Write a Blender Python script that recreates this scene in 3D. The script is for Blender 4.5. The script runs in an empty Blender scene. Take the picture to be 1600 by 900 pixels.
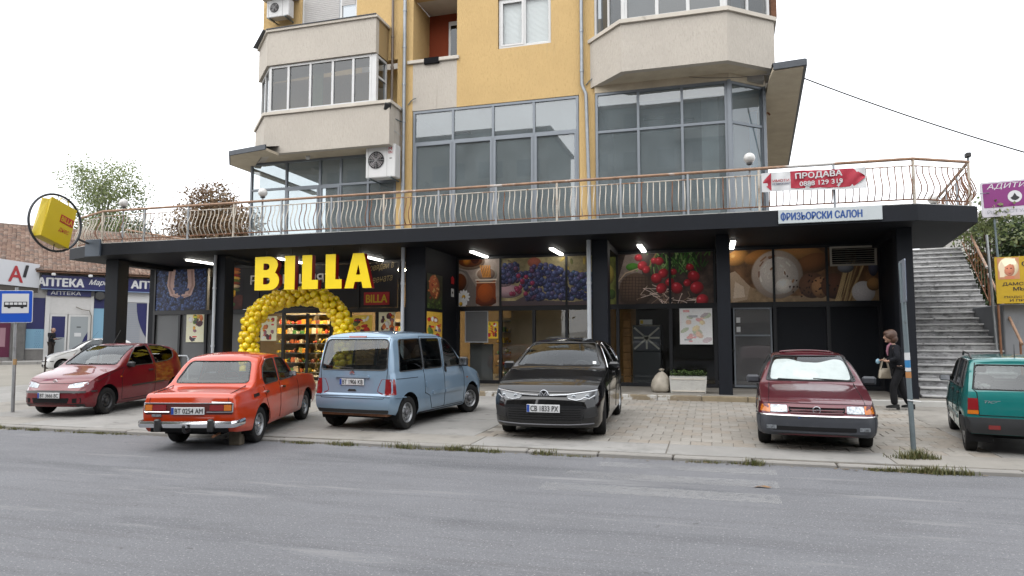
import bpy, bmesh, math, random
import numpy as np
from mathutils import Vector, Matrix
from mathutils.bvhtree import BVHTree
from mathutils.geometry import delaunay_2d_cdt
R = math.radians
random.seed(7)
rng = np.random.default_rng(7)
sc = bpy.context.scene
COL = sc.collection

# ---------------------------------------------------------------- camera, sky, sun, exposure
cd = bpy.data.cameras.new("camera")
cd.lens = 24.0; cd.sensor_width = 36.0; cd.clip_start = 0.05; cd.clip_end = 2000
cam = bpy.data.objects.new("camera", cd); COL.objects.link(cam)
cam.location = (0, 0, 1.6)
cam.rotation_euler = (R(90 + 4.288), 0, R(16.1))
sc.camera = cam

SUN_EL, SUN_AZ = 50, 200          # overcast day, the brighter part of the cloud is behind the camera
world = bpy.data.worlds.new("World"); sc.world = world; world.use_nodes = True
nt = world.node_tree; nt.nodes.clear()
o_ = nt.nodes.new("ShaderNodeOutputWorld"); b_ = nt.nodes.new("ShaderNodeBackground")
s_ = nt.nodes.new("ShaderNodeTexSky"); s_.sky_type = 'NISHITA'; s_.sun_disc = False
s_.sun_elevation = R(SUN_EL); s_.sun_rotation = R(SUN_AZ); s_.dust_density = 4.0; s_.air_density = 1.0
hs = nt.nodes.new("ShaderNodeHueSaturation"); hs.inputs['Saturation'].default_value = 0.12
mx = nt.nodes.new("ShaderNodeMix"); mx.data_type = 'RGBA'; mx.inputs[0].default_value = 0.78
mx.inputs[7].default_value = (8.9, 9.15, 9.6, 1)       # the even white cloud deck
nt.links.new(s_.outputs[0], hs.inputs['Color']); nt.links.new(hs.outputs[0], mx.inputs[6])
nt.links.new(mx.outputs[2], b_.inputs[0]); b_.inputs[1].default_value = 0.12
nt.links.new(b_.outputs[0], o_.inputs[0])

sd = bpy.data.lights.new("sun", 'SUN'); sd.energy = 1.5; sd.angle = R(100); sd.color = (1, .97, .93)
sun = bpy.data.objects.new("sun", sd); COL.objects.link(sun)
sun.rotation_euler = (R(90 - SUN_EL), 0, R(-20))
vs = sc.view_settings
vs.view_transform = 'Standard'; vs.look = 'None'; vs.exposure = 1.12; vs.gamma = 1.0; vs.use_curve_mapping = False
sc.cycles.max_bounces = 8; sc.cycles.transparent_max_bounces = 16
sc.cycles.use_denoising = True
sc.cycles.caustics_reflective = False; sc.cycles.caustics_refractive = False
# ---------------------------------------------------------------- materials
def lin(c):
    return tuple((x / 12.92 if x <= .04045 else ((x + .055) / 1.055) ** 2.4) for x in c)
def hexc(h):
    h = h.lstrip('#'); return lin(tuple(int(h[i:i + 2], 16) / 255 for i in (0, 2, 4)))
MATS = {}
KA = .58          # the photograph is exposed for the facade under a much brighter sky: true albedos, exposure up
def mat(name, col=(.5, .5, .5), rough=.6, metal=0., var=.0, vscale=6., bump=0., bscale=60., col2=None, spots=None,
        coat=0., spec=.5, emit=None, estr=0., streak=None, flake=0.):
    """principled material with noise colour variation, optional stains / vertical streaks and fine bump"""
    if name in MATS: return MATS[name]
    if metal < .7 and not estr:
        kk = lambda c: tuple(x * KA for x in c)
        col = kk(col); col2 = kk(col2) if col2 else None
        spots = [(kk(q[0]),) + tuple(q[1:]) for q in ([spots] if isinstance(spots, tuple) else (spots or []))]
    m = bpy.data.materials.new(name); m.use_nodes = True
    n = m.node_tree; p = n.nodes['Principled BSDF']
    p.inputs['Roughness'].default_value = rough; p.inputs['Metallic'].default_value = metal
    p.inputs['Specular IOR Level'].default_value = spec if rough < .78 else spec * .4
    p.inputs['Coat Weight'].default_value = coat; p.inputs['Coat Roughness'].default_value = .03
    c4 = (*col, 1); p.inputs['Base Color'].default_value = c4
    tc = n.nodes.new('ShaderNodeTexCoord')
    cur = None
    if var > 0 or col2:
        nz = n.nodes.new('ShaderNodeTexNoise'); nz.inputs['Scale'].default_value = vscale
        nz.inputs['Detail'].default_value = 6; nz.inputs['Roughness'].default_value = .65
        n.links.new(tc.outputs['Object'], nz.inputs['Vector'])
        rp = n.nodes.new('ShaderNodeValToRGB')
        a = tuple(max(0, x * (1 - var)) for x in col); b = col2 or tuple(x * (1 + var) for x in col)
        rp.color_ramp.elements[0].position = .32; rp.color_ramp.elements[0].color = (*a, 1)
        rp.color_ramp.elements[1].position = .68; rp.color_ramp.elements[1].color = (*b, 1)
        n.links.new(nz.outputs['Fac'], rp.inputs['Fac']); cur = rp.outputs['Color']
    for sp in ([spots] if isinstance(spots, tuple) else (spots or [])):
        # (colour, scale, threshold, softness, (sx,sy,sz))
        scol, sscale, th, soft, sv = sp
        mp = n.nodes.new('ShaderNodeMapping'); mp.inputs['Scale'].default_value = sv
        n.links.new(tc.outputs['Object'], mp.inputs['Vector'])
        nz = n.nodes.new('ShaderNodeTexNoise'); nz.inputs['Scale'].default_value = sscale; nz.inputs['Detail'].default_value = 8
        nz.inputs['Roughness'].default_value = .7
        n.links.new(mp.outputs[0], nz.inputs['Vector'])
        mr = n.nodes.new('ShaderNodeMapRange'); mr.inputs['From Min'].default_value = th; mr.inputs['From Max'].default_value = th + soft
        n.links.new(nz.outputs['Fac'], mr.inputs['Value'])
        mi = n.nodes.new('ShaderNodeMix'); mi.data_type = 'RGBA'
        n.links.new(mr.outputs[0], mi.inputs[0])
        if cur: n.links.new(cur, mi.inputs[6])
        else: mi.inputs[6].default_value = c4
        mi.inputs[7].default_value = (*scol, 1); cur = mi.outputs[2]
    if cur: n.links.new(cur, p.inputs['Base Color'])
    if bump > 0:
        nb = n.nodes.new('ShaderNodeTexNoise'); nb.inputs['Scale'].default_value = bscale; nb.inputs['Detail'].default_value = 4
        if streak:
            mp = n.nodes.new('ShaderNodeMapping'); mp.inputs['Scale'].default_value = streak
            n.links.new(tc.outputs['Object'], mp.inputs['Vector']); n.links.new(mp.outputs[0], nb.inputs['Vector'])
        else: n.links.new(tc.outputs['Object'], nb.inputs['Vector'])
        bp = n.nodes.new('ShaderNodeBump'); bp.inputs['Strength'].default_value = bump; bp.inputs['Distance'].default_value = .03 if streak else .01
        n.links.new(nb.outputs['Fac'], bp.inputs['Height']); n.links.new(bp.outputs[0], p.inputs['Normal'])
    if emit:
        p.inputs['Emission Color'].default_value = (*emit, 1); p.inputs['Emission Strength'].default_value = estr
    MATS[name] = m; return m

def glass(name, tint=(.75, .8, .8), refl=1.0, rough=.015, ior=1.5, haze=0., hazecol=(.5, .5, .5)):
    """thin sheet glass: tinted see-through layer plus Fresnel mirror layer, optional diffuse haze painted in to brighten the pane"""
    if name in MATS: return MATS[name]
    m = bpy.data.materials.new(name); m.use_nodes = True; n = m.node_tree; n.nodes.clear()
    out = n.nodes.new('ShaderNodeOutputMaterial')
    tr = n.nodes.new('ShaderNodeBsdfTransparent'); tr.inputs[0].default_value = (*tint, 1)
    gl = n.nodes.new('ShaderNodeBsdfGlossy'); gl.inputs['Roughness'].default_value = rough
    gl.inputs['Color'].default_value = (.92 * refl, .95 * refl, .97 * refl, 1)
    fr = n.nodes.new('ShaderNodeFresnel')
    ge = n.nodes.new('ShaderNodeNewGeometry'); mi = n.nodes.new('ShaderNodeMapRange'); mi.inputs['To Min'].default_value = ior; mi.inputs['To Max'].default_value = 1 / ior
    n.links.new(ge.outputs['Backfacing'], mi.inputs['Value']); n.links.new(mi.outputs[0], fr.inputs['IOR'])       # a pane reflects alike from both faces
    base = tr.outputs[0]
    if haze > 0:  # pale haze colour mixed into the glass to lift its brightness
        df = n.nodes.new('ShaderNodeBsdfDiffuse'); df.inputs[0].default_value = (*[x * KA for x in hazecol], 1)
        mh = n.nodes.new('ShaderNodeMixShader'); mh.inputs[0].default_value = haze
        nz = n.nodes.new('ShaderNodeTexNoise'); nz.inputs['Scale'].default_value = 1.3; nz.inputs['Detail'].default_value = 5
        tc = n.nodes.new('ShaderNodeTexCoord'); n.links.new(tc.outputs['Object'], nz.inputs['Vector'])
        mr = n.nodes.new('ShaderNodeMapRange'); mr.inputs['To Min'].default_value = haze * .8; mr.inputs['To Max'].default_value = haze * 1.2
        mr.inputs['From Min'].default_value = .3; mr.inputs['From Max'].default_value = .7
        n.links.new(nz.outputs['Fac'], mr.inputs['Value']); n.links.new(mr.outputs[0], mh.inputs[0])
        n.links.new(tr.outputs[0], mh.inputs[1]); n.links.new(df.outputs[0], mh.inputs[2]); base = mh.outputs[0]
    mx = n.nodes.new('ShaderNodeMixShader'); n.links.new(fr.outputs[0], mx.inputs[0])
    n.links.new(base, mx.inputs[1]); n.links.new(gl.outputs[0], mx.inputs[2])
    n.links.new(mx.outputs[0], out.inputs[0]); MATS[name] = m; return m

def vcol_mat(name, rough=.5, spec=.4):
    """flat print: colours come from the sheet's own colour attribute"""
    if name in MATS: return MATS[name]
    m = bpy.data.materials.new(name); m.use_nodes = True; n = m.node_tree; p = n.nodes['Principled BSDF']
    a = n.nodes.new('ShaderNodeVertexColor'); a.layer_name = 'print'
    n.links.new(a.outputs[0], p.inputs['Base Color']); p.inputs['Roughness'].default_value = rough
    p.inputs['Specular IOR Level'].default_value = spec if rough < .78 else spec * .4
    MATS[name] = m; return m

# ---------------------------------------------------------------- mesh building
class MB:
    def __init__(s): s.v = []; s.f = []
    def add(s, vs, fs):
        o = len(s.v); s.v += [tuple(p) for p in vs]; s.f += [tuple(i + o for i in f) for f in fs]; return s
    def box(s, x0, x1, y0, y1, z0, z1):
        return s.add([(x0, y0, z0), (x1, y0, z0), (x1, y1, z0), (x0, y1, z0), (x0, y0, z1), (x1, y0, z1), (x1, y1, z1), (x0, y1, z1)],
                     [(0, 3, 2, 1), (4, 5, 6, 7), (0, 1, 5, 4), (1, 2, 6, 5), (2, 3, 7, 6), (3, 0, 4, 7)])
    def bbox(s, x0, x1, y0, y1, z0, z1, b=.01):
        """box with bevelled vertical and top edges"""
        def ring(i, z): return [(x0 + i, y0, z), (x1 - i, y0, z), (x1, y0 + i, z), (x1, y1 - i, z), (x1 - i, y1, z), (x0 + i, y1, z), (x0, y1 - i, z), (x0, y0 + i, z)]
        def ring2(i, z): return [(min(max(x, x0 + i), x1 - i), min(max(y, y0 + i), y1 - i), z) for x, y, z in ring(i, z)]
        vs = ring2(b * .6, z0) + ring(b, z0 + b) + ring(b, z1 - b) + ring2(b, z1)
        fs = []
        for k in range(3):
            for i in range(8): fs.append((k * 8 + i, k * 8 + (i + 1) % 8, k * 8 + 8 + (i + 1) % 8, k * 8 + 8 + i))
        fs.append(tuple(range(24, 32))); fs.append(tuple(range(7, -1, -1)))
        return s.add(vs, fs)
    def prism(s, pts, z0, z1):
        """polygon in plan (ccw) from z0 to z1"""
        n = len(pts)
        return s.add([(x, y, z0) for x, y in pts] + [(x, y, z1) for x, y in pts],
                     [tuple(range(n - 1, -1, -1)), tuple(range(n, 2 * n))] + [(i, (i + 1) % n, n + (i + 1) % n, n + i) for i in range(n)])
    def extr(s, pts, y0, y1):
        """polygon in the x-z plane from y0 to y1 (ccw seen from -y)"""
        n = len(pts)
        return s.add([(x, y0, z) for x, z in pts] + [(x, y1, z) for x, z in pts],
                     [tuple(range(n)), tuple(range(2 * n - 1, n - 1, -1))] + [((i + 1) % n, i, n + i, n + (i + 1) % n) for i in range(n)])
    def tube(s, pts, r, n=8, cap=True, closed=False):
        pts = [Vector(p) for p in pts]; m = len(pts)
        rr = r if isinstance(r, (list, tuple)) else [r] * m
        vs = []; t0 = None; ux = None
        for i, p in enumerate(pts):
            if closed: t = pts[(i + 1) % m] - pts[i - 1]
            else: t = pts[min(i + 1, m - 1)] - pts[max(i - 1, 0)]
            if t.length < 1e-9: t = Vector((0, 0, 1))
            t.normalize()
            if ux is None:
                a = Vector((0, 0, 1)) if abs(t.z) < .9 else Vector((1, 0, 0))
                ux = t.cross(a).normalized()
            else:
                ux = (ux - t * ux.dot(t)); ux = ux.normalized() if ux.length > 1e-6 else t.orthogonal().normalized()
            uy = t.cross(ux)
            for k in range(n):
                a = 2 * math.pi * k / n
                vs.append(p + (ux * math.cos(a) + uy * math.sin(a)) * rr[i])
        fs = []
        for i in range(m if closed else m - 1):
            j = (i + 1) % m
            for k in range(n): fs.append((i * n + k, j * n + k, j * n + (k + 1) % n, i * n + (k + 1) % n)[::-1])
        if cap and not closed:
            fs.append(tuple(range(n))); fs.append(tuple((m - 1) * n + k for k in range(n - 1, -1, -1)))
        return s.add(vs, fs)
    def bar(s, a, b, w, d, up=(0, 0, 1)):
        """rectangular bar from a to b: w across, d along up"""
        a, b = Vector(a), Vector(b); t = (b - a).normalized(); u = Vector(up)
        x = t.cross(u).normalized(); y = x.cross(t).normalized()
        vs = [p + x * sx * w / 2 + y * sy * d / 2 for p in (a, b) for sx, sy in ((-1, -1), (1, -1), (1, 1), (-1, 1))]
        return s.add(vs, [(0, 1, 2, 3), (7, 6, 5, 4)] + [((i + 1) % 4, i, i + 4, (i + 1) % 4 + 4) for i in range(4)])
    def lathe(s, prof, n=24, axis='z', c=(0, 0, 0), cap=True):
        """prof list of (r, h) revolved about the axis"""
        vs = []; m = len(prof)
        for r, h in prof:
            for k in range(n):
                a = 2 * math.pi * k / n; x, y = r * math.cos(a), r * math.sin(a)
                q = (x, y, h) if axis == 'z' else ((x, h, y) if axis == 'y' else (h, x, y))
                vs.append((q[0] + c[0], q[1] + c[1], q[2] + c[2]))
        fs = [(i * n + k, i * n + (k + 1) % n, (i + 1) * n + (k + 1) % n, (i + 1) * n + k) for i in range(m - 1) for k in range(n)]
        if cap:
            fs.append(tuple(range(n - 1, -1, -1))); fs.append(tuple((m - 1) * n + k for k in range(n)))
        if axis == 'y': fs = [f[::-1] for f in fs]
        return s.add(vs, fs)
    def ball(s, c, r, nu=14, nv=8, sz=None):
        sz = sz or (1, 1, 1)
        pr = [(max(1e-4, r * math.sin(math.pi * i / nv)), -r * math.cos(math.pi * i / nv)) for i in range(nv + 1)]
        o = len(s.v); s.lathe(pr, nu, 'z', (0, 0, 0), False)
        for i in range(o, len(s.v)):
            x, y, z = s.v[i]; s.v[i] = (c[0] + x * sz[0], c[1] + y * sz[1], c[2] + z * sz[2])
        return s
    def quad(s, a, b, c, d): return s.add([a, b, c, d], [(0, 1, 2, 3)])
    def mesh(s, name, m=None, smooth=None, fix=False):
        me = bpy.data.meshes.new(name); me.from_pydata(s.v, [], s.f)
        if fix:
            bm = bmesh.new(); bm.from_mesh(me); bmesh.ops.recalc_face_normals(bm, faces=bm.faces); bm.to_mesh(me); bm.free()
        if m: me.materials.append(m)
        if smooth is not None:
            me.polygons.foreach_set('use_smooth', [True] * len(me.polygons)); me.set_sharp_from_angle(angle=R(smooth))
        me.update(); return me
    def build(s, name, m=None, parent=None, smooth=None, loc=None, rot=None, fix=False):
        return obj(name, s.mesh(name, m, smooth, fix), parent, loc, rot)

def obj(name, me, parent=None, loc=None, rot=None):
    o = bpy.data.objects.new(name, me); COL.objects.link(o)
    if parent: o.parent = parent
    if loc: o.location = loc
    if rot: o.rotation_euler = rot
    return o
def tag(o, label=None, cat=None, group=None, kind=None):
    if label: o['label'] = label
    if cat: o['category'] = cat
    if group: o['group'] = group
    if kind: o['kind'] = kind
    return o
def thing(name, label, cat, loc=(0, 0, 0), rz=0, group=None):
    o = bpy.data.objects.new(name, None); COL.objects.link(o); o.empty_display_size = .2
    o.location = loc; o.rotation_euler = (0, 0, rz); return tag(o, label, cat, group)
def copy_tree(o, parent=None):
    c = o.copy(); COL.objects.link(c); c.parent = parent
    for ch in list(o.children): copy_tree(ch, c)
    return c

TSC = bpy.data.scenes.new('lettering_bench')       # empty side scene: outlines are turned into meshes there, removed at the end
def text_mesh(s, size=1., bold=0., extrude=0., shear=0., spacing=1., align='LEFT'):
    key = (s, size, bold, extrude, shear, spacing, align)
    cu = bpy.data.curves.new('lettering', 'FONT'); cu.body = s; cu.size = size; cu.offset = bold; cu.extrude = extrude
    cu.shear = shear; cu.space_character = spacing; cu.align_x = align; cu.resolution_u = 3
    ob = bpy.data.objects.new('lettering', cu); TSC.collection.objects.link(ob)
    with bpy.context.temp_override(scene=TSC, view_layer=TSC.view_layers[0]):
        dg = bpy.context.evaluated_depsgraph_get(); me = bpy.data.meshes.new_from_object(ob.evaluated_get(dg))
    bpy.data.objects.remove(ob); bpy.data.curves.remove(cu)
    return me
def text_obj(name, s, m, w, h, parent=None, loc=(0, 0, 0), rot=(math.pi / 2, 0, 0), bold=.02, extrude=0., shear=0., spacing=1.):
    """lettering scaled to fill a w x h box, lower left corner at loc, in the plane given by rot (default: upright, facing -y)"""
    me = text_mesh(s.replace('Ф', 'О').replace('Ъ', 'Ь'), 1., 0., extrude, shear, spacing)
    if 'Ф' in s or 'Ъ' in s:               # the font's own outlines of these two overlap themselves: stem and serif are added here
        def xr(q): c = [v.co.x for v in text_mesh(q, 1., 0., 0., shear, spacing).vertices]; return min(c), max(c)
        b = MB(); b.v = [v.co[:] for v in me.vertices]; b.f = [tuple(q.vertices) for q in me.polygons]
        for i, ch in enumerate(s):
            if ch not in 'ФЪ': continue
            g = 'О' if ch == 'Ф' else 'Ь'; x1 = xr(s[:i].replace('Ф', 'О').replace('Ъ', 'Ь') + g)[1]; a_, c_ = xr(g); w_ = c_ - a_
            if ch == 'Ф': m_ = x1 - w_ / 2; b.quad((m_ - .045, -.07, .0003), (m_ + .045, -.07, .0003), (m_ + .045, .80, .0003), (m_ - .045, .80, .0003))
            else: m_ = x1 - w_; b.quad((m_ - .16, .645, .0003), (m_ + .05, .645, .0003), (m_ + .05, .727, .0003), (m_ - .16, .727, .0003))
        me = b.mesh('lettering')
    co = np.array([v.co[:] for v in me.vertices]) if len(me.vertices) else np.zeros((1, 3))
    mn, mxx = co.min(0), co.max(0); sx = w / max(1e-6, mxx[0] - mn[0]); sy = h / max(1e-6, mxx[1] - mn[1])
    for v in me.vertices: v.co = ((v.co.x - mn[0]) * sx, (v.co.y - mn[1]) * sy, v.co.z)
    if bold > .002:                        # heavier strokes: the outline laid again to either side, each layer a hair higher
        V = [v.co[:] for v in me.vertices]; Fc = [tuple(q.vertices) for q in me.polygons]; b = MB(); dx = w * 0 + bold * .55 * sy
        for k, (ox, oz) in enumerate(((0, 0), (dx, 0), (-dx, 0), (0, dx * .6), (0, -dx * .6))): b.add([(x + ox, y + oz, z + .0004 * k) for x, y, z in V], Fc)
        me = b.mesh(name)
    me.materials.clear(); me.materials.append(m)
    return obj(name, me, parent, loc, rot)

# ---------------------------------------------------------------- a small painter for printed sheets
class Paint:
    def __init__(s, nx, ny, col=(1, 1, 1), asp=1.0):
        s.nx, s.ny = nx, ny; s.a = np.zeros((ny, nx, 3)); s.a[:] = col
        s.X, s.Y = np.meshgrid((np.arange(nx) + .5) / nx * asp, (np.arange(ny) + .5) / ny); s.asp = asp
    def mix(s, m, col): s.a = s.a * (1 - m[..., None]) + np.array(col) * m[..., None]
    def noise(s, scale, seed=0, oct=4):
        r = np.random.default_rng(seed); out = np.zeros((s.ny, s.nx)); amp = 1; tot = 0
        for o in range(oct):
            g = max(2, int(scale * 2 ** o)); gy, gx = g + 2, int(g * s.asp) + 3
            t = r.random((gy, gx)); u = s.X * g; v = s.Y * g
            i, j = u.astype(int), v.astype(int); fu, fv = u - i, v - j; fu = fu * fu * (3 - 2 * fu); fv = fv * fv * (3 - 2 * fv)
            i = np.clip(i, 0, gx - 2); j = np.clip(j, 0, gy - 2)
            out += amp * ((t[j, i] * (1 - fu) + t[j, i + 1] * fu) * (1 - fv) + (t[j + 1, i] * (1 - fu) + t[j + 1, i + 1] * fu) * fv)
            tot += amp; amp *= .55
        return out / tot
    def mottle(s, amt, scale, seed=0): s.a *= (1 + amt * (s.noise(scale, seed) * 2 - 1))[..., None]
    def blob(s, x, y, rx, ry, col, rot=0., hi=None, edge=.06, shade=.55):
        """shaded round thing: darker towards the lower rim, highlight top left"""
        c, sn = math.cos(rot), math.sin(rot); dx, dy = s.X - x, s.Y - y
        u = (dx * c + dy * sn) / rx; v = (-dx * sn + dy * c) / ry; d = np.sqrt(u * u + v * v)
        m = np.clip((1 - d) / edge + .5, 0, 1)
        sh = np.clip(1.12 - shade * ((u * .45 - v * .75) * .6 + d * d * .55) - .1, .1, 1.5)
        s.a = s.a * (1 - m[..., None]) + (np.array(col)[None, None] * sh[..., None]) * m[..., None]
        if hi is not None:
            hm = np.clip(1 - ((u + .35) ** 2 + (v - .4) ** 2) / .07, 0, 1) * m * .6; s.mix(hm, hi)
    def poly(s, pts, col, soft=0.):
        m = np.zeros((s.ny, s.nx), bool); n = len(pts)
        for i in range(n):
            x0, y0 = pts[i]; x1, y1 = pts[(i + 1) % n]
            if y0 == y1: continue
            c = ((s.Y >= min(y0, y1)) & (s.Y < max(y0, y1)) & (s.X < (s.Y - y0) / (y1 - y0) * (x1 - x0) + x0)); m ^= c
        s.mix(m.astype(float), col)
    def line(s, pts, w, col):
        for (x0, y0), (x1, y1) in zip(pts[:-1], pts[1:]):
            dx, dy = x1 - x0, y1 - y0; L = dx * dx + dy * dy + 1e-12
            t = np.clip(((s.X - x0) * dx + (s.Y - y0) * dy) / L, 0, 1)
            d = np.hypot(s.X - x0 - t * dx, s.Y - y0 - t * dy); s.mix(np.clip((w - d) / w * 2, 0, 1), col)
    def rect(s, x0, x1, y0, y1, col): s.mix(((s.X >= x0) & (s.X < x1) & (s.Y >= y0) & (s.Y < y1)).astype(float), col)
def print_mesh(name, p, w, h, m=None):
    """sheet w x h in the x-z plane facing -y, origin lower left, one face per painted dot"""
    nx, ny = p.nx, p.ny
    xs = np.linspace(0, w, nx + 1); zs = np.linspace(0, h, ny + 1)
    X, Z = np.meshgrid(xs, zs); co = np.stack([X, np.zeros_like(X), Z], -1).reshape(-1, 3)
    idx = np.arange((nx + 1) * (ny + 1)).reshape(ny + 1, nx + 1)
    fs = np.stack([idx[:-1, :-1], idx[:-1, 1:], idx[1:, 1:], idx[1:, :-1]], -1).reshape(-1, 4)
    me = bpy.data.meshes.new(name); me.vertices.add(len(co)); me.vertices.foreach_set('co', co.ravel())
    me.loops.add(fs.size); me.loops.foreach_set('vertex_index', fs.ravel())
    me.polygons.add(len(fs)); me.polygons.foreach_set('loop_start', np.arange(len(fs)) * 4); me.polygons.foreach_set('loop_total', np.full(len(fs), 4))
    me.update(calc_edges=True)
    at = me.color_attributes.new('print', 'FLOAT_COLOR', 'CORNER')
    a = np.clip(p.a, 0, 1).reshape(-1, 3); a = np.where(a <= .04045, a / 12.92, ((a + .055) / 1.055) ** 2.4)
    c = np.concatenate([np.repeat(a, 4, 0), np.ones((len(a) * 4, 1))], 1)
    c[:, :3] = np.minimum(c[:, :3] * KA * 2.5, .85)
    at.data.foreach_set('color', c.astype(np.float32).ravel())
    me.materials.append(m or vcol_mat('printed_film')); return me

# ---------------------------------------------------------------- shared materials
M = {}
M['asphalt'] = mat('asphalt', (.225, .228, .242), .85, var=.10, vscale=.55, bump=.6, bscale=150,
                   spots=[((.150, .153, .165), .45, .52, .14, (.35, 1.8, 1)), ((.19, .19, .2), 3.0, .5, .2, (.15, 2.2, 1)), ((.46, .46, .47), 46, .57, .06, (1, 1, 1)), ((.075, .075, .08), 64, .575, .06, (1, 1, 1)), ((.13, .13, .135), 5, .64, .05, (1, 1, 1)),
                          ((.32, .32, .325), .8, .58, .1, (.3, 2.5, 1)), ((.12, .12, .125), 1.7, .69, .03, (.5, 1.4, 1))])
M['concrete'] = mat('concrete', (.36, .345, .32), .9, var=.12, vscale=1.6, bump=.35, bscale=60,
                    spots=[((.22, .205, .185), 1.1, .55, .14, (1, 1, 1)), ((.19, .18, .165), 9, .64, .05, (1, 1, 1)), ((.42, .40, .375), 4, .62, .1, (1, 1, 1))])
M['tile_a'] = mat('paving_tile_grey', (.375, .35, .31), .88, var=.10, vscale=3, bump=.3, bscale=70, spots=[((.22, .2, .175), 3.2, .56, .12, (1, 1, 1))])
M['tile_b'] = mat('paving_tile_warm', (.39, .35, .30), .88, var=.10, vscale=3, bump=.3, bscale=70, spots=[((.25, .215, .17), 2.4, .56, .12, (1, 1, 1))])
M['tile_c'] = mat('paving_tile_pale', (.41, .385, .345), .88, var=.10, vscale=3, bump=.3, bscale=70, spots=[((.24, .225, .2), 4, .58, .12, (1, 1, 1))])
M['joint'] = mat('joint_dirt', (.17, .155, .13), .95, var=.3, vscale=8)
M['black_paint'] = mat('dark_facade_paint', (.006, .0085, .0145), .62, spec=.25, var=.15, vscale=1.2, bump=.12, bscale=40, spots=((.014, .017, .025), 2.5, .6, .12, (1, 1, .3)))
M['yellow_wall'] = mat('yellow_render', (.76, .53, .245), .9, var=.05, vscale=.8, bump=.7, bscale=32, streak=(1, 1, .2), spots=[((.70, .49, .24), 1.2, .55, .2, (3, 3, .25)), ((.58, .43, .24), .9, .62, .12, (2, 2, .12)), ((.60, .44, .23), 1.7, .66, .08, (4, 4, .09)), ((.685, .475, .215), 26, .52, .12, (1, 1, .35)), ((.82, .59, .29), 30, .58, .12, (1, 1, .35))])
M['grey_wall'] = mat('pale_render', (.66, .605, .53), .9, var=.05, vscale=.9, bump=.7, bscale=32, streak=(1, 1, .2), spots=[((.62, .57, .50), 1.5, .55, .2, (3, 3, .3)), ((.47, .43, .37), 1.1, .63, .1, (2.2, 2.2, .12)), ((.52, .47, .40), 1.8, .64, .08, (4, 4, .09)), ((.60, .55, .48), 26, .52, .12, (1, 1, .35)), ((.73, .68, .61), 30, .58, .12, (1, 1, .35))])
M['cream_trim'] = mat('cream_trim', (.76, .70, .61), .8, var=.07, vscale=2, spots=((.4, .36, .3), 3, .62, .1, (1, 1, .4)))
M['soffit_tan'] = mat('tan_soffit', (.68, .59, .45), .9, var=.1, vscale=2, bump=.3, bscale=40)
M['red_wall'] = mat('rust_red_wall', (.33, .07, .03), .85, var=.08, vscale=2)
M['alu'] = mat('grey_aluminium', (.27, .30, .335), .42, .35, var=.05, vscale=2)
M['alu_dark'] = mat('anthracite_aluminium', (.022, .024, .029), .42, .2)
M['white_pvc'] = mat('white_window_frame', (.78, .78, .77), .4, var=.03, vscale=3)
M['flash'] = mat('slate_flashing', (.075, .085, .1), .5, .3, var=.15, vscale=4)
M['zinc'] = mat('galvanised_pipe', (.40, .43, .46), .45, .5, var=.12, vscale=5)
M['white_pipe'] = mat('pale_pipe', (.62, .66, .7), .4, .2, var=.08, vscale=4)
M['rust_rail'] = mat('rusting_white_paint', (.74, .68, .58), .6, .1, var=.1, vscale=3, spots=[((.36, .17, .08), 2.1, .49, .1, (1, 1, 1)), ((.42, .2, .09), 7, .56, .06, (1, 1, 1))])
M['rust_hand'] = mat('rusty_handrail', (.40, .24, .15), .65, .1, var=.25, vscale=5, spots=((.74, .72, .69), .35, .53, .05, (1, 1, 1)))
M['rust'] = mat('rusty_steel', (.26, .115, .055), .75, .1, var=.35, vscale=7)
M['grey_paint'] = mat('grey_blue_paint', (.42, .45, .48), .5, .1, var=.1, vscale=4)
M['pole'] = mat('grey_green_pole', (.20, .25, .27), .5, .3, var=.15, vscale=6, spots=((.12, .12, .11), 9, .62, .06, (1, 1, 1)))
M['plastic_black'] = mat('black_plastic', (.02, .02, .021), .5)
M['rubber'] = mat('tyre_rubber', (.022, .022, .022), .8, var=.3, vscale=9, spots=((.07, .065, .055), 6, .58, .12, (1, 1, 1)))
M['dark'] = mat('dark_inside', (.012, .012, .013), .9)
M['chrome'] = mat('chrome', (.75, .76, .78), .12, 1.0)
M['steel'] = mat('silver_wheel_paint', (.42, .43, .44), .35, .6, var=.15, vscale=10)
M['white'] = mat('white_paint', (.8, .8, .79), .5, var=.03, vscale=3)
M['bwhite'] = mat('white_sheet', (.82, .83, .84), .45)
M['blackp'] = mat('black_print', (.01, .01, .012), .5)
M['red_p'] = mat('red_print', (.52, .012, .02), .45)
M['blue_p'] = mat('blue_print', (.012, .075, .42), .45)
M['navy_p'] = mat('navy_print', (.016, .02, .11), .45)
M['yellow_p'] = mat('yellow_print', (.80, .56, .01), .45)
M['purple_p'] = mat('purple_print', (.26, .012, .2), .45)
M['orange_lamp'] = mat('amber_lens', (.72, .2, .015), .15, coat=.6)
M['red_lamp'] = mat('red_lens', (.28, .008, .012), .14, coat=.8)
M['clear_lamp'] = mat('headlamp_reflector', (.26, .28, .3), .3, .72, var=.6, vscale=22)
M['tube'] = mat('lit_tube', (1, 1, 1), .5, emit=(1, .97, .9), estr=4)
M['globe'] = mat('milky_globe', (.78, .77, .74), .25, coat=.3)
M['sky_glass'] = glass('window_glass', (.58, .64, .65), 1.0, ior=1.9, haze=.33, hazecol=(.44, .52, .55))
M['sky_glass2'] = glass('flat_window_glass', (.35, .37, .38), 1.0, ior=1.6, haze=.08, hazecol=(.3, .3, .3))
M['shop_glass'] = glass('shop_glass', (.8, .82, .8), 1.0, ior=1.5)
M['car_glass'] = glass('car_glass', (.52, .57, .56), 1.0, ior=1.62)
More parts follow.
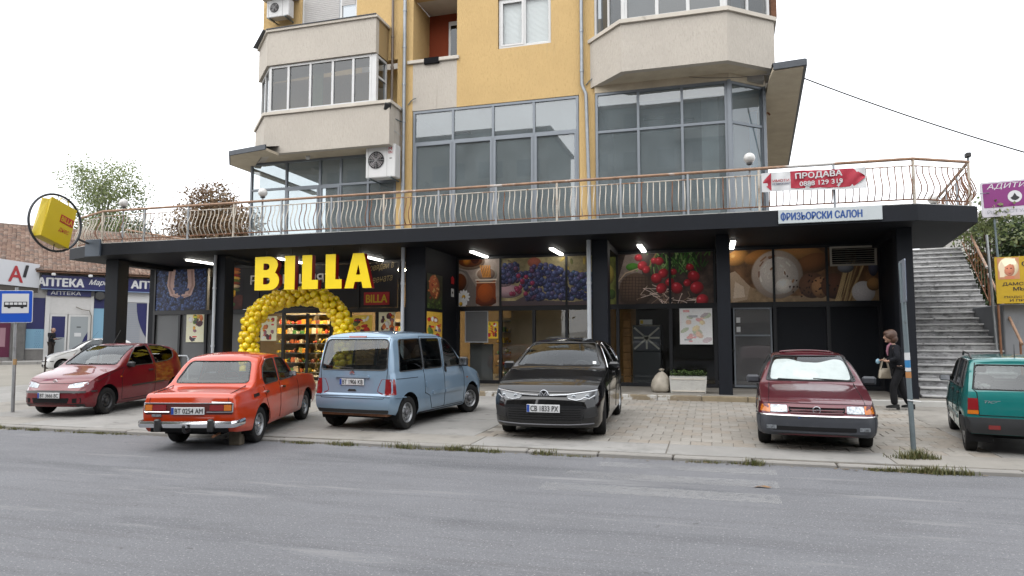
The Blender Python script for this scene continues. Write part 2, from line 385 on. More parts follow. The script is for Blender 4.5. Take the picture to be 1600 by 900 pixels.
M['car_glass_dark'] = glass('dark_car_glass', (.22, .25, .26), 1.0, ior=1.55)
M['foil'] = mat('matt_grey_film', (.20, .21, .22), .5, var=.08, vscale=1)
# ---------------------------------------------------------------- ground, road, pavement
SL = .018                       # the pavement rises gently from the kerb to the shop
def gz(y): return .06 + SL * (y - 9.4)
g = MB(); g.quad((-300, -120, -.03), (300, -120, -.03), (300, 500, -.03), (-300, 500, -.03))
tag(g.build('ground', mat('bare_ground', (.27, .255, .22), .95, var=.15, vscale=.3, spots=((.2, .18, .15), .9, .55, .15, (1, 1, 1)))), kind='structure')
g = MB(); n = 24
for i in range(n):
    x0, x1 = -120 + 240 * i / n, -120 + 240 * (i + 1) / n
    g.quad((x0, -14, 0), (x1, -14, 0), (x1, 9.42, 0), (x0, 9.42, 0))
road = tag(g.build('road', M['asphalt']), kind='structure')
# faded zebra stripes
paint = mat('worn_road_paint', (.62, .62, .61), .8)
nn = paint.node_tree; pp = nn.nodes['Principled BSDF']; tcn = nn.nodes.new('ShaderNodeTexCoord')
def nzr(scale, lo, hi, sv=(1, 1, 1)):
    mp = nn.nodes.new('ShaderNodeMapping'); mp.inputs['Scale'].default_value = sv; nn.links.new(tcn.outputs['Object'], mp.inputs[0])
    a = nn.nodes.new('ShaderNodeTexNoise'); a.inputs['Scale'].default_value = scale; a.inputs['Detail'].default_value = 8
    nn.links.new(mp.outputs[0], a.inputs['Vector'])
    b = nn.nodes.new('ShaderNodeMapRange'); b.inputs['From Min'].default_value = lo; b.inputs['From Max'].default_value = hi
    nn.links.new(a.outputs['Fac'], b.inputs['Value']); return b.outputs[0]
mu = nn.nodes.new('ShaderNodeMath'); mu.operation = 'MULTIPLY'; nn.links.new(nzr(14, .30, .55), mu.inputs[0]); nn.links.new(nzr(.9, .25, .55), mu.inputs[1])
mu2 = nn.nodes.new('ShaderNodeMath'); mu2.operation = 'MULTIPLY'; mu2.inputs[1].default_value = .28; nn.links.new(mu.outputs[0], mu2.inputs[0]); nn.links.new(mu2.outputs[0], pp.inputs['Alpha'])
for y0, y1, x0, x1 in ((9.05, 8.72, -1.4, .74), (8.34, 7.96, -1.7, .70), (7.62, 7.22, -1.8, .65)):
    b = MB(); k = 12
    for i in range(k):
        a0, a1 = x0 + (x1 - x0) * i / k, x0 + (x1 - x0) * (i + 1) / k
        b.quad((a0, y1, .004), (a1, y1, .004), (a1, y0, .004), (a0, y0, .004))
    b.build('crossing_stripe', paint, road)
for (x, y, w, h) in ():
    b = MB(); b.quad((x, y, .004), (x + w, y + .02, .004), (x + w, y + h, .004), (x, y + h, .004)); b.build('crossing_stripe', paint, road)

# pavement: sloping sheet, kerb stones, smooth strip, slabs
pav = bpy.data.objects.new('pavement', None); COL.objects.link(pav); tag(pav, kind='structure')
pav.location = (0, 9.4, .06); pav.rotation_euler = (math.atan(SL), 0, 0)
b = MB(); b.box(-20.5, 8.5, .14, 7.02, -.5, -.012); b.build('bedding', mat('joint_sand', (.25, .23, .2), .95, var=.25, vscale=8), pav)
# concrete slabs (the left part and the strip along the kerb)
def slab(x0, x1, y0, y1, m, dz=0.):
    j = .008; b = MB(); b.bbox(x0 + j, x1 - j, y0 + j, y1 - j, -.05, dz, .006); return b.build('concrete_slab', m, pav)
cvar = [mat('concrete_slab_%s' % k, c, .9, var=.12, vscale=1.3, bump=.35, bscale=60,
            spots=[(tuple(x * .62 for x in c), .9, .54, .16, (1, 1, 1)), (tuple(x * .5 for x in c), 10, .66, .05, (1, 1, 1)), (tuple(x * .45 for x in c), 2.6, .62, .05, (.6, 1.6, 1)), (tuple(x * 1.15 for x in c), 5, .63, .08, (1, 1, 1))])
        for k, c in (('grey', (.36, .35, .33)), ('warm', (.365, .345, .31)), ('pale', (.385, .375, .355)))]
xs = [-20.5, -18.4, -16.1, -14.2, -12.0, -9.9, -7.8, -5.6, -3.6]
ys = [.95, 2.8, 4.7, 7.0]
for i in range(len(xs) - 1):
    for j in range(len(ys) - 1):
        slab(xs[i], xs[i + 1], ys[j], ys[j + 1], cvar[(i * 2 + j * 3) % 3], random.uniform(-.003, .004))
for i, (x0, x1) in enumerate(zip([-20.5, -17.6, -14.9, -12.1, -9.2, -6.3, -3.4, -.6, 2.2, 4.4], [-17.6, -14.9, -12.1, -9.2, -6.3, -3.4, -.6, 2.2, 4.4, 8.5])):
    slab(x0, x1, .16, .95, cvar[(i + 2) % 3], random.uniform(-.004, .003))
for x0, x1, y0, y1 in ((3.6, 5.9, .95, 3.2), (5.9, 8.5, .95, 3.2), (3.6, 5.9, 3.2, 5.2), (5.9, 8.5, 3.2, 5.2), (3.6, 5.9, 5.2, 7.0), (5.9, 8.5, 5.2, 7.0)):
    slab(x0, x1, y0, y1, cvar[random.randrange(3)], random.uniform(-.003, .003))
# square paving tiles in front of the right half of the shop
tiles = []; TS = .30
for k in range(6):
    b = MB(); w = TS / 2 - .004; b.bbox(-w, w, -w, w, -.04, 0, .006); tiles.append(b.mesh('tile', M[('tile_a', 'tile_b', 'tile_c')[k % 3]]))
far = [MB(), MB(), MB()]; cnt = 0
for j in range(20):
    for i in range(24):
        x = -3.45 + TS * i + (TS / 2 if j % 2 else 0); y = .95 + TS * (j + .5); dz = random.uniform(-.005, .004)
        if cnt < 300:
            obj('tile', random.choice(tiles), pav, (x, y, dz), (random.gauss(0, .006), random.gauss(0, .006), random.choice((0, math.pi / 2, math.pi)) + random.gauss(0, .005))); cnt += 1
        else: w = TS / 2 - .004; random.choice(far).bbox(x - w, x + w, y - w, y + w, -.04, dz, .006)
for q, k in zip(far, 'abc'): o = q.build('far_tiles', M['tile_' + k], pav); o['kind'] = 'stuff'
b = MB(); b.bbox(-.49, .49, 0, .155, -.2, -.004, .014); kst = b.mesh('kerb_stone', M['concrete'])
for i in range(29):
    x = -20 + i
    obj('kerb_stone', kst, pav, (x, random.uniform(-.006, .01), random.uniform(-.022, .004)), (random.gauss(0, .012), random.gauss(0, .004), random.gauss(0, .006)))

# raised strip in front of the shop with the half worn white kerb
step = bpy.data.objects.new('shop_walkway', None); COL.objects.link(step); tag(step, kind='structure')
STZ = .30
b = MB(); b.box(-19.2, 7.6, 16.5, 24.5, -.2, STZ - .004); b.build('walkway_slab', mat('walkway_concrete', (.36, .335, .295), .9, var=.15, vscale=2, spots=((.24, .21, .17), 1.6, .55, .14, (1, 1, 1))), step)
wk = mat('worn_white_kerb', (.30, .245, .17), .85, var=.2, vscale=3, spots=[((.62, .61, .58), 2.2, .49, .05, (1, 1, 1)), ((.16, .13, .1), 8, .62, .06, (1, 1, 1))])
wk2 = mat('white_kerb', (.62, .61, .58), .8, var=.08, vscale=3, spots=[((.2, .165, .12), 4.5, .60, .05, (1, 1, 1))])
wk3 = mat('bare_kerb', (.33, .27, .18), .85, var=.2, vscale=3, spots=[((.62, .61, .58), 3, .60, .05, (1, 1, 1))])
for i in range(27):
    x = -19.2 + i; b = MB(); b.bbox(x + .006, x + .994, 16.33, 16.5, -.1, STZ + .002, .015)
    b.build('kerb_stone', wk2 if x > 2.7 else (wk3 if x > -.8 else wk), step)

# side street on the left and the raised pavement before the pharmacy row
D = Vector((.61, .79, 0)).normalized(); NN = Vector((.79, -.61, 0)).normalized()     # along the row, out from its fronts
PH0 = Vector((-34.3, 28.6, 0)) - NN * .6          # a point on the pharmacy front line, by the man at the door
def ph(a, d, z): p = PH0 + D * a + NN * d; return (p.x, p.y, z)
b = MB(); b.quad(ph(-60, 30, .0), ph(60, 30, .0), ph(60, 2.6, .33), ph(-60, 2.6, .33))
side = tag(b.build('side_street', mat('worn_side_street', (.33, .31, .27), .9, var=.14, vscale=.5, bump=.3, bscale=40, spots=[((.24, .22, .18), .5, .53, .15, (1, 1, 1)), ((.42, .40, .36), 1.2, .6, .1, (1, 1, 1))])), kind='structure')
pv2 = bpy.data.objects.new('pharmacy_pavement', None); COL.objects.link(pv2); tag(pv2, kind='structure')
for i in range(14):
    a = -14 + i * 2.4; b = MB()
    q = [ph(a + .01, 2.9, 0), ph(a + 2.39, 2.9, 0), ph(a + 2.39, -.4, 0), ph(a + .01, -.4, 0)]
    b.prism([(p[0], p[1]) for p in q], .1, .46 + random.uniform(-.005, .005)); b.build('concrete_slab', cvar[i % 3], pv2)
# ---------------------------------------------------------------- the apartment block over the shop
YW = 19.3                                   # plane of its street wall
bld = thing('apartment_building', 'yellow and cream apartment block with glazed bays above a dark ground floor shop', 'building', (0, 0, 0))
def part(name, m, fn, parent=bld, smooth=None, fix=False):
    b = MB(); fn(b); return b.build(name, m, parent, smooth, fix=fix)
def bxp(name, m, *a, parent=bld): return part(name, m, lambda b: b.box(*a), parent)

# slab with the dark edge, terrace floor, columns
slabp = [(-17.45, 15.95), (4.25, 15.95), (5.55, 16.6), (6.15, 20.96), (4.4, 21.2), (-19.3, 21.2), (-19.3, 16.65)]
part('terrace_slab', M['black_paint'], lambda b: b.prism(slabp, 4.085, 4.43))
part('terrace_floor', mat('flaking_white_edge', (.6, .59, .56), .85, var=.15, vscale=3, spots=((.25, .24, .23), 4, .55, .1, (1, 1, 1))),
     lambda b: b.prism([(-17.43, 15.98), (4.24, 15.98), (5.52, 16.63), (6.12, 20.94), (4.4, 21.18), (-19.28, 21.18), (-19.28, 16.67)], 4.431, 4.452))
for x0, x1 in ((-18.12, -17.62), (-14.12, -13.68), (-2.80, -2.40), (.19, .50), (4.05, 4.37)):
    part('column', M['black_paint'], lambda b: b.bbox(x0, x1, 16.9, 17.32, STZ - .01, 4.084, .012))
bxp('cross_wall', M['black_paint'], -7.88, -7.3, 16.9, YW + .1, STZ - .01, 4.084)
bxp('end_wall', M['black_paint'], 4.23, 4.37, 17.33, 24, STZ - .01, 4.084)
bxp('end_wall', M['black_paint'], -18.7, -18.5, YW - .02, 24, STZ - .01, 4.084)
for x in (-17.87, -13.9, -2.6, .345, 4.21): bxp('beam', M['black_paint'], x - .16, x + .16, 17.33, YW - .04, 3.93, 4.084)
bxp('beam', M['black_paint'], -18.5, 4.22, YW - .03, YW + .12, 4.06, 4.083)

# upper walls (pieces round the openings)
yw = M['yellow_wall']; gw = M['grey_wall']; T = 14.2
part('wall', yw, lambda b: b.box(-9.36, -8.83, YW, YW + .3, 4.45, T))                       # strip with the downpipes
part('wall', yw, lambda b: b.box(-3.53, -3.06, YW, YW + .3, 4.45, T))
part('wall', yw, lambda b: (b.box(-7.35, -6.02, YW, YW + .3, 8.74, T), b.box(-4.36, -3.53, YW, YW + .3, 8.74, T), b.box(-6.02, -4.36, YW, YW + .3, 8.74, 10.42), b.box(-6.02, -4.36, YW, YW + .3, 12.0, T)))
part('wall', yw, lambda b: b.box(-8.83, -7.35, YW, YW + .3, 12.42, T))
part('wall', gw, lambda b: b.box(-8.83, -7.352, YW + .004, YW + .2, 8.745, 10.26))         # loggia parapet
part('parapet_cap', M['cream_trim'], lambda b: b.bbox(-9.0, -7.27, YW - .07, YW + .24, 10.26, 10.37, .012))
cl = MB(); cl.box(-8.42, -7.93, YW - .085, YW + .26, 10.20, 10.385)
tag(cl.build('folded_rug', mat('black_rug', (.008, .008, .01), .95, var=.3, vscale=20)), 'black rug hung over the parapet of the loggia', 'rug')
bxp('loggia_wall', M['red_wall'], -8.83, -7.35, 20.6, 20.7, 10.2, 12.42)
bxp('loggia_wall', yw, -8.9, -8.832, YW + .3, 20.7, 10.2, 12.42)
bxp('loggia_wall', yw, -7.348, -7.28, YW + .3, 20.7, 10.2, 12.42)
bxp('loggia_ceiling', M['cream_trim'], -8.83, -7.35, YW + .3, 20.7, 12.42, 12.5)
bxp('loggia_floor', M['cream_trim'], -8.83, -7.35, YW + .2, 20.7, 9.2, 9.3)
bxp('mass', mat('inner_shell', (.45, .43, .40), .9), -14.3, 1.75, 26.0, 26.2, 4.46, T)
bxp('mass', yw, -14.5, -14.3, 19.6, 26.2, 8.85, T)
bxp('mass', gw, 1.75, 1.88, 20.2, 26.2, 8.9, T)
bxp('ceiling_slab', MATS['inner_shell'], -14.3, 1.6, YW + .32, 26, 8.76, 8.9)
bxp('room_wall', MATS['inner_shell'], -9.3, -8.9, YW + .32, 25.9, 4.46, 8.75)
bxp('room_wall', MATS['inner_shell'], -3.45, -3.15, YW + .32, 25.9, 4.46, 8.75)
bxp('room_wall', mat('room_grey', (.3, .3, .29), .9), -8.9, -3.45, 23.2, 23.4, 4.46, 8.75)
bxp('room_wall', MATS['room_grey'], -3.1, 1.5, 23.6, 23.8, 4.46, 8.75)
bxp('room_column', mat('room_white', (.62, .64, .64), .8), -.1, .38, 20.7, 21.1, 4.46, 8.75)
bxp('room_column', MATS['room_white'], -10.0, -9.6, 20.6, 20.9, 4.46, 7.5)
bxp('room_column', mat('blue_sheet', (.02, .28, .5), .7), 1.25, 1.45, 20.6, 20.9, 4.46, 8.2)
bxp('room_wall', MATS['room_grey'], -14.0, -9.4, 22.8, 23.0, 4.46, 7.5)
bxp('ceiling_slab', MATS['inner_shell'], -14.3, -9.37, YW + .1, 26, 7.56, 7.66)
for x, y in ((-7.7, 20.6), (-5.2, 20.9), (-1.5, 20.8), (-.6, 21.2)): bxp('ceiling_lamp', M['plastic_black'], x - .3, x + .3, y, y + .12, 8.3, 8.36)

def window(name, x0, x1, z0, z1, y, xs, zs, fm, gm, fw=.07, dep=.09, parent=bld, sash=None):
    """frame = the window's own mesh, panes are its children; xs, zs: inner bars; sash: (column range, row range) cells with an extra inner frame"""
    b = MB()
    X = [x0] + list(xs) + [x1]; Z = [z0] + list(zs) + [z1]
    b.box(x0, x0 + fw, y, y + dep, z0, z1); b.box(x1 - fw, x1, y, y + dep, z0, z1)
    b.box(x0 + fw, x1 - fw, y, y + dep, z0, z0 + fw); b.box(x0 + fw, x1 - fw, y, y + dep, z1 - fw, z1)
    for i, x in enumerate(xs): b.box(x - fw / 2, x + fw / 2, y + .004, y + dep - .004, z0 + fw, z1 - fw)
    for z in zs:
        for i in range(len(X) - 1):
            a = X[i] + (fw if i == 0 else fw / 2); c = X[i + 1] - (fw if i == len(X) - 2 else fw / 2)
            b.box(a, c, y + .008, y + dep - .008, z - fw / 2, z + fw / 2)
    cells = []
    for i in range(len(X) - 1):
        for j in range(len(Z) - 1):
            a = X[i] + (fw if i == 0 else fw / 2); c = X[i + 1] - (fw if i == len(X) - 2 else fw / 2)
            d = Z[j] + (fw if j == 0 else fw / 2); e = Z[j + 1] - (fw if j == len(Z) - 2 else fw / 2)
            if sash and sash(i, j):
                s = .055; yy = y - .012
                b.box(a - .01, a + s, yy, y + .05, d - .01, e + .01); b.box(c - s, c + .01, yy, y + .05, d - .01, e + .01)
                b.box(a + s, c - s, yy, y + .05, d - .01, d + s); b.box(a + s, c - s, yy, y + .05, e - s, e + .01)
                a, c, d, e = a + s, c - s, d + s, e - s
            cells.append((a, c, d, e))
    w = b.build(name, fm, parent)
    for a, c, d, e in cells:
        p = MB(); t = random.gauss(0, .0022); t2 = random.gauss(0, .0018)      # panes never sit perfectly true
        p.quad((a, y + .045 + t, d), (c, y + .045 - t, d), (c, y + .045 - t + t2, e), (a, y + .045 + t + t2, e)); p.build('pane', gm, w)
    return w
SG = M['sky_glass']
window('glazing', -8.81, -3.55, 4.47, 8.73, YW + .02, (-7.48, -6.18, -4.9), (7.70,), M['alu'], SG, sash=lambda i, j: j == 0)
window('glazing', -14.75, -9.38, 4.47, 7.5, YW + .02, (-13.36, -12.1, -11.34, -10.36), (6.58,), M['alu'], SG, sash=lambda i, j: j == 0 and i in (1, 2))
window('window', -6.0, -4.38, 10.44, 11.98, YW + .06, (-5.19,), (), M['white_pvc'], M['shop_glass'], sash=lambda i, j: i == 0)
bl = MB()
for i in range(38): bl.box(-5.9, -4.46, YW + .17, YW + .19, 10.52 + i * .038, 10.545 + i * .038)
bl.build('window_blind', mat('bright_blind', (1.3, 1.33, 1.38), .6), bld)
bxp('window_reveal', M['white'], -6.0, -4.38, YW + .22, YW + .24, 10.44, 11.98)
bxp('loggia_door', M['white_pvc'], -8.1, -7.42, 20.5, 20.59, 9.4, 12.1)
bxp('loggia_door_glass', M['car_glass_dark'], -8.02, -7.5, 20.48, 20.495, 10.4, 11.95)

# left bay: parapets with chamfered corner, glazed storey between
def bay_ring(name, m, plan, z0, z1, th=.14):
    """closed parapet wall following the plan polyline; plan from right wall to left wall, outside on the right-hand side"""
    b = MB(); pts = [Vector((x, y)) for x, y in plan]; n = len(pts); inn = []
    for i, p in enumerate(pts):
        d = []
        if i > 0: d.append((p - pts[i - 1]).normalized())
        if i < n - 1: d.append((pts[i + 1] - p).normalized())
        nn = sum((Vector((-q.y, q.x)) for q in d), Vector((0, 0))); nn.normalize(); k = th / max(.4, nn.dot(Vector((-d[0].y, d[0].x))))
        inn.append(p + nn * k)
    for i in range(n - 1):
        q = [pts[i], pts[i + 1], inn[i + 1], inn[i]]
        b.prism([(v.x, v.y) for v in q], z0, z1)
    return b.build(name, m, bld, fix=True)
planL = [(-14.75, 19.6), (-13.58, 18.45), (-9.69, 18.45), (-9.69, YW)]
planL2 = [(-15.0, 19.85), (-13.62, 18.45), (-9.2, 18.45), (-9.2, YW)]
bay_ring('bay_parapet', gw, planL2, 7.5, 8.76, .2); bay_ring('parapet_cap', M['cream_trim'], [(-15.06, 19.83), (-13.65, 18.39), (-9.14, 18.39), (-9.14, YW)], 8.762, 8.86, .3)
bay_ring('bay_parapet', gw, planL[:3], 10.42, 11.52, .2); bay_ring('parapet_cap', M['cream_trim'], [(-14.82, 19.58), (-13.6, 18.39), (-9.63, 18.39), (-9.63, YW)], 11.522, 11.6, .3)
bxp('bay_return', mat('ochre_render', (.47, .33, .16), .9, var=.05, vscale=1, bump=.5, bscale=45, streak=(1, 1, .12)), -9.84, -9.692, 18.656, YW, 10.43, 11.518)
part('flashing', M['flash'], lambda b: [b.bar((a[0], a[1], 11.61), (c[0], c[1], 11.61), .34, .02) for a, c in (((-14.8, 19.6), (-13.6, 18.5)), ((-13.6, 18.53), (-9.66, 18.53)))])
part('bay_floor', M['soffit_tan'], lambda b: b.prism([(-14.6, 19.6), (-13.58, 18.62), (-9.4, 18.62), (-9.4, YW + .02), (-14.6, YW + .5)], 7.505, 7.55))
part('bay_floor', M['soffit_tan'], lambda b: b.prism([(-14.5, 19.55), (-13.55, 18.6), (-9.85, 18.6), (-9.85, YW + .02), (-14.5, YW + .5)], 10.43, 10.5))
part('wall', yw, lambda b: (b.box(-14.4, -12.9, YW + .01, YW + .3, 10.5, T), b.box(-12.9, -10.85, YW + .01, YW + .3, 10.5, 11.2), b.box(-12.9, -10.85, YW + .01, YW + .3, 13.3, T), b.box(-10.85, -9.36, YW + .01, YW + .3, 10.5, T)))
sh = window('window', -12.9, -10.85, 11.2, 13.3, YW + .05, (-11.45,), (), M['white_pvc'], M['sky_glass2'])
b = MB()
for i in range(30): b.box(-12.82, -11.5, YW + .03, YW + .05, 11.27 + i * .066, 11.33 + i * .066)
for i in range(10): b.box(-11.41, -10.92, YW + .03, YW + .05, 12.55 + i * .066, 12.61 + i * .066)
b.build('roller_shutter', mat('shutter_grey', (.55, .53, .51), .6, var=.05), bld)
bxp('wall', yw, -14.3, -9.4, 19.9, 20.1, 8.9, 10.45)
bxp('curtain', mat('green_curtain', (.35, .45, .22), .9, var=.15, vscale=5), -12.15, -11.8, 18.9, 18.95, 8.9, 10.4)
w = window('window', -13.52, -9.86, 8.87, 10.41, 18.52, (-12.82, -12.02, -11.22, -10.5), (), M['white_pvc'], M['sky_glass2'], .075)
def angled_window(p, q, z0, z1, cols, zs, fm, gm, fw=.07, name='window'):
    """window between plan points p and q (seen from outside p is left)"""
    p, q = Vector((*p, 0)), Vector((*q, 0)); L = (q - p).length
    w = window(name, 0, L, z0, z1, 0, [L * (i + 1) / cols for i in range(cols - 1)], zs, fm, gm, fw)
    w.location = p; w.rotation_euler = (0, 0, math.atan2(q.y - p.y, q.x - p.x)); return w
angled_window((-14.62, 19.6), (-13.54, 18.53), 8.87, 10.41, 2, (), M['white_pvc'], M['sky_glass2'])
bxp('bay_post', M['white_pvc'], -9.855, -9.70, 18.52, 18.62, 8.87, 10.41)
angled_window((-9.72, 18.63), (-9.72, YW - .01), 8.87, 10.41, 1, (9.75,), M['white_pvc'], M['sky_glass2'])
# canopy stub on the left with slate flashing
part('canopy', M['soffit_tan'], lambda b: b.prism([(-15.3, 24.0), (-15.3, 19.0), (-14.55, 18.05), (-13.05, 17.75), (-13.05, 18.44), (-13.7, 18.44), (-15.05, 19.8), (-15.05, 24)], 7.42, 7.5))
part('flashing', M['flash'], lambda b: [b.bar((a[0], a[1], 7.5), (c[0], c[1], 7.5), .05, .15) for a, c in (((-15.32, 24), (-15.32, 19.0)), ((-15.32, 19.0), (-14.56, 18.03)), ((-14.58, 18.03), (-13.0, 17.71)))])
part('canopy_roof', M['flash'], lambda b: b.add([(-15.3, 19, 7.53), (-14.55, 18.05, 7.53), (-13.05, 17.75, 7.53), (-13.05, 18.5, 7.75), (-13.7, 18.5, 7.75), (-15.06, 19.85, 7.75)], [(0, 1, 2, 3, 4, 5)]))

# right bay
planR = [(-3.19, YW), (-2.17, 18.3), (.61, 18.3), (1.86, YW), (1.9, 20.3)]
bay_ring('bay_parapet', gw, planR, 8.9, 10.24, .2)
bay_ring('parapet_cap', M['cream_trim'], [(-3.26, YW), (-2.2, 18.23), (.64, 18.23), (1.93, YW - .02), (1.96, 20.3)], 10.242, 10.35, .32)
part('bay_soffit', M['soffit_tan'], lambda b: b.prism([(-3.1, YW + .02), (-2.1, 18.48), (.55, 18.48), (1.7, YW + .1), (1.7, 20.3), (-3.1, 20.3)], 8.905, 8.95))
part('bay_soffit', M['soffit_tan'], lambda b: b.prism([(-3.05, 19.2), (.66, 19.2), (1.66, 20.05), (1.66, 20.3), (-3.05, 20.3)], 8.70, 8.904))
window('glazing', -3.04, .60, 4.47, 8.70, 19.22, (-1.82, -.61), (7.55,), M['alu'], SG)
angled_window((.68, 19.25), (1.60, 20.05), 4.47, 8.70, 1, (7.55,), M['alu'], SG, name='glazing')
bxp('glazing_post', M['alu'], .601, .70, 19.18, 19.32, 4.47, 8.71); bxp('glazing_post', M['alu'], 1.58, 1.66, 20.0, 20.1, 4.47, 8.71)
b = MB(); b.box(1.60, 1.68, 20.12, 26, 4.47, 8.7); b.build('wall', M['grey_wall'], bld)
angled_window((-3.05, YW - .02), (-2.13, 18.42), 10.36, 12.2, 2, (), M['white_pvc'], M['sky_glass2'])
window('window', -2.1, .54, 10.36, 12.2, 18.42, (-1.2, -.38), (), M['white_pvc'], M['sky_glass2'], .09)
angled_window((.58, 18.43), (1.75, YW - .02), 10.36, 12.2, 2, (), M['white_pvc'], M['sky_glass2'])
bxp('bay_post', M['white_pvc'], -2.15, -2.08, 18.4, 18.5, 10.36, 12.2); bxp('bay_post', M['white_pvc'], .53, .60, 18.4, 18.5, 10.36, 12.2)
bxp('curtain', M['white'], -2.0, -1.3, 18.75, 18.8, 10.4, 12.1); bxp('curtain', M['white'], .75, 1.0, 18.9, 18.95, 10.4, 12.1)
bxp('room_wall', MATS['room_grey'], -3.1, 1.7, 21.0, 21.2, 9.0, T)
bxp('bay_post', mat('brick_end', (.2, .1, .06), .9, var=.3, vscale=8), 1.80, 1.95, 19.35, 19.9, 10.36, T)
part('canopy', M['soffit_tan'], lambda b: b.prism([(1.68, 18.9), (1.72, 18.35), (2.44, 18.25), (3.14, 29), (1.68, 29)], 8.5, 8.60))
part('flashing', M['flash'], lambda b: (b.bar((1.72, 18.3, 8.60), (2.48, 18.2, 8.60), .06, .17), b.bar((2.48, 18.2, 8.60), (3.17, 29, 8.60), .07, .17)))
part('canopy_roof', M['flash'], lambda b: b.quad((1.7, 18.3, 8.69), (2.48, 18.2, 8.69), (3.17, 29, 8.69), (1.7, 29, 8.95)))
for y in (20.9, 22.6, 24.2):
    b = MB(); b.tube([(1.69, y, 8.2 - (y - 20.9) * .05), (1.78, y, 8.22 - (y - 20.9) * .05), (1.84, y, 8.15 - (y - 20.9) * .05)], .03, 6); b.build('wall_hook', M['rust'], bld)

# downpipes, small bits on the wall
def pipe(pts, r, m, label, cat='downpipe', name='downpipe', clips=()):
    t = thing(name, label, cat, pts[0]); o = Vector(pts[0])
    b = MB(); b.tube([Vector(p) - o for p in pts], r, 10); b.build('pipe', m, t, 40)
    for c in clips:
        b = MB(); b.lathe([(r + .012, -.03), (r + .012, .03)], 10); b.build('clip', m, t, 40, loc=Vector(c) - o)
    return t
pipe([(-9.07, 19.18, 4.46), (-9.07, 19.18, 13.8)], .055, M['zinc'], 'zinc downpipe running down the yellow strip between the left bay and the loggia', clips=[(-9.07, 19.18, z) for z in (6.4, 8.4, 9.6, 10.8, 12)])
pipe([(-9.5, 19.2, 9.05), (-9.5, 19.2, 13.8)], .042, mat('brown_pipe', (.2, .16, .13), .5, .4), 'thin brown downpipe beside the left bay parapet', clips=[(-9.5, 19.2, z) for z in (10.2, 11.2)])
pipe([(-3.22, 19.16, 4.46), (-3.22, 19.16, 5.4), (-3.30, 19.18, 8.7), (-3.42, 19.18, 9.0), (-3.42, 19.18, 13.8)], .052, M['zinc'], 'zinc downpipe at the left edge of the right bay', clips=[(-3.42, 19.18, z) for z in (9.4, 10.6, 11.8)])
for x, z, lab in ((-8.98, 8.95, 'by the loggia'), (-3.32, 9.0, 'under the right bay')):
    b = MB(); b.tube([(0, 0, 0), (.1, -.02, .1), (.2, -.04, .16), (.3, -.05, .17)], .014, 6)
    tag(b.build('bent_cable_pipe', M['pole'], loc=(x, YW - .02, z)), 'short bent conduit sticking out of the wall ' + lab, 'conduit')
t = thing('security_camera', 'dark floodlight on a bracket under the left bay sill', 'floodlight', (-9.33, 18.55, 8.62))
b = MB(); b.bbox(-.1, .1, -.12, .04, -.02, .2, .02); b.build('lamp_body', M['plastic_black'], t, rot=(.5, .2, .5))
b = MB(); b.tube([(0, .02, 0), (.02, .1, -.15), (.12, .3, -.22), (.2, .7, -.22)], .016, 6); b.build('bracket', M['pole'], t)
b = MB(); b.tube([(.05, .1, -.2), (.0, .1, -.45), (.12, .2, -.6), (.22, .6, -.7)], .008, 5); b.build('cable', M['white_pipe'], t)

def ac_unit(label, x, y, z, w, h, d, rz=0.):
    t = thing('air_conditioner', label, 'air conditioner', (x, y, z), rz)
    b = MB(); b.bbox(0, w, 0, d, 0, h, .02); b.build('casing', M['white'], t, 30)
    cx, cz, r = w * .36, h * .53, min(w, h) * .27
    b = MB(); b.lathe([(r, -.012), (r, .004)], 28, 'y', (cx, 0, cz)); b.build('fan_opening', M['dark'], t)
    b = MB()
    for k in range(4):
        a = k * math.pi / 2 + .4; b.add([(cx, -.014, cz), (cx + r * .95 * math.cos(a), -.015, cz + r * .95 * math.sin(a)), (cx + r * .95 * math.cos(a + .9), -.018, cz + r * .95 * math.sin(a + .9))], [(0, 1, 2)])
    b.build('fan_blade', mat('fan_grey', (.14, .12, .12), .6), t)
    b = MB()
    for k in range(5): b.lathe([(r * (k + 1) / 5 + .006, -.026), (r * (k + 1) / 5, -.022)], 28, 'y', (cx, 0, cz), cap=False)
    for k in range(8):
        a = k * math.pi / 4; b.bar((cx, -.024, cz), (cx + r * math.cos(a), -.024, cz + r * math.sin(a)), .006, .006, (0, 1, 0))
    b.build('fan_guard', mat('guard_grey', (.5, .5, .5), .5), t)
    for sx in (.72, .09): b = MB(); b.box(w * sx, w * sx + .005, -.003, 0.001, .02, h - .02); b.build('casing_seam', M['plastic_black'], t)
    for sx in (.15, .85):
        b = MB(); b.bar((w * sx, -.04, -.03), (w * sx, d + .35, -.03), .035, .035); b.bar((w * sx, d + .3, -.03), (w * sx, d + .3, -.35), .035, .035, (0, 1, 0)); b.build('bracket', M['pole'], t)
    return t
a = ac_unit('white outdoor air conditioner hanging under the left bay with red lettering', -10.12, 18.72, 6.56, 1.0, 1.02, .38)
text_obj('brand_mark', 'M', M['red_p'], .11, .1, a, (.78, -.004, .82), bold=.03); text_obj('brand_mark', 'EN', M['red_p'], .12, .08, a, (.78, -.004, .72), bold=.03)
b = MB(); b.box(.81, .89, -.006, 0, .56, .585); b.build('badge', M['blackp'], a)
ac_unit('white outdoor air conditioner on the yellow wall above the top left parapet', -13.95, 18.85, 12.25, .85, .6, .3)
b = MB(); b.box(-14.2, -13.0, 18.5, 19.29, 12.95, 13.1); b.build('upper_slab', M['cream_trim'], bld)
b = MB(); b.lathe([(.05, 0), (.07, -.03), (.06, -.1)], 12); b.box(-.1, .1, -.03, .03, 0, .02)
tag(b.build('soffit_spotlight', M['white'], loc=(-12.35, 19.0, 7.5)), 'small spotlight under the left bay soffit', 'spotlight')

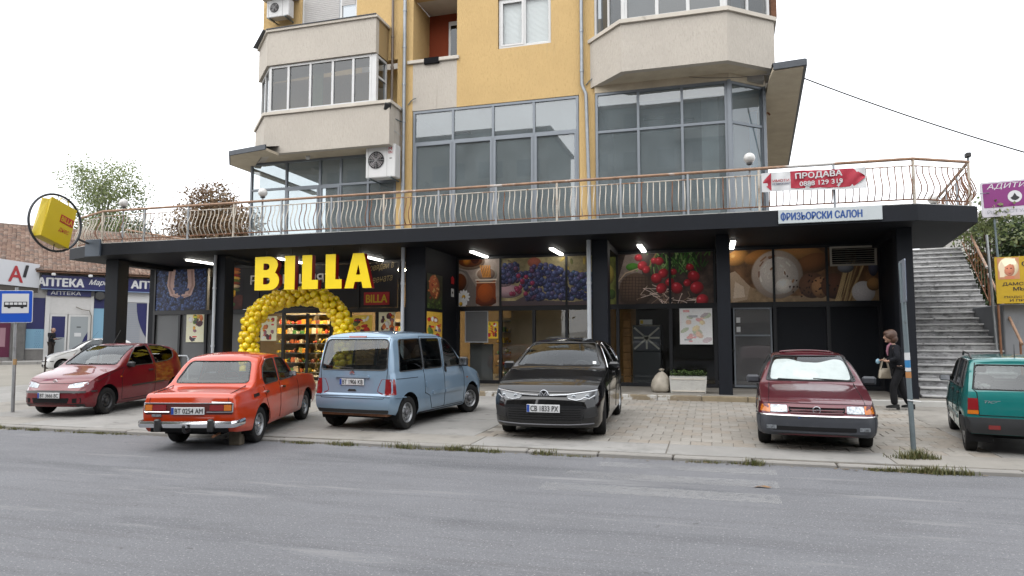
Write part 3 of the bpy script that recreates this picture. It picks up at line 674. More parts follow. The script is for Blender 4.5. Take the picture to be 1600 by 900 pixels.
# ---------------------------------------------------------------- terrace railing
railp = [(-19.15, 16.8), (-17.38, 16.04), (4.22, 16.04), (5.45, 16.68), (6.03, 20.8)]
rail = thing('terrace_railing', 'rusting white terrace railing with bellied bars along the slab edge', 'railing', (0, 0, 4.45))
b = MB(); b.tube([(x, y, .97) for x, y in railp], .034, 8); b.build('handrail', M['rust_hand'], rail, 50)
b = MB(); b.tube([(x, y, .82) for x, y in railp], .014, 6); b.build('upper_rail', M['rust_rail'], rail, 50)
b = MB(); b.tube([(x, y, .10) for x, y in railp], .017, 6); b.build('lower_rail', M['rust'], rail, 50)
bal = MB(); bal.tube([(0, 0, .82), (0, .0, .68), (0, -.03, .6), (0, -.085, .48), (0, -.12, .36), (0, -.105, .25), (0, -.045, .16), (0, 0, .10)], .0125, 5)
balm = [bal.mesh('baluster', M['rust_rail'], 60)]
bal = MB(); bal.tube([(0, 0, .82), (0, .0, .68), (0, -.03, .6), (0, -.085, .48), (0, -.12, .36), (0, -.105, .25), (0, -.045, .16), (0, 0, .10)], .0125, 5); balm.append(bal.mesh('baluster', M['rust'], 60))
pm = MB(); pm.box(-.022, .022, -.022, .022, 0, .95); pmesh = pm.mesh('post', M['rust_rail']); pm2 = pm.mesh('post', M['grey_paint'])
for i in range(len(railp) - 1):
    p, q = Vector((*railp[i], 0)), Vector((*railp[i + 1], 0)); L = (q - p).length; d = (q - p) / L; rz = math.atan2(d.y, d.x)
    npost = max(1, round(L / 1.55))
    for k in range(npost + (1 if i == 3 else 0)):
        c = p + d * (L * k / npost); obj('post', pm2 if k % 3 else pmesh, rail, c, (0, 0, rz))
    nb = int(L / .14)
    for k in range(nb):
        s = (k + .5) * L / nb
        if abs((s / (L / npost)) - round(s / (L / npost))) * (L / npost) < .045: continue
        c = p + d * s; x = c.x
        obj('baluster', balm[1] if (x > 1.2 or random.random() < .12) else balm[0], rail, (c.x + random.gauss(0, .004), c.y, 0), (random.gauss(0, .015), 0, rz + random.gauss(0, .05)))
def globe_lamp(label, x, y, h):
    t = thing('globe_lamp', label, 'lamp', (x, y, 4.45))
    b = MB(); b.tube([(0, 0, 0), (0, 0, h - .12)], .025, 8); b.build('post', M['grey_paint'], t, 40)
    b = MB(); b.lathe([(.03, h - .16), (.07, h - .14), (.06, h - .1)], 14); b.build('socket', M['plastic_black'], t, 40)
    b = MB(); b.ball((0, 0, h), .125, 18, 12); b.build('globe', M['globe'], t, 80)
globe_lamp('white globe lamp on the railing near the left end of the terrace', -16.69, 16.1, 1.2)
globe_lamp('white globe lamp on the railing in front of the left glazed bay', -11.87, 16.1, 1.22)
globe_lamp('white globe lamp on the railing in front of the right glazed bay', .95, 16.1, 1.24)
globe_lamp('low white globe lamp at the right end of the terrace', 5.3, 18.6, .55)
t = thing('rail_camera', 'small black camera on the railing post at the right corner of the terrace', 'camera', (5.45, 16.68, 5.4))
b = MB(); b.tube([(0, 0, 0), (0, 0, .14)], .022, 6); b.build('post', M['pole'], t); b = MB(); b.bbox(-.05, .05, -.07, .07, .12, .22, .015); b.build('camera_body', M['plastic_black'], t)
# ---------------------------------------------------------------- shop front
shop = thing('storefront', 'dark framed glass shop front recessed behind the columns', 'storefront', (0, YW, STZ))
def sf(name, m, fn, parent=shop): b = MB(); fn(b); return b.build(name, m, parent)
ad = M['alu_dark']
def frame_piece(x0, x1, z0, z1, y0=-.04, y1=.06): sf('frame_bar', ad, lambda b: b.box(x0, x1, y0, y1, z0 - STZ, z1 - STZ))
# rails: (x0,x1) of each bay
for x0, x1 in ((-18.5, -7.88), (-7.3, 4.23)):
    frame_piece(x0, x1, .302, .40); frame_piece(x0, x1, 2.44, 2.58); frame_piece(x0, x1, 3.99, 4.058)
for x in (-18.45, -17.38, -16.3, -15.55, -14.25, -13.3, -11.55, -10.9, -9.95, -9.0, -7.95): frame_piece(x - .04, x + .04, .401, 2.439, -.045, .065)
for x in (-7.26, -5.92, -4.9, -3.93, -2.86, -2.47, -1.02, .16, .5, 1.67, 2.97, 4.18): frame_piece(x - .045, x + .045, .401, 2.439, -.045, .065)
for x in (-18.45, -16.3, -15.55, -9.2, -7.26, -5.92, -3.93, -2.86, -2.47, -1.02, .16, .47, 1.67, 2.97, 4.2): frame_piece(x - .03, x + .03, 2.581, 3.989, -.05, .065)
sf('door_leaf', ad, lambda b: (b.box(-12.46, -12.38, -.03, .05, .11, 2.13)))
sf('dark_panel', M['black_paint'], lambda b: b.box(1.716, 2.924, .0, .04, .1, 2.14)); sf('dark_panel', M['black_paint'], lambda b: b.box(3.016, 4.134, .0, .04, .1, 2.14))
sf('dark_panel', M['black_paint'], lambda b: b.box(-9.9, -9.04, .0, .04, .1, .9))
# glass panes
def pane(x0, x1, z0, z1, m, y=.02): b = MB(); t = random.gauss(0, .004); b.quad((x0, y + t, z0 - STZ), (x1, y - t, z0 - STZ), (x1, y - t, z1 - STZ), (x0, y + t, z1 - STZ)); b.build('pane', m, shop)
for x0, x1 in ((-18.41, -17.42), (-17.34, -16.34), (-16.26, -15.59), (-15.51, -14.29)): pane(x0, x1, .40, 2.44, M['foil'])
G = M['shop_glass']
for x0, x1 in ((-14.21, -13.34), (-13.26, -12.46), (-12.38, -11.59), (-11.51, -10.94), (-10.86, -9.99), (-9.91, -9.04), (-8.96, -7.99), (-7.215, -5.965), (-5.875, -4.945), (-4.855, -3.975), (-3.885, -2.905), (-2.815, -2.515), (-2.425, -1.065), (-.975, .115)): pane(x0, x1, .40, 2.44, G)
# single door on the right
sf('door_frame', M['alu'], lambda b: (b.box(.62, .66, -.06, .02, .03, 2.14), b.box(1.55, 1.59, -.06, .02, .03, 2.14), b.box(.66, 1.55, -.06, .02, 2.10, 2.14), b.box(.66, 1.55, -.06, .02, .03, .09), b.box(.66, 1.55, -.055, -.02, 1.38, 1.42)))
pane(.66, 1.55, .38, 2.40, glass('hazy_door_glass', (.55, .56, .55), 1.0, ior=1.6, haze=.35, hazecol=(.42, .42, .43)), -.03)
sf('door_handle', M['plastic_black'], lambda b: b.box(.57, .64, -.12, -.07, .98, 1.01))
for z in (2.12, 1.87): sf('door_sticker', M['bwhite'], lambda b: b.box(.70, .80, -.037, -.034, z - .08 - STZ, z + .06 - STZ))
# room behind the glass
rm = thing('shop_interior', 'lit shop interior seen through the glass entrance', 'shop interior', (0, 0, 0))
b = MB(); b.box(-18.4, 4.2, YW + .08, 24.6, STZ - .002, STZ + .004); b.build('shop_floor', mat('shop_tiles', (.42, .40, .37), .35, var=.1, vscale=2), rm)
b = MB(); b.box(-18.5, 4.2, YW + .1, 24.6, 4.0, 4.05); b.build('shop_ceiling', mat('shop_ceiling', (.3, .3, .3), .9), rm)
b = MB(); b.box(-18.5, 4.2, 24.6, 24.7, STZ, 4.05); b.build('back_wall', mat('shop_wall', (.35, .24, .13), .9, var=.1), rm)
pap = mat('brown_paper', (.46, .37, .25), .85, var=.12, vscale=1.5)
b = MB(); b.box(-5.95, -2.9, 20.5, 20.56, STZ, 4.0); b.build('partition', pap, rm)
b = MB(); b.box(-7.2, -6.75, 20.2, 20.26, STZ, 4.0); b.build('partition', pap, rm)
b = MB(); b.box(-2.3, 4.2, 22.6, 22.7, STZ, 4.05); b.build('partition', mat('dark_partition', (.03, .03, .034), .8), rm)
b = MB(); b.box(.3, .36, YW + .1, 22.6, STZ, 4.0); b.build('partition', MATS['dark_partition'], rm)
for x in (-14.4, -12.8, -10.6):
    for y in (20.6, 21.4):
        b = MB(); b.box(x - .6, x + .6, y - .08, y + .08, 3.955, 3.99); b.build('ceiling_light', mat('warm_shop_tube', (1, 1, 1), .5, emit=(1, .82, .55), estr=80), rm)
for x in (-4.4, -1.6): 
    b = MB(); b.box(x - .4, x + .4, 20.0, 20.1, 3.955, 3.99); b.build('ceiling_light', mat('warm_dim_tube', (1, 1, 1), .5, emit=(1, .85, .6), estr=12), rm)
pcols = [(1.1, .62, .03), (.85, .08, .04), (1.1, .42, .05), (.12, .35, .08), (1.1, .95, .7), (.35, .1, .06), (.9, .7, .45), (1.2, .85, .1), (.85, .2, .06), (.6, .55, .12)]
pmats = [mat('packaging_%s' % n, c, .45) for n, c in zip('amber red orange green cream brown tan yellow rust olive'.split(), pcols)]
pball = [(lambda q: (q.ball((0, 0, 0), .052, 10, 7), q.mesh('fruit', m_, 60))[1])(MB()) for m_ in pmats]
def shelf_rack(label, x0, x1, y, z1, levels, seed):
    r = random.Random(seed); t = thing('shelf_rack', label, 'shelves', ((x0 + x1) / 2, y, STZ), 0, 'stocked shelves inside the shop'); hw = (x1 - x0) / 2
    for k in range(levels + 1):
        b = MB(); z = .1 + (z1 - .1) * k / levels; b.box(-hw, hw, 0, .45, z - .02, z); b.build('shelf', M['alu'], t)
    b = MB(); b.box(-hw, hw, .46, .5, 0, z1 + .1); b.build('back_panel', mat('shelf_back', (.5, .4, .26), .8), t)
    for k in range(levels):
        z = .1 + (z1 - .1) * k / levels; hh = (z1 - .1) / levels; x = -hw + .02
        while x < hw - .1:
            w = r.uniform(.07, .2); h = hh * r.uniform(.25, .62); mm = r.choice(pmats)
            if r.random() < (.72 if k < 4 else .35): obj('fruit', pball[pmats.index(mm)], t, (x + .05, r.uniform(.05, .2), z + r.choice((.05, .05, .12)))); x += .085; continue
            b = MB(); b.bbox(x, x + w - .012, .02, .3, z, z + h, .008); b.build('package', mm, t); x += w
shelf_rack('tall stocked shelves behind the left leaf of the shop door', -15.4, -14.05, 21.9, 2.2, 6, 1)
shelf_rack('tall stocked shelves behind the right leaf of the shop door', -13.95, -12.7, 21.9, 2.2, 6, 2)
shelf_rack('stocked shelves behind the window right of the shop door', -10.9, -9.4, 21.6, 1.9, 5, 3)
shelf_rack('narrow stocked shelves behind the window left of the grapes poster doors', -6.62, -6.05, 21.0, 1.9, 5, 4)
# soffit lights
fx = MB(); fx.bbox(-.06, .06, -.66, .66, -.045, .0, .012)
for i, (x, y) in enumerate(((-15.45, 18.0), (-12.5, 18.45), (-9.75, 18.5), (-6.34, 18.55), (-4.06, 18.55), (-1.71, 18.55), (.62, 18.5))):
    t = thing('ceiling_light', 'lit white batten light on the dark soffit, %s from the left' % ('first second third fourth fifth sixth seventh'.split()[i]), 'light', (x, y, 4.06), 0, 'lights under the terrace slab')
    if i == 0: fxm = fx.mesh('diffuser', M['tube'])
    obj('diffuser', fxm, t, (0, 0, 0))
    b = MB(); b.box(-.07, .07, -.74, .74, .0, .024); b.build('housing', M['white'], t)

# ---------------------------------------------------------------- posters
pf = vcol_mat('printed_film')
def poster(label, img, x0, z0, w, h, cuts=(), y=YW - .025, name='poster', cat='poster', rot=None, loc=None):
    """printed film on the glass; cuts: x positions where the film is divided between panes"""
    t = thing(name, label, cat, loc or (x0, y, z0)); t.rotation_euler = rot or (0, 0, 0)
    e = [0] + [c - x0 for c in cuts] + [w]
    for a, c in zip(e[:-1], e[1:]):
        i0, i1 = int(round(a / w * img.nx)), int(round(c / w * img.nx))
        q = Paint(i1 - i0, img.ny); q.a = img.a[:, i0:i1]; q.a = q.a * .8 + q.a.mean(2, keepdims=True) * .2; q.a = q.a * (1 + .10 * (np.random.default_rng(i0).random(q.a.shape[:2]) - .5))[..., None]; o = obj('print_sheet', print_mesh('print_sheet', q, c - a, h), t, (a, 0, 0))
    return t
def img_blueberries():
    p = Paint(150, 104, (.05, .07, .16), 150 / 104); r = random.Random(3)
    for k in range(620): 
        c = r.choice([(.13, .2, .42), (.17, .26, .5), (.1, .14, .33), (.22, .32, .55)]); p.blob(r.uniform(0, 1.45), r.uniform(0, 1), r.uniform(.026, .042), r.uniform(.026, .042), c, hi=(.5, .62, .8))
    for s in (-1, 1):
        p.poly([(.72 + s * .16, 1.0), (.72 + s * .36, 1.0), (.72 + s * .40, .62), (.72 + s * .30, .36), (.72 + s * .03, .28), (.72 + s * .02, .37), (.72 + s * .17, .47), (.72 + s * .2, .66)], (.74, .60, .56))
        p.line([(.72 + s * .30, .95), (.72 + s * .33, .6), (.72 + s * .24, .42)], .035, (.62, .46, .42)); p.line([(.72 + s * .05, .325), (.72 + s * .22, .36)], .02, (.62, .46, .42))
    for k in range(40): p.blob(.72 + r.gauss(0, .1), .48 + r.gauss(0, .07), .034, .034, (.16, .24, .47), hi=(.5, .62, .8))
    return p
def img_burger():
    p = Paint(40, 104, (.08, .06, .09), 40 / 104); r = random.Random(5)
    for y, c in ((.95, (.62, .30, .14)), (.88, (.75, .45, .2)), (.8, (.55, .12, .08)), (.74, (.85, .65, .25)), (.68, (.3, .35, .12)), (.62, (.45, .2, .1)), (.55, (.7, .6, .45)), (.46, (.25, .3, .12))): p.blob(.12, y, .2, .05, c, shade=.4)
    p.blob(.14, .3, .06, .17, (.85, .6, .1), -.3, (.95, .8, .3)); p.blob(.3, .15, .2, .2, (.28, .12, .09)); p.blob(.1, .12, .12, .06, (.25, .4, .15)); p.mottle(.35, 9, 2); return p
def img_honey():
    p = Paint(100, 100, (.56, .50, .46)); p.mottle(.25, 4, 1)
    p.poly([(0, .0), (.45, 0), (.5, .3), (.2, .75), (0, .8)], (.40, .36, .34))
    p.blob(.28, .95, .36, .17, (.62, .5, .4)); p.blob(.28, .97, .30, .13, (.50, .22, .07)); p.blob(.2, .97, .1, .09, (.80, .45, .1), hi=(1, .8, .4)); p.blob(.4, 1.0, .1, .09, (.3, .1, .05))
    p.blob(.0, .52, .24, .24, (.62, .56, .52)); p.blob(.0, .52, .19, .19, (.45, .2, .06))
    p.poly([(.42, .06), (.44, .55), (.90, .55), (.92, .06), (.8, .0), (.55, .0)], (.52, .20, .04)); p.blob(.67, .1, .25, .1, (.45, .15, .03)); p.blob(.66, .28, .2, .2, (.68, .28, .05), shade=.3)
    p.blob(.67, .66, .27, .17, (.72, .66, .60)); p.blob(.67, .68, .22, .13, (.58, .45, .38)); p.line([(.42, .56), (.92, .56)], .02, (.8, .74, .68)); p.line([(.43, .5), (.91, .5)], .012, (.8, .68, .55))
    for k in range(6): p.line([(.53 + k * .045, .86), (.60 + k * .035, .62)], .018, (.80, .50, .15)); p.line([(.55 + k * .045, .84), (.615 + k * .035, .63)], .006, (.35, .15, .04))
    for cx, cy in ((.12, .2), (.05, .05)):
        for k in range(12):
            a = k * math.pi / 6; p.blob(cx + .1 * math.cos(a), cy + .1 * math.sin(a), .06, .03, (.85, .85, .86), a, shade=.2)
        p.blob(cx, cy, .045, .045, (.8, .6, .1))
    return p
def img_grapes():
    p = Paint(210, 100, (.55, .50, .34), 2.1); p.mottle(.5, 5, 8); r = random.Random(8)
    for k in range(40): p.blob(r.choice((r.uniform(0, .3), r.uniform(1.3, 2.1))), r.uniform(.5, 1), r.uniform(.04, .1), .03, r.choice([(.35, .36, .14), (.62, .52, .2), (.5, .42, .3)]), r.uniform(0, 3), shade=.3)
    p.poly([(0, .0), (2.1, .0), (2.1, .12), (1.5, .06), (.9, .1), (.5, .2), (.3, .1), (0, .1)], (.30, .25, .27)); p.blob(.15, .30, .3, .14, (.66, .52, .56)); p.blob(.05, .5, .2, .1, (.62, .50, .55)); p.blob(.7, .9, .14, .1, (.66, .34, .26), shade=.3)
    for k in range(430):
        x = r.uniform(.0, 2.1); top = .9 - abs(x - .9) * .45 if x < 1.45 else .66
        y = r.uniform(.12, max(.2, top)) if x > .35 else r.uniform(.5, .88)
        if x < .5 and y < .4: continue
        c = r.choice([(.20, .24, .42), (.26, .30, .5), (.16, .17, .34), (.30, .27, .45), (.38, .22, .36) if x < .75 else (.22, .27, .47), (.16, .28, .36) if x > 1.5 else (.2, .22, .4)])
        p.blob(x, y, .052, .052, c, hi=(.62, .66, .8), shade=.7)
    for k in range(12): p.blob(r.uniform(.15, .7), r.uniform(.2, .75), .05, .05, (.58, .16, .3), hi=(.9, .6, .7))
    return p
def img_radish():
    p = Paint(190, 100, (.22, .17, .15), 1.9); p.mottle(.5, 6, 4); r = random.Random(11)
    p.poly([(0, .5), (.15, .99), (.4, 1), (.5, .6), (.1, .3), (0, .3)], (.46, .40, .37)); p.mottle(.3, 7, 9)
    for k in range(150):
        x, y = 1.25 + r.gauss(0, .3), .78 + r.gauss(0, .16); a = r.uniform(.8, 2.4); L = r.uniform(.08, .24)
        p.line([(x, y), (x + L * math.cos(a), y + L * math.sin(a))], r.uniform(.008, .02), r.choice([(.16, .34, .10), (.26, .46, .16), (.10, .22, .07), (.45, .58, .3)]))
    p.blob(.3, .74, .14, .08, (.24, .48, .12)); p.blob(.36, .28, .34, .34, (.33, .25, .2)); 
    for k in range(9): p.line([(.06 + k * .07, .05), (.1 + k * .065, .55)], .006, (.2, .14, .11)); p.line([(.03, .06 + k * .06), (.66, .04 + k * .06)], .006, (.22, .16, .12))
    p.line([(0, .45), (.15, .62), (.4, .7), (.62, .66)], .016, (.66, .56, .45)); p.line([(.62, .7), (.78, 1)], .02, (.5, .36, .2))
    for k in range(26): 
        x, y = r.uniform(.5, 1.5), r.uniform(.02, .4); p.line([(x, y), (x + r.uniform(-.3, .3), y - r.uniform(-.05, .2)), (x + r.uniform(-.35, .35), y - r.uniform(0, .25))], .007, r.choice([(.72, .62, .55), (.5, .4, .32), (.8, .7, .65)]))
    for x, y, s in ((.42, .92, .08), (.5, .76, .1), (.58, .68, .08), (.74, .85, .07), (.84, .84, .09), (.92, .6, .1), (.78, .5, .11), (.88, .3, .11), (1.05, .42, .09), (1.12, .62, .07), (1.18, .3, .12), (1.4, .4, .08), (1.52, .52, .12), (1.58, .3, .13), (1.45, .7, .08), (1.68, .06, .12)):
        p.blob(x, y, s, s * .92, (.68, .09, .14), r.uniform(-.6, .6), (.95, .55, .58))
    return p
def img_bread():
    p = Paint(270, 100, (.36, .24, .14), 2.7); p.mottle(.6, 4, 6); r = random.Random(6)
    p.poly([(0, 0), (2.7, 0), (2.7, .3), (1.9, .1), (.8, .12), (0, .5)], (.52, .42, .30)); p.mottle(.25, 9, 12)
    p.blob(.2, .86, .22, .15, (.72, .46, .16), .3, (.95, .75, .4)); p.blob(.62, .86, .3, .14, (.62, .38, .14), .2); p.blob(1.35, .9, .45, .16, (.64, .42, .2), -.1); p.blob(1.6, .72, .3, .18, (.5, .3, .15), .2)
    p.poly([(.0, .15), (.0, .55), (.15, .6), (.42, .3), (.36, .05), (.1, .0)], (.62, .52, .42)); p.poly([(.1, .08), (.14, .4), (.3, .3), (.32, .1)], (.72, .64, .56))
    p.blob(.92, .52, .47, .46, (.66, .58, .52), shade=.4); p.blob(.95, .50, .36, .36, (.74, .70, .67), shade=.3)
    for k in range(26):
        a = r.uniform(0, 6.3); q = r.uniform(.12, .42); p.line([(.92 + q * math.cos(a), .52 + q * math.sin(a)), (.92 + q * math.cos(a + .3), .52 + q * math.sin(a + .3))], r.uniform(.008, .025), r.choice([(.45, .26, .16), (.56, .38, .26), (.82, .78, .74)]))
    p.blob(1.05, .30, .16, .14, (.80, .77, .74), shade=.35); p.blob(1.55, .3, .24, .24, (.38, .24, .16)); p.blob(1.7, .26, .16, .2, (.62, .42, .25)); p.blob(1.95, .28, .24, .24, (.36, .2, .12))
    for k in range(40): p.blob(1.55 + r.gauss(0, .25), .26 + r.gauss(0, .12), .02, .014, (.2, .12, .08), r.uniform(0, 3))
    for k in range(22): x = 2.0 + r.uniform(-.05, .25); p.line([(x, .0), (x + r.uniform(.15, .3), r.uniform(.6, .8))], r.uniform(.008, .02), r.choice([(.58, .46, .28), (.70, .58, .38), (.42, .3, .18)]))
    p.blob(2.44, .16, .2, .2, (.74, .72, .73), .3, shade=.3); p.blob(2.62, .3, .12, .12, (.6, .42, .22)); p.blob(2.62, .6, .08, .15, (.25, .26, .34)); p.blob(2.15, .62, .14, .1, (.45, .46, .5))
    return p
def img_offers(seed, base=(.86, .8, .66)):
    p = Paint(36, 48, base, .75); r = random.Random(seed)
    for k in range(16): p.blob(r.uniform(.1, .65), r.uniform(.1, .9), r.uniform(.04, .13), r.uniform(.04, .12), r.choice([(.75, .12, .1), (.85, .6, .12), (.35, .45, .15), (.9, .85, .8), (.3, .15, .2), (.8, .4, .15), (.55, .35, .4)]), r.uniform(0, 3), shade=.3)
    for k in range(5): x, y = r.uniform(.05, .5), r.uniform(.05, .9); p.rect(x, x + r.uniform(.08, .2), y, y + .05, r.choice([(.8, .1, .1), (.95, .8, .1), (.2, .2, .25)]))
    return p
def img_pizza():
    p = Paint(40, 70, (.14, .16, .08), 40 / 70); r = random.Random(13); p.mottle(.5, 8, 3); p.blob(.27, .62, .2, .36, (.62, .28, .13), .1)
    for k in range(26): p.blob(.27 + r.gauss(0, .1), .62 + r.gauss(0, .16), .04, .03, r.choice([(.75, .4, .2), (.5, .12, .08), (.7, .5, .25)]), r.uniform(0, 3))
    for k in range(60): p.blob(r.uniform(0, .57), r.choice((r.uniform(0, .25), r.uniform(0, .4))), .04, .018, r.choice([(.2, .3, .08), (.3, .4, .14), (.12, .18, .06)]), r.uniform(0, 3))
    return p
poster('blueberries in cupped hands poster on the leftmost shop window', img_blueberries(), -18.42, 2.585, 2.09, 1.40, (-17.38,))
poster('honey jar and dipper poster on the shop window right of the cross wall', img_honey(), -7.23, 2.585, 1.28, 1.40)
poster('dark grapes poster across two shop windows', img_grapes(), -5.89, 2.585, 3.0, 1.40, (-3.93,))
poster('radishes and basket poster across two shop windows', img_radish(), -2.44, 2.585, 2.57, 1.40, (-1.02,))
poster('loaves of bread poster across the three rightmost shop windows', img_bread(), .5, 2.585, 3.67, 1.40, (1.67, 2.97))
ip = Paint(20, 60, (.34, .36, .14), .33); ip.mottle(.6, 5, 21); ip.blob(.12, .6, .16, .2, (.62, .55, .2)); ip.blob(.2, .2, .12, .1, (.2, .3, .08))
poster('narrow green and yellow fruit poster strip beside the radish poster', ip, -2.82, 2.585, .31, 1.40)
poster('small meat and herbs picture on the cross wall', img_pizza(), 0, 0, 1.1, .95, loc=(-7.29, 17.0, 2.44), rot=(0, 0, math.pi / 2))
poster('small offers leaflet picture on the cross wall below the meat picture', img_offers(5, (.8, .62, .15)), 0, 0, 1.1, .8, loc=(-7.29, 17.0, 1.55), rot=(0, 0, math.pi / 2))
poster('colourful offers leaflet on the grey film under the blueberries poster', img_offers(1), -17.1, 1.5, .72, .97, name='leaflet', cat='leaflet')
poster('framed offers leaflet at the right end of the entrance front', img_offers(2), -9.88, 1.55, .56, .9, name='leaflet', cat='leaflet')
poster('offers leaflet on the window right of the balloon arch', img_offers(3, (.85, .7, .2)), -10.8, 1.5, .7, .85, name='leaflet', cat='leaflet')
poster('offers leaflet on the window inside the left leg of the balloon arch', img_offers(7), -14.15, 1.55, .6, .8, name='leaflet', cat='leaflet')
pw = img_offers(4, (.82, .80, .80)); pw.a = pw.a * .35 + .52
poster('pale framed notice on the window under the radish poster', pw, -.78, 1.46, .86, 1.0, name='notice', cat='notice')
poster('small yellow notice on the glass under the honey poster', img_offers(9, (.85, .68, .08)), -6.33, 1.62, .34, .5, name='notice', cat='notice')
t = thing('display_frame', 'empty grey display frame on the glass under the honey poster', 'frame', (-7.03, YW - .03, 1.5))
b = MB(); b.box(0, .73, 0, .02, 0, .03); b.box(0, .73, 0, .02, .92, .95); b.box(0, .03, 0, .02, .03, .92); b.box(.70, .73, 0, .02, .03, .92); b.build('rim', M['white_pipe'], t); b = MB(); b.box(.03, .70, .005, .015, .03, .92); b.build('backing', M['foil'], t)
t = thing('display_frame', 'grey panel standing behind the glass under the empty display frame', 'panel', (-7.0, YW + .35, STZ)); b = MB(); b.box(0, .72, 0, .06, 0, 1.15); b.build('board', M['foil'], t)
t = thing('small_sign', 'small red heart sign with white tag on the black pillar by the honey poster', 'sign', (-7.285, 18.75, 2.85), math.pi / 2)
b = MB(); b.extr([(0, .38), (.25, .38), (.25, .55), (.125, .62), (0, .55)], -.006, 0); b.build('heart_plate', M['red_p'], t); b = MB(); b.box(.02, .24, -.006, 0, 0, .24); b.build('white_plate', M['bwhite'], t); b = MB(); b.box(.08, .18, -.009, -.0065, .09, .16); b.build('symbol', M['blackp'], t)

# entrance banner with the renovation notice
t = thing('entrance_banner', 'dark entrance banner with white renovation text and burger picture', 'banner', (-15.5, YW - .03, 2.585))
bn = Paint(120, 40, (.045, .035, .055), 3.0); bn.mottle(.5, 3, 4); obj('print_sheet', print_mesh('print_sheet', bn, 6.25, 1.40), t, (0, .006, 0))
obj('burger_picture', print_mesh('burger_picture', img_burger(), .62, 1.40), t, (.0, 0, 0))
wt = mat('white_print', (1.4, 1.39, 1.38), .5)
text_obj('lettering', 'РЕНОВАЦИЯТА', wt, 3.35, .36, t, (.92, -.002, .76), bold=.05); text_obj('lettering', 'ПРИКЛЮЧИ', wt, 1.85, .34, t, (1.65, -.002, .14), bold=.05)
gold = mat('gold_print', (.42, .31, .13), .5)
text_obj('lettering', 'Заповядай в', gold, 1.2, .26, t, (4.95, -.002, 1.06), bold=0, shear=.35, rot=(math.pi / 2, -.12, 0)); text_obj('lettering', 'обновената', gold, 1.2, .22, t, (4.9, -.002, .70), bold=0, shear=.35, rot=(math.pi / 2, -.12, 0))
b = MB(); b.box(5.1, 5.98, -.006, .004, .08, .48); b.build('logo_field', M['red_p'], t); text_obj('logo', 'BILLA', M['yellow_p'], .72, .24, t, (5.18, -.008, .16), bold=.05)
frame_piece(-14.25 - .02, -14.25 + .02, 2.581, 3.989, -.05, -.035); frame_piece(-12.42 - .02, -12.42 + .02, 2.581, 3.989, -.05, -.035); frame_piece(-10.6, -10.56, 2.581, 3.989, -.05, -.035)

# big yellow letters
sg = thing('shop_sign', 'big yellow BILLA letters with red sides under the terrace slab', 'sign', (-12.12, 16.2, 2.95))
def letter(outer, holes=()):
    """flat letter with holes, front plate yellow, box behind it red"""
    n0 = len(outer); vs = [Vector(p) for p in outer]; ed = [(i, (i + 1) % n0) for i in range(n0)]
    for h in holes:
        o = len(vs); vs += [Vector(p) for p in h]; ed += [(o + i, o + (i + 1) % len(h)) for i in range(len(h))]
    r = delaunay_2d_cdt(vs, ed, [], 0, 1e-5); v2, f2 = r[0], r[2]
    def inside(p, poly):
        c = False
        for i in range(len(poly)):
            a, b2 = poly[i], poly[i - 1]
            if (a[1] > p[1]) != (b2[1] > p[1]) and p[0] < (b2[0] - a[0]) * (p[1] - a[1]) / (b2[1] - a[1]) + a[0]: c = not c
        return c
    keep = []
    for f in f2:
        c = sum((v2[i] for i in f), Vector((0, 0))) / len(f)
        if inside(c, outer) and not any(inside(c, h) for h in holes): keep.append(tuple(f))
    fr = MB(); fr.add([(v.x, -.012, v.y) for v in v2], keep); fr.add([(v.x, .0, v.y) for v in v2], [f[::-1] for f in keep])
    sd = MB()
    for loop in [outer] + list(holes):
        n = len(loop)
        for i in range(n):
            a, c = loop[i], loop[(i + 1) % n]
            fr.quad((a[0], -.012, a[1]), (c[0], -.012, c[1]), (c[0], 0, c[1]), (a[0], 0, a[1])); sd.quad((a[0], .0, a[1]), (c[0], .0, c[1]), (c[0], .16, c[1]), (a[0], .16, a[1]))
    sd.add([(v.x, .16, v.y) for v in v2], [f[::-1] for f in keep])
    return fr, sd
H_ = .93
def arc(cx, cz, rx, rz, a0, a1, n=8): return [(cx + rx * math.cos(R(a0 + (a1 - a0) * i / n)), cz + rz * math.sin(R(a0 + (a1 - a0) * i / n))) for i in range(n + 1)]
Bo = [(0, 0), (.5, 0)] + arc(.5, .26, .28, .26, -90, 60, 8) + [(.66, .5)] + arc(.46, .695, .27, .235, -30, 90, 7) + [(0, H_)]
Bh = [[(.27, .16), (.40, .16)] + arc(.40, .255, .09, .095, -90, 90, 5)[1:] + [(.27, .35)], [(.27, .56), (.38, .56)] + arc(.38, .65, .09, .09, -90, 90, 5)[1:] + [(.27, .74)]]
Io = [(.95, 0), (1.27, 0), (1.27, H_), (.95, H_)]
L1 = [(1.50, 0), (1.99, 0), (1.99, .25), (1.80, .25), (1.80, H_), (1.50, H_)]; L2 = [(x + .72, z) for x, z in L1]
Ao = [(2.80, 0), (3.06, 0), (3.10, .17), (3.30, .17), (3.34, 0), (3.60, 0), (3.36, H_), (3.04, H_)]; Ah = [[(3.135, .36), (3.265, .36), (3.2, .64)]]
yl = mat('sign_yellow', (1.22, .90, .002), .4, var=.03, vscale=3); rdm = mat('sign_red', (.33, .008, .012), .4)
for k, (o_l, hs_) in enumerate(((Bo, Bh), (Io, ()), (L1, ()), (L2, ()), (Ao, Ah))):
    fr, sd2 = letter(o_l, hs_); f_ = fr.build('letter', yl, sg); sd2.build('letter_side', rdm, f_)
for x in (.3, 1.1, 1.65, 2.37, 3.2):
    b = MB(); b.tube([(x, .1, H_), (x, .1, 1.13)], .012, 6); b.build('hanger', M['plastic_black'], sg)

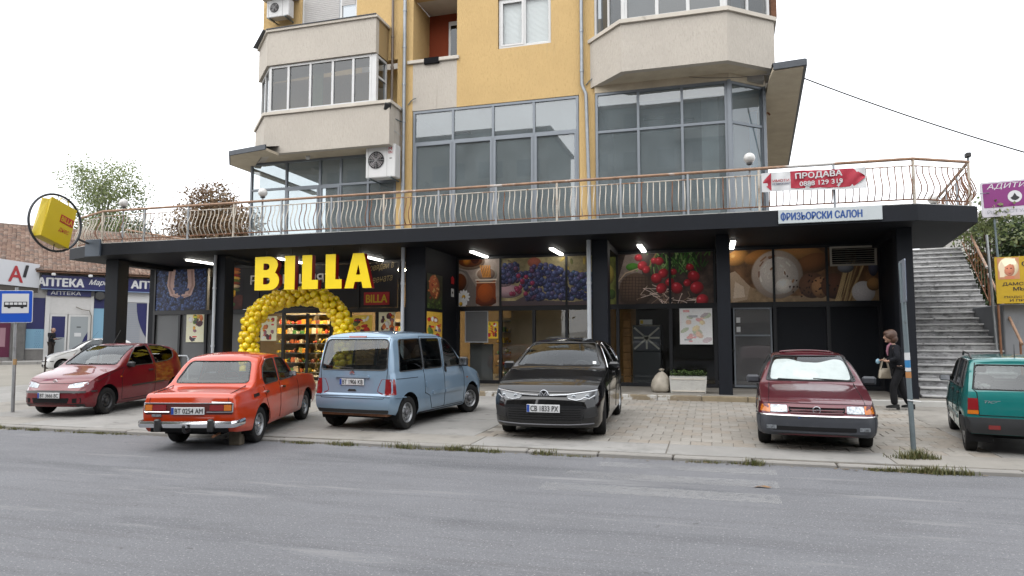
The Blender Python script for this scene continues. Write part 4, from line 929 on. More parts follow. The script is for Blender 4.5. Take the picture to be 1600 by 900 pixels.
# balloon arch
arch = thing('balloon_arch', 'arch of yellow balloons around the shop entrance', 'balloon arch', (-11.5, 17.35, STZ))
bm_ = MB(); prof = [(.002, -.155), (.02, -.15), (.012, -.135), (.03, -.12), (.07, -.085), (.103, -.035), (.115, .02), (.106, .07), (.075, .108), (.035, .127), (.002, .131)]
bm_.lathe(prof, 14, 'z', (0, 0, 0), False)
by = mat('yellow_balloon', (1.35, 1.0, .012), .28, spec=.6, coat=.3); by.node_tree.nodes['Principled BSDF'].inputs['Subsurface Weight'].default_value = .15
by2 = mat('deep_yellow_balloon', (1.2, .82, .008), .28, spec=.6, coat=.3)
bme = [bm_.mesh('balloon', by, 80), bm_.mesh('balloon', by2, 80)]
apath = [(-1.58, 0), (-1.60, .9), (-1.58, 1.7), (-1.3, 2.12), (-.75, 2.42), (-.1, 2.55), (.6, 2.50), (1.15, 2.25), (1.45, 1.85), (1.55, 1.3), (1.55, .5), (1.55, 0)]
pts = []
for i in range(len(apath) - 1):
    p0, p1, p2, p3 = [np.array(apath[min(max(k, 0), len(apath) - 1)]) for k in (i - 1, i, i + 1, i + 2)]
    for s in np.linspace(0, 1, 12, endpoint=False): pts.append(.5 * ((2 * p1) + (-p0 + p2) * s + (2 * p0 - 5 * p1 + 4 * p2 - p3) * s * s + (-p0 + 3 * p1 - 3 * p2 + p3) * s ** 3))
pts = np.array(pts); dl = np.r_[0, np.cumsum(np.hypot(*np.diff(pts, axis=0).T))]
rr_ = random.Random(4); nring = int(dl[-1] / .165)
for k in range(nring):
    s = .12 + k * .165; x = np.interp(s, dl, pts[:, 0]); z = np.interp(s, dl, pts[:, 1]); x2 = np.interp(s + .05, dl, pts[:, 0]); z2 = np.interp(s + .05, dl, pts[:, 1])
    t_ = Vector((x2 - x, 0, z2 - z)).normalized(); u_ = Vector((0, 1, 0)); v_ = t_.cross(u_)
    for q in range(6):
        a = 2 * math.pi * (q + .5 * (k % 2)) / 6 + rr_.gauss(0, .12); d_ = u_ * math.cos(a) + v_ * math.sin(a)
        c = Vector((x, 0, z)) + d_ * rr_.uniform(.165, .205) + t_ * rr_.gauss(0, .015); o = obj('balloon', bme[rr_.random() < .35], arch, c)
        o.rotation_mode = 'QUATERNION'; o.rotation_quaternion = d_.to_track_quat('Z', 'Y'); sc_ = rr_.uniform(.78, 1.1); o.scale = (sc_, sc_, sc_)

# rain pipes on the columns
pipe([(-13.98, 16.84, STZ), (-13.98, 16.84, 4.08)], .045, M['white_pipe'], 'pale rain pipe on the column left of the balloon arch', clips=[(-13.98, 16.84, z) for z in (1.4, 3.1)])
pipe([(-7.93, 16.84, STZ), (-7.93, 16.84, 4.08)], .05, M['white_pipe'], 'pale rain pipe at the cross wall behind the blue van', clips=[(-7.93, 16.84, z) for z in (1.4, 3.1)])
pipe([(-2.86, 16.84, STZ), (-2.86, 16.84, 4.08)], .055, M['white_pipe'], 'pale rain pipe on the column behind the black car', clips=[(-2.86, 16.84, z) for z in (1.4, 3.0)])
# louvre
t = thing('ventilation_grille', 'pale louvred ventilation grille above the bread poster corner', 'grille', (3.05, YW - .06, 3.49))
b = MB(); b.box(0, 1.1, 0, .05, 0, .05); b.box(0, 1.1, 0, .05, .46, .51); b.box(0, .05, 0, .05, .05, .46); b.box(1.05, 1.1, 0, .05, .05, .46); b.build('rim', M['cream_trim'], t); b = MB(); b.box(.05, 1.05, .035, .045, .05, .46); b.build('dark_back', M['dark'], t)
for k in range(7):
    b = MB(); z = .075 + k * .056; b.add([(.05, .0, z), (1.05, .0, z), (1.05, .033, z + .028), (.05, .033, z + .028), (.05, .006, z + .006), (1.05, .006, z + .006)], [(0, 1, 2, 3), (0, 4, 5, 1)]); b.build('slat', M['cream_trim'], t)
# taped machine behind the glass, wooden stack, planter, sack
t = thing('parcel_machine', 'dark machine with taped screen behind the glass under the radish poster', 'machine', (-2.12, 19.75, STZ))
b = MB(); b.bbox(0, .8, 0, .6, 0, .95, .02); b.bbox(.0, .8, .05, .6, .95, 1.7, .02); b.build('cabinet', mat('machine_grey', (.05, .055, .065), .5), t, 30); b = MB(); b.box(.04, .76, .03, .05, 1.0, 1.65); b.build('screen', mat('screen_grey', (.09, .095, .12), .2), t)
for a, c in (((.05, 1.02), (.75, 1.63)), ((.05, 1.63), (.75, 1.02)), ((.04, 1.34), (.76, 1.34)), ((.4, 1.02), (.4, 1.4))): b = MB(); b.bar((a[0], .022, a[1]), (c[0], .022, c[1]), .05, .004, (0, 1, 0)); b.build('tape', mat('masking_tape', (.55, .53, .48), .7), t)
b = MB(); b.box(.2, .55, .1, .2, 1.72, 1.86); b.build('header', M['bwhite'], t); b = MB(); b.box(.22, .3, .09, .099, 1.74, 1.84); b.build('header_mark', M['yellow_p'], t)
t = thing('wooden_panel', 'upright warm wooden wall panel inside the window by the taped machine', 'panel', (-2.4, 19.9, STZ))
wd = mat('warm_wood', (.36, .18, .06), .6, var=.3, vscale=5, emit=(.36, .15, .04), estr=.0)
for k in range(9): b = MB(); b.bbox(0, .22, 0, .1, .02 + k * .23, .23 + k * .23, .006); b.build('board', wd, t)
t = thing('planter', 'white concrete planter box with low greenery on the shop step', 'planter', (-.96, 17.1, STZ))
b = MB(); b.add([(.03, 0, 0), (.85, 0, 0), (.85, .38, 0), (.03, .38, 0), (0, -.02, .40), (.88, -.02, .40), (.88, .4, .40), (0, .4, .40)], [(0, 3, 2, 1), (4, 5, 6, 7), (0, 1, 5, 4), (1, 2, 6, 5), (2, 3, 7, 6), (3, 0, 4, 7)]); b.build('box', mat('planter_white', (.62, .61, .57), .8, var=.1, vscale=5, bump=.6, bscale=18, spots=((.4, .38, .33), 5, .6, .1, (1, 1, 1))), t)
b = MB(); b.box(.05, .83, -.028, -.004, .04, .07); b.build('rib', M['cream_trim'], t); b = MB(); b.box(.05, .83, -.028, -.004, .33, .36); b.build('rib', M['cream_trim'], t)
def leafmat(n, c): return mat(n, c, .55, var=.35, vscale=9)
lf = MB(); r = random.Random(2)
for k in range(420):
    x, y = r.uniform(.02, .86), r.uniform(.0, .38); z = .4 + r.uniform(0, .13); a = r.uniform(0, 6.28); L = r.uniform(.03, .07); up = r.uniform(.1, .9)
    d = Vector((math.cos(a), math.sin(a), up)).normalized() * L; s = Vector((-math.sin(a), math.cos(a), 0)) * L * .35
    lf.quad(Vector((x, y, z)), Vector((x, y, z)) + d * .5 + s, Vector((x, y, z)) + d, Vector((x, y, z)) + d * .5 - s)
o = lf.build('foliage', leafmat('planter_leaves', (.09, .16, .035)), t)
t = thing('rubble_sack', 'pale tied plastic sack leaning beside the planter', 'sack', (-1.18, 17.3, STZ))
b = MB(); b.lathe([(.17, 0), (.225, .05), (.235, .17), (.205, .30), (.15, .40), (.08, .47), (.035, .51), (.07, .56), (.02, .58)], 18)
b.v = [(x * (1 + .12 * math.sin(7 * math.atan2(y, x) + z * 9)) + .05 * z, y * (1 + .1 * math.sin(5 * math.atan2(y, x) - z * 7)), z) for x, y, z in b.v]
b.build('bag', mat('sack_white', (.50, .45, .37), .6, var=.15, vscale=6, bump=.8, bscale=9), t, 60)
b = MB(); b.lathe([(.045, .495), (.05, .51), (.045, .525)], 10); b.build('tie', M['plastic_black'], t)

# signs on the slab
t = thing('sale_banner', 'red and white cloth banner with arrows and phone number on the terrace railing', 'banner', (1.18, 15.88, 4.83))
NXB, NZB = 60, 12
def cloth(x0, x1, f0, f1, y, m, nm, edge=None):
    b = MB(); n = 30
    for i in range(n + 1):
        for j in range(9):
            s = i / n; v = j / 8; x = x0 + (x1 - x0) * s
            z = f0(x) + (f1(x) - f0(x)) * v
            yy = y + .012 * math.sin(x * 9 + v * 3) + .01 * math.sin(x * 21 - v * 6)
            b.v.append((x, yy, z))
    for i in range(n):
        for j in range(8): a = i * 9 + j; b.f.append((a, a + 9, a + 10, a + 1))
    return b.build(nm, m, t, 60)
def zt(x): return .44 + .012 * math.sin(x * 3)
def zb(x): return .0 + .02 * math.sin(x * 2 + 1) + .0 * x
cloth(0, 2.1, zb, zt, 0, M['bwhite'], 'cloth')
rb = mat('red_cloth', (.50, .02, .05), .7, var=.1, vscale=4)
cloth(.03, .2, lambda x: zb(x) + .2 - (x - .03) * 1.1, lambda x: zb(x) + .24 + (x - .03) * 1.05, -.006, rb, 'arrow_print')
cloth(.6, 1.85, lambda x: zb(x) + .05, zt, -.006, rb, 'field_print')
cloth(1.85, 2.08, lambda x: zb(x) + .05 + (x - 1.85) * .8, lambda x: zt(x) - (x - 1.85) * .8, -.006, rb, 'arrow_print')
text_obj('lettering', 'ПРОДАВА', M['bwhite'], .93, .15, t, (.70, -.026, .24), bold=.06, rot=(math.pi / 2, -.02, 0)); text_obj('lettering', '0888 129 319', M['bwhite'], .86, .1, t, (.78, -.026, .1), bold=.03, rot=(math.pi / 2, -.02, 0))
text_obj('lettering', 'ИМОТИ', M['red_p'], .34, .06, t, (.23, -.024, .22), bold=.04); text_obj('lettering', 'НЕДВИЖИМИ', M['navy_p'], .36, .05, t, (.22, -.024, .15), bold=.03)
t = thing('salon_sign', 'white board with blue hair salon lettering on the slab edge', 'sign', (1.51, 15.93, 4.13))
b = MB(); b.bbox(0, 2.06, -.03, .015, 0, .30, .006); b.build('board', mat('sign_board_white', (.66, .72, .74), .5, var=.05, vscale=3), t); text_obj('lettering', 'ФРИЗЬОРСКИ САЛОН', mat('sign_blue', (.012, .09, .36), .5), 1.62, .19, t, (.05, -.034, .055), bold=.06)

# ---------------------------------------------------------------- stairs on the right
st = thing('outdoor_stairs', 'long worn grey stone stairs climbing beside the shop to the terrace', 'stairs', (4.5, 17.25, .2), R(-9))
NS, RI, RU, SWD = 26, .163, .285, 1.95
stm = [mat('worn_step_%d' % k, c, .85, var=.22, vscale=4, bump=.4, bscale=30, spots=[(tuple(x * .45 for x in c), 3.5, .49, .12, (1, 1, 2)), (tuple(x * 1.4 for x in c), 6, .55, .08, (.5, 1, 1)), (tuple(x * .5 for x in c), 14, .6, .06, (.4, 1, 1))]) for k, c in enumerate(((.47, .47, .475), (.53, .53, .53), (.42, .42, .425)))]
trm = [mat('pale_tread_%d' % k, c, .85, var=.15, vscale=4, spots=[(tuple(x * .5 for x in c), 4, .56, .08, (1, 1, 1))]) for k, c in enumerate(((.62, .62, .62), (.72, .72, .71)))]
for k in range(NS):
    b = MB(); w = SWD
    b.bbox(.0, w, k * RU + random.uniform(-.006, .006), (k + 1) * RU + .2, k * RI - .02, (k + 1) * RI - .045, .006); s_o = b.build('step', stm[k % 3], st)
    cu_ = random.uniform(.5, w - .5)
    for a, c in ((0, cu_), (cu_, w)):
        b = MB(); b.bbox(a + .003, c - .003, k * RU - .04 + random.uniform(-.01, .01), (k + 1) * RU + .1, (k + 1) * RI - .044, (k + 1) * RI + random.uniform(-.005, .005), .01); b.build('tread', trm[random.randrange(2)], s_o)
b = MB(); b.extr([(0, 0), (0.001, 0)], 0, 0) if False else None
b = MB(); pr_ = [(.0, -.1), (NS * RU, NS * RI - .1), (NS * RU, -.2), (.0, -.2)]
b.add([(0.02, p[0], p[1]) for p in pr_] + [(SWD - .02, p[0], p[1]) for p in pr_], [(0, 1, 2, 3), (7, 6, 5, 4), (0, 4, 5, 1), (1, 5, 6, 2), (2, 6, 7, 3), (3, 7, 4, 0)]); b.build('flight_base', M['concrete'], st)
b = MB(); b.box(0, SWD, NS * RU + .2, NS * RU + 2.2, NS * RI - .3, NS * RI); b.build('landing', M['concrete'], st)
hr = thing('stair_handrail', 'rusty tubular handrail with thin bars along the right side of the stairs', 'handrail', (4.5, 17.25, .2), R(-9))
def sp(s, dz): return (SWD + .06, s * NS * RU, s * NS * RI + dz)
b = MB(); b.tube([sp(.08, .95), sp(.50, .98)], .032, 8); b.build('rail', M['rust_hand'], hr, 50); b = MB(); b.tube([sp(.52, 1.08), sp(1.0, 1.05)], .034, 8); b.build('rail', M['rust_hand'], hr, 50)
b = MB(); b.tube([sp(.52, .2), sp(1.0, .2)], .014, 6); b.build('rail', M['rust'], hr)
for k in range(9): b = MB(); q = .52 + .48 * k / 9; b.tube([sp(q, .2), sp(q, 1.05)], .011, 5); b.build('bar', M['rust'], hr)
for q in (.1, .3, .5): b = MB(); b.tube([sp(q, -.1), sp(q, .95)], .024, 6); b.build('post', M['rust'], hr)
# ---------------------------------------------------------------- pharmacy row on the left
RZ = math.atan2(D.y, D.x)
phm = thing('pharmacy_building', 'low tiled pharmacy with navy fascia and white shop doors on the left', 'building', (PH0.x, PH0.y, 0), RZ)
def pb(name, m, a0, a1, z0, z1, d0=-.06, d1=.02, parent=phm): b = MB(); b.box(a0, a1, -d1, -d0, z0, z1); return b.build(name, m, parent)
wwall = mat('pharmacy_white', (.74, .73, .72), .6, var=.05); navy = mat('navy_panel', (.018, .022, .13), .4); lblue = mat('pale_blue_panel', (.25, .48, .66), .5); greyw = mat('grey_plinth', (.28, .27, .26), .8, var=.15, vscale=3)
pb('wall', wwall, -9, 9, .1, 5.3, -6.0, -.08)
pb('pillar', mat('grey_pillar', (.17, .165, .16), .8, var=.2, vscale=4), -1.62, -1.06, .4, 4.4, -.1, .25)
pb('blue_window', navy, -1.02, -.22, 2.15, 3.85, -.05, 0); w_ = pb('blue_window', lblue, -1.02, -.22, 1.1, 2.145, -.05, 0)
for i in range(9):
    for j in range(10):
        b = MB(); b.box(-.62 + i * .045, -.595 + i * .045, -.006, -.001, 1.16 + j * .095, 1.19 + j * .095)
        if (i + j) % 1 == 0 and i < 9: o = b.build('dot', navy, w_) if (i % 2 == j % 2 and i < 6) else None
pb('plinth', greyw, -1.02, -.2, .46, 1.05, -.05, .02); pb('frame', M['white_pvc'], -1.04, -.2, 1.05, 1.1, -.05, .05); pb('frame', M['white_pvc'], -.21, -.0, .46, 4.0, -.05, .06)
pb('door_header', wwall, 0, 1.9, 2.99, 4.02, -.05, .03)
for a0, a1, m_ in ((.02, .82, navy), (.88, 1.9, mat('frosted_door', (.42, .46, .48), .3))):
    d_ = pb('door', M['white_pvc'], a0, a1, .50, 2.98, -.05, .03); pb('door_glass', m_, a0 + .09, a1 - .09, .85 if m_ is navy else .75, 2.86, .031, .036, d_)
    if m_ is navy: pb('door_foil', MATS['frosted_door'], a0 + .09, a1 - .09, .76, 1.7, .037, .04, d_)
    else:
        b = MB(); b.add([(a1 - .09, -.042, .9), (a1 - .09, -.042, 2.0), (a1 - .25, -.042, 1.7), (a1 - .38, -.042, 1.3), (a1 - .42, -.042, .9)], [(0, 1, 2, 3, 4)]); b.build('door_foil', navy, d_)
        pb('notice', M['bwhite'], a0 + .3, a0 + .62, 1.75, 1.95, .041, .044, d_); pb('notice', M['blackp'], a0 + .4, a0 + .6, 2.25, 2.3, .041, .044, d_)
pb('frame', M['white_pvc'], 1.9, 2.05, .46, 4.0, -.05, .06); s_ = pb('blue_window', navy, 2.06, 2.6, 3.35, 4.3, -.05, 0); pb('blue_window', lblue, 2.06, 2.6, .8, 3.34, -.05, 0)
pb('plinth', greyw, 2.06, 9, .46, .79, -.05, .03)
pb('wall_band', M['bwhite'], 3.2, 8.8, 3.75, 4.4, -.05, .03); g_ = pb('shutter_window', mat('shutter_pale', (.42, .43, .46), .5), 3.35, 8.8, .8, 3.74, -.05, 0)
for k in range(26): pb('slat', mat('slat_blue', (.36, .39, .44), .5), 3.4, 4.4, .9 + k * .108, .97 + k * .108, .001, .012, g_)
b = MB(); arcp = [(4.2, 3.7), (6.0, 3.7), (6.0, .9)] + [(6.0 - 1.8 * math.sin(R(t)) * 1.0, .9 + 2.8 * (1 - math.cos(R(t)))) for t in range(10, 90, 10)]
b.add([(x, -.016, z) for x, z in arcp], [tuple(range(len(arcp)))]); b.build('navy_swoosh', navy, g_)
for a in (3.3, 4.75, 6.1): pb('frame', M['white_pvc'], a, a + .07, .8, 3.76, -.02, .05)
# fascia with lettering
pb('fascia', navy, -.46, 9, 4.36, 5.1, -.05, .32); pb('fascia_edge', mat('pale_blue_edge', (.3, .42, .7), .4), -.46, 9, 4.32, 4.355, -.05, .34)
def ptxt(s, m, a, z, w, h, d=.33, **k): text_obj('lettering', s, m, w, h, phm, (a, -d, z), (math.pi / 2, 0, 0), **k)
ptxt('АПТЕКА', M['bwhite'], -.62, 4.5, 2.12, .44, bold=.09); ptxt('Марешки', M['bwhite'], 1.75, 4.58, 1.65, .36, bold=.04, shear=.4); ptxt('АПТЕКА', M['bwhite'], 3.85, 4.55, 2.3, .44, bold=.09)
sm_ = pb('small_sign', navy, -.16, 1.9, 3.98, 4.3, -.05, .12); text_obj('lettering', 'АПТЕКА', M['bwhite'], 1.4, .2, sm_, (.0, -.125, 4.05), (math.pi / 2, 0, 0), bold=.02)
pb('gutter', mat('wood_gutter', (.20, .10, .055), .7, var=.2, vscale=4), -9, 9, 5.22, 5.36, -.3, .55)
for a in (.07, 1.79): b = MB(); b.bbox(a - .1, a + .1, -.62, -.42, 5.06, 5.2, .03); b.build('flood_lamp', M['white'], phm)
b = MB(); b.lathe([(.22, 0), (.26, .1), (.26, .2), (.2, .22)], 20, 'y', (2.32, -.32, 4.05)); b.build('fan_box', mat('fan_dark', (.05, .05, .05), .6), phm)
b = MB(); b.tube([(1.2, -.12, 3.4), (1.5, -.25, 3.25), (1.85, -.2, 3.2), (1.95, -.12, 2.9), (1.95, -.1, .6)], .03, 6); b.build('cable', mat('cable_tan', (.3, .28, .24), .7), phm)
# tiled roof: every tile a small curved piece
tm_ = [(.29, .195, .15), (.24, .155, .12), (.34, .25, .20), (.21, .16, .135)]
tb = [MB() for _ in tm_]; rr2 = random.Random(9); nrow = 34
for r_ in range(nrow):
    y0 = -.62 + r_ * .185; z0 = 5.32 + r_ * .093
    for k in range(86):
        a = -9 + k * .21 + rr2.gauss(0, .006); q = tb[min(3, int(rr2.random() ** 1.5 * 4))]; j = rr2.gauss(0, .012); w = .2
        q.add([(a, y0 + j, z0 + .04), (a + w * .5, y0 + j, z0 + .085), (a + w, y0 + j, z0 + .04), (a, y0 + .21, z0 + .115), (a + w * .5, y0 + .21, z0 + .15), (a + w, y0 + .21, z0 + .115), (a, y0 + j, z0 - .0), (a + w, y0 + j, z0 - .0)],
              [(0, 1, 4, 3), (1, 2, 5, 4), (0, 6, 7, 2, 1)])
for q, c_ in zip(tb, tm_): o = q.build('roof_tile', mat('roof_tile_%d' % tm_.index(c_), c_, .9, var=.25, vscale=2), phm); o['kind'] = 'stuff'
b = MB(); b.add([(-9, -.6, 5.3), (9, -.6, 5.3), (9, 5.7, 8.45), (-9, 5.7, 8.45), (-9, 11, 5.3), (9, 11, 5.3)], [(0, 1, 2, 3), (3, 2, 5, 4)]); b.build('roof_deck', mat('roof_dirt', (.1, .06, .045), .9), phm)
b = MB(); b.tube([(-9, 5.7, 8.48), (9, 5.7, 8.48)], .1, 8); b.build('ridge', mat('ridge_tile', (.25, .2, .17), .9, var=.3), phm)
# phone shop sign and window at the far left
t = thing('phone_shop_sign', 'white light box with red A and dark 1 at the left edge', 'sign', (0, 0, 0))
p_r = Vector(ph(-.56, .35, 0)); dv = Vector((-.24, .97, 0)).normalized(); p_l = p_r - dv * 4.6
b = MB(); q = [p_l, p_r, p_r + Vector((-.3, 0, 0)), p_l + Vector((-.3, 0, 0))]; b.prism([(v.x, v.y) for v in q], 4.36, 5.64); b.build('box', mat('sign_light_white', (.80, .82, .86), .4), t)
rz_ = math.atan2(dv.y, dv.x)
text_obj('letter', 'A', M['red_p'], .95, .82, t, tuple(p_l + dv * 2.45 + Vector((.02, 0, 4.56))), (math.pi / 2, 0, rz_), bold=.04); text_obj('letter', '1', M['blackp'], .36, .62, t, tuple(p_l + dv * 3.42 + Vector((.02, 0, 4.86))), (math.pi / 2, 0, rz_), bold=.05, shear=.15)
b = MB(); q = [p_l, p_r, p_r + Vector((-.3, 0, 0)), p_l + Vector((-.3, 0, 0))]; b.prism([(v.x, v.y) for v in [a_ + Vector((-.05, 0, 0)) for a_ in q]], 4.1, 4.355); b.build('canopy_edge', mat('canopy_brown', (.09, .075, .06), .7), t)
t2 = thing('phone_shop_window', 'magenta shop window under the phone shop sign at the left edge', 'shop window', (PH0.x, PH0.y, 0), RZ)
pb('window_print', mat('magenta_print', (.13, .008, .05), .4), -4.2, -1.7, .65, 2.5, -.05, .03, t2); pb('window_print', mat('pink_print', (.45, .25, .3), .4), -2.6, -1.9, 1.2, 2.2, .031, .034, t2); pb('window_sill', greyw, -4.2, -1.66, .46, .64, -.05, .08, t2)

# ---------------------------------------------------------------- round sign with the yellow bag
t = thing('round_bag_sign', 'yellow shopping bag inside a black ring at the left corner of the slab', 'sign', (-17.8, 14.87, 4.9))
b = MB(); b.tube([(0, .81 * math.cos(a), .81 * math.sin(a)) for a in np.linspace(0, 2 * math.pi, 48, endpoint=False)], .034, 8, closed=True); b.build('ring', mat('ring_black', (.03, .035, .045), .4), t, 60)
bag = bpy.data.objects.new('bag', None); COL.objects.link(bag); bag.parent = t; bag.rotation_euler = (R(-14), 0, R(8)); bag.location = (0, -.02, -.0); bag.scale = (1.13, 1.13, 1.13)
ym = mat('bag_yellow', (.74, .55, .003), .5, var=.04, vscale=3)
b = MB(); hw, hd = .45, .14
b.add([(hd, -hw, -.52), (hd, hw, -.52), (hd, hw * .93, .52), (hd * .6, hw * .93, .54), (-hd, hw, -.52), (-hd, -hw, -.52), (-hd, -hw * .93, .50), (-hd * .6, hw * .93, .52), (hd, -hw * .93, .52), (0, -hw * 1.12, -.1), (.0, -hw * .78, .5), (.02, -hw * 1.0, -.53)],
      [(0, 1, 2, 8), (1, 4, 7, 3, 2), (4, 5, 6, 7), (0, 8, 10, 9), (9, 10, 6, 5), (0, 9, 11), (9, 5, 11), (0, 11, 5, 4, 1)]); b.build('bag_body', ym, bag)
for y_ in (-.12, .12): 
    pass
b = MB(); b.tube([(hd * .8, -.16, .5), (hd * .8, -.13, .62), (hd * .8, .13, .62), (hd * .8, .16, .5)], .014, 6); b.build('bag_handle', ym, bag)
b = MB(); b.box(hd + .002, hd + .008, -.02, .40, .02, .22); b.build('logo_field', M['red_p'], bag); text_obj('logo', 'BILLA', M['yellow_p'], .36, .13, bag, (hd + .011, .01, .055), (math.pi / 2, 0, math.pi / 2), bold=.03)
text_obj('lettering', 'днес', M['red_p'], .34, .13, bag, (hd + .006, .0, -.24), (math.pi / 2, 0, math.pi / 2), bold=.0, shear=.3)
b = MB(); b.tube([(0, 0, .5), (0, .05, .81)], .012, 6); b.build('rod', M['plastic_black'], t); b = MB(); b.tube([(0, 0, -.5), (0, -.04, -.81)], .014, 6); b.build('rod', M['plastic_black'], t)
b = MB(); b.bar((0, .72, -.36), (.1, 1.15, -.5), .05, .05); b.build('arm', M['plastic_black'], t); b = MB(); b.bbox(-.05, .5, 1.02, 1.09, -.85, -.34, .01); b.build('mount_plate', mat('mount_grey', (.10, .125, .16), .5, .2), t)
# ---------------------------------------------------------------- car kit
def pchip(pts):
    x = np.array([p[0] for p in pts], float); y = np.array([p[1] for p in pts], float); h = np.diff(x); d = np.diff(y) / h; n = len(x); m = np.zeros(n)
    for i in range(1, n - 1):
        if d[i - 1] * d[i] > 0: w1, w2 = 2 * h[i] + h[i - 1], h[i] + 2 * h[i - 1]; m[i] = (w1 + w2) / (w1 / d[i - 1] + w2 / d[i])
    m[0], m[-1] = d[0], d[-1]
    def f(t):
        t = np.clip(t, x[0], x[-1]); i = np.clip(np.searchsorted(x, t) - 1, 0, n - 2); u = (t - x[i]) / h[i]
        return (2 * u ** 3 - 3 * u ** 2 + 1) * y[i] + (u ** 3 - 2 * u ** 2 + u) * h[i] * m[i] + (-2 * u ** 3 + 3 * u ** 2) * y[i + 1] + (u ** 3 - u ** 2) * h[i] * m[i + 1]
    return f
def linf(pts):
    x = [p[0] for p in pts]; y = [p[1] for p in pts]; return lambda t: np.interp(t, x, y)
def rpoly(pts, r, n=4):
    """round the corners of a polygon"""
    out = []; m = len(pts); rs = r if isinstance(r, (list, tuple)) else [r] * m
    for i in range(m):
        p0, p, p1 = Vector(pts[i - 1]), Vector(pts[i]), Vector(pts[(i + 1) % m]); a, b = p0 - p, p1 - p
        k = min(rs[i], a.length * .45, b.length * .45); A = p + a.normalized() * k; B = p + b.normalized() * k
        for q in range(n + 1): t = q / n; c = A * (1 - t) ** 2 + p * 2 * t * (1 - t) + B * t * t; out.append((c.x, c.y))
    return out
def pin(p, poly):
    x, y = p; c = False; j = len(poly) - 1
    for i in range(len(poly)):
        xi, yi = poly[i]; xj, yj = poly[j]
        if (yi > y) != (yj > y) and x < (xj - xi) * (y - yi) / (yj - yi) + xi: c = not c
        j = i
    return c
def nearest_on(p, poly):
    best = None
    for i in range(len(poly)):
        a = Vector(poly[i]); b = Vector(poly[(i + 1) % len(poly)]); ab = b - a; t = max(0, min(1, (Vector(p) - a).dot(ab) / max(ab.length_squared, 1e-12))); q = a + ab * t; d = (q - Vector(p)).length
        if best is None or d < best[0]: best = (d, q)
    return best[1], best[0]

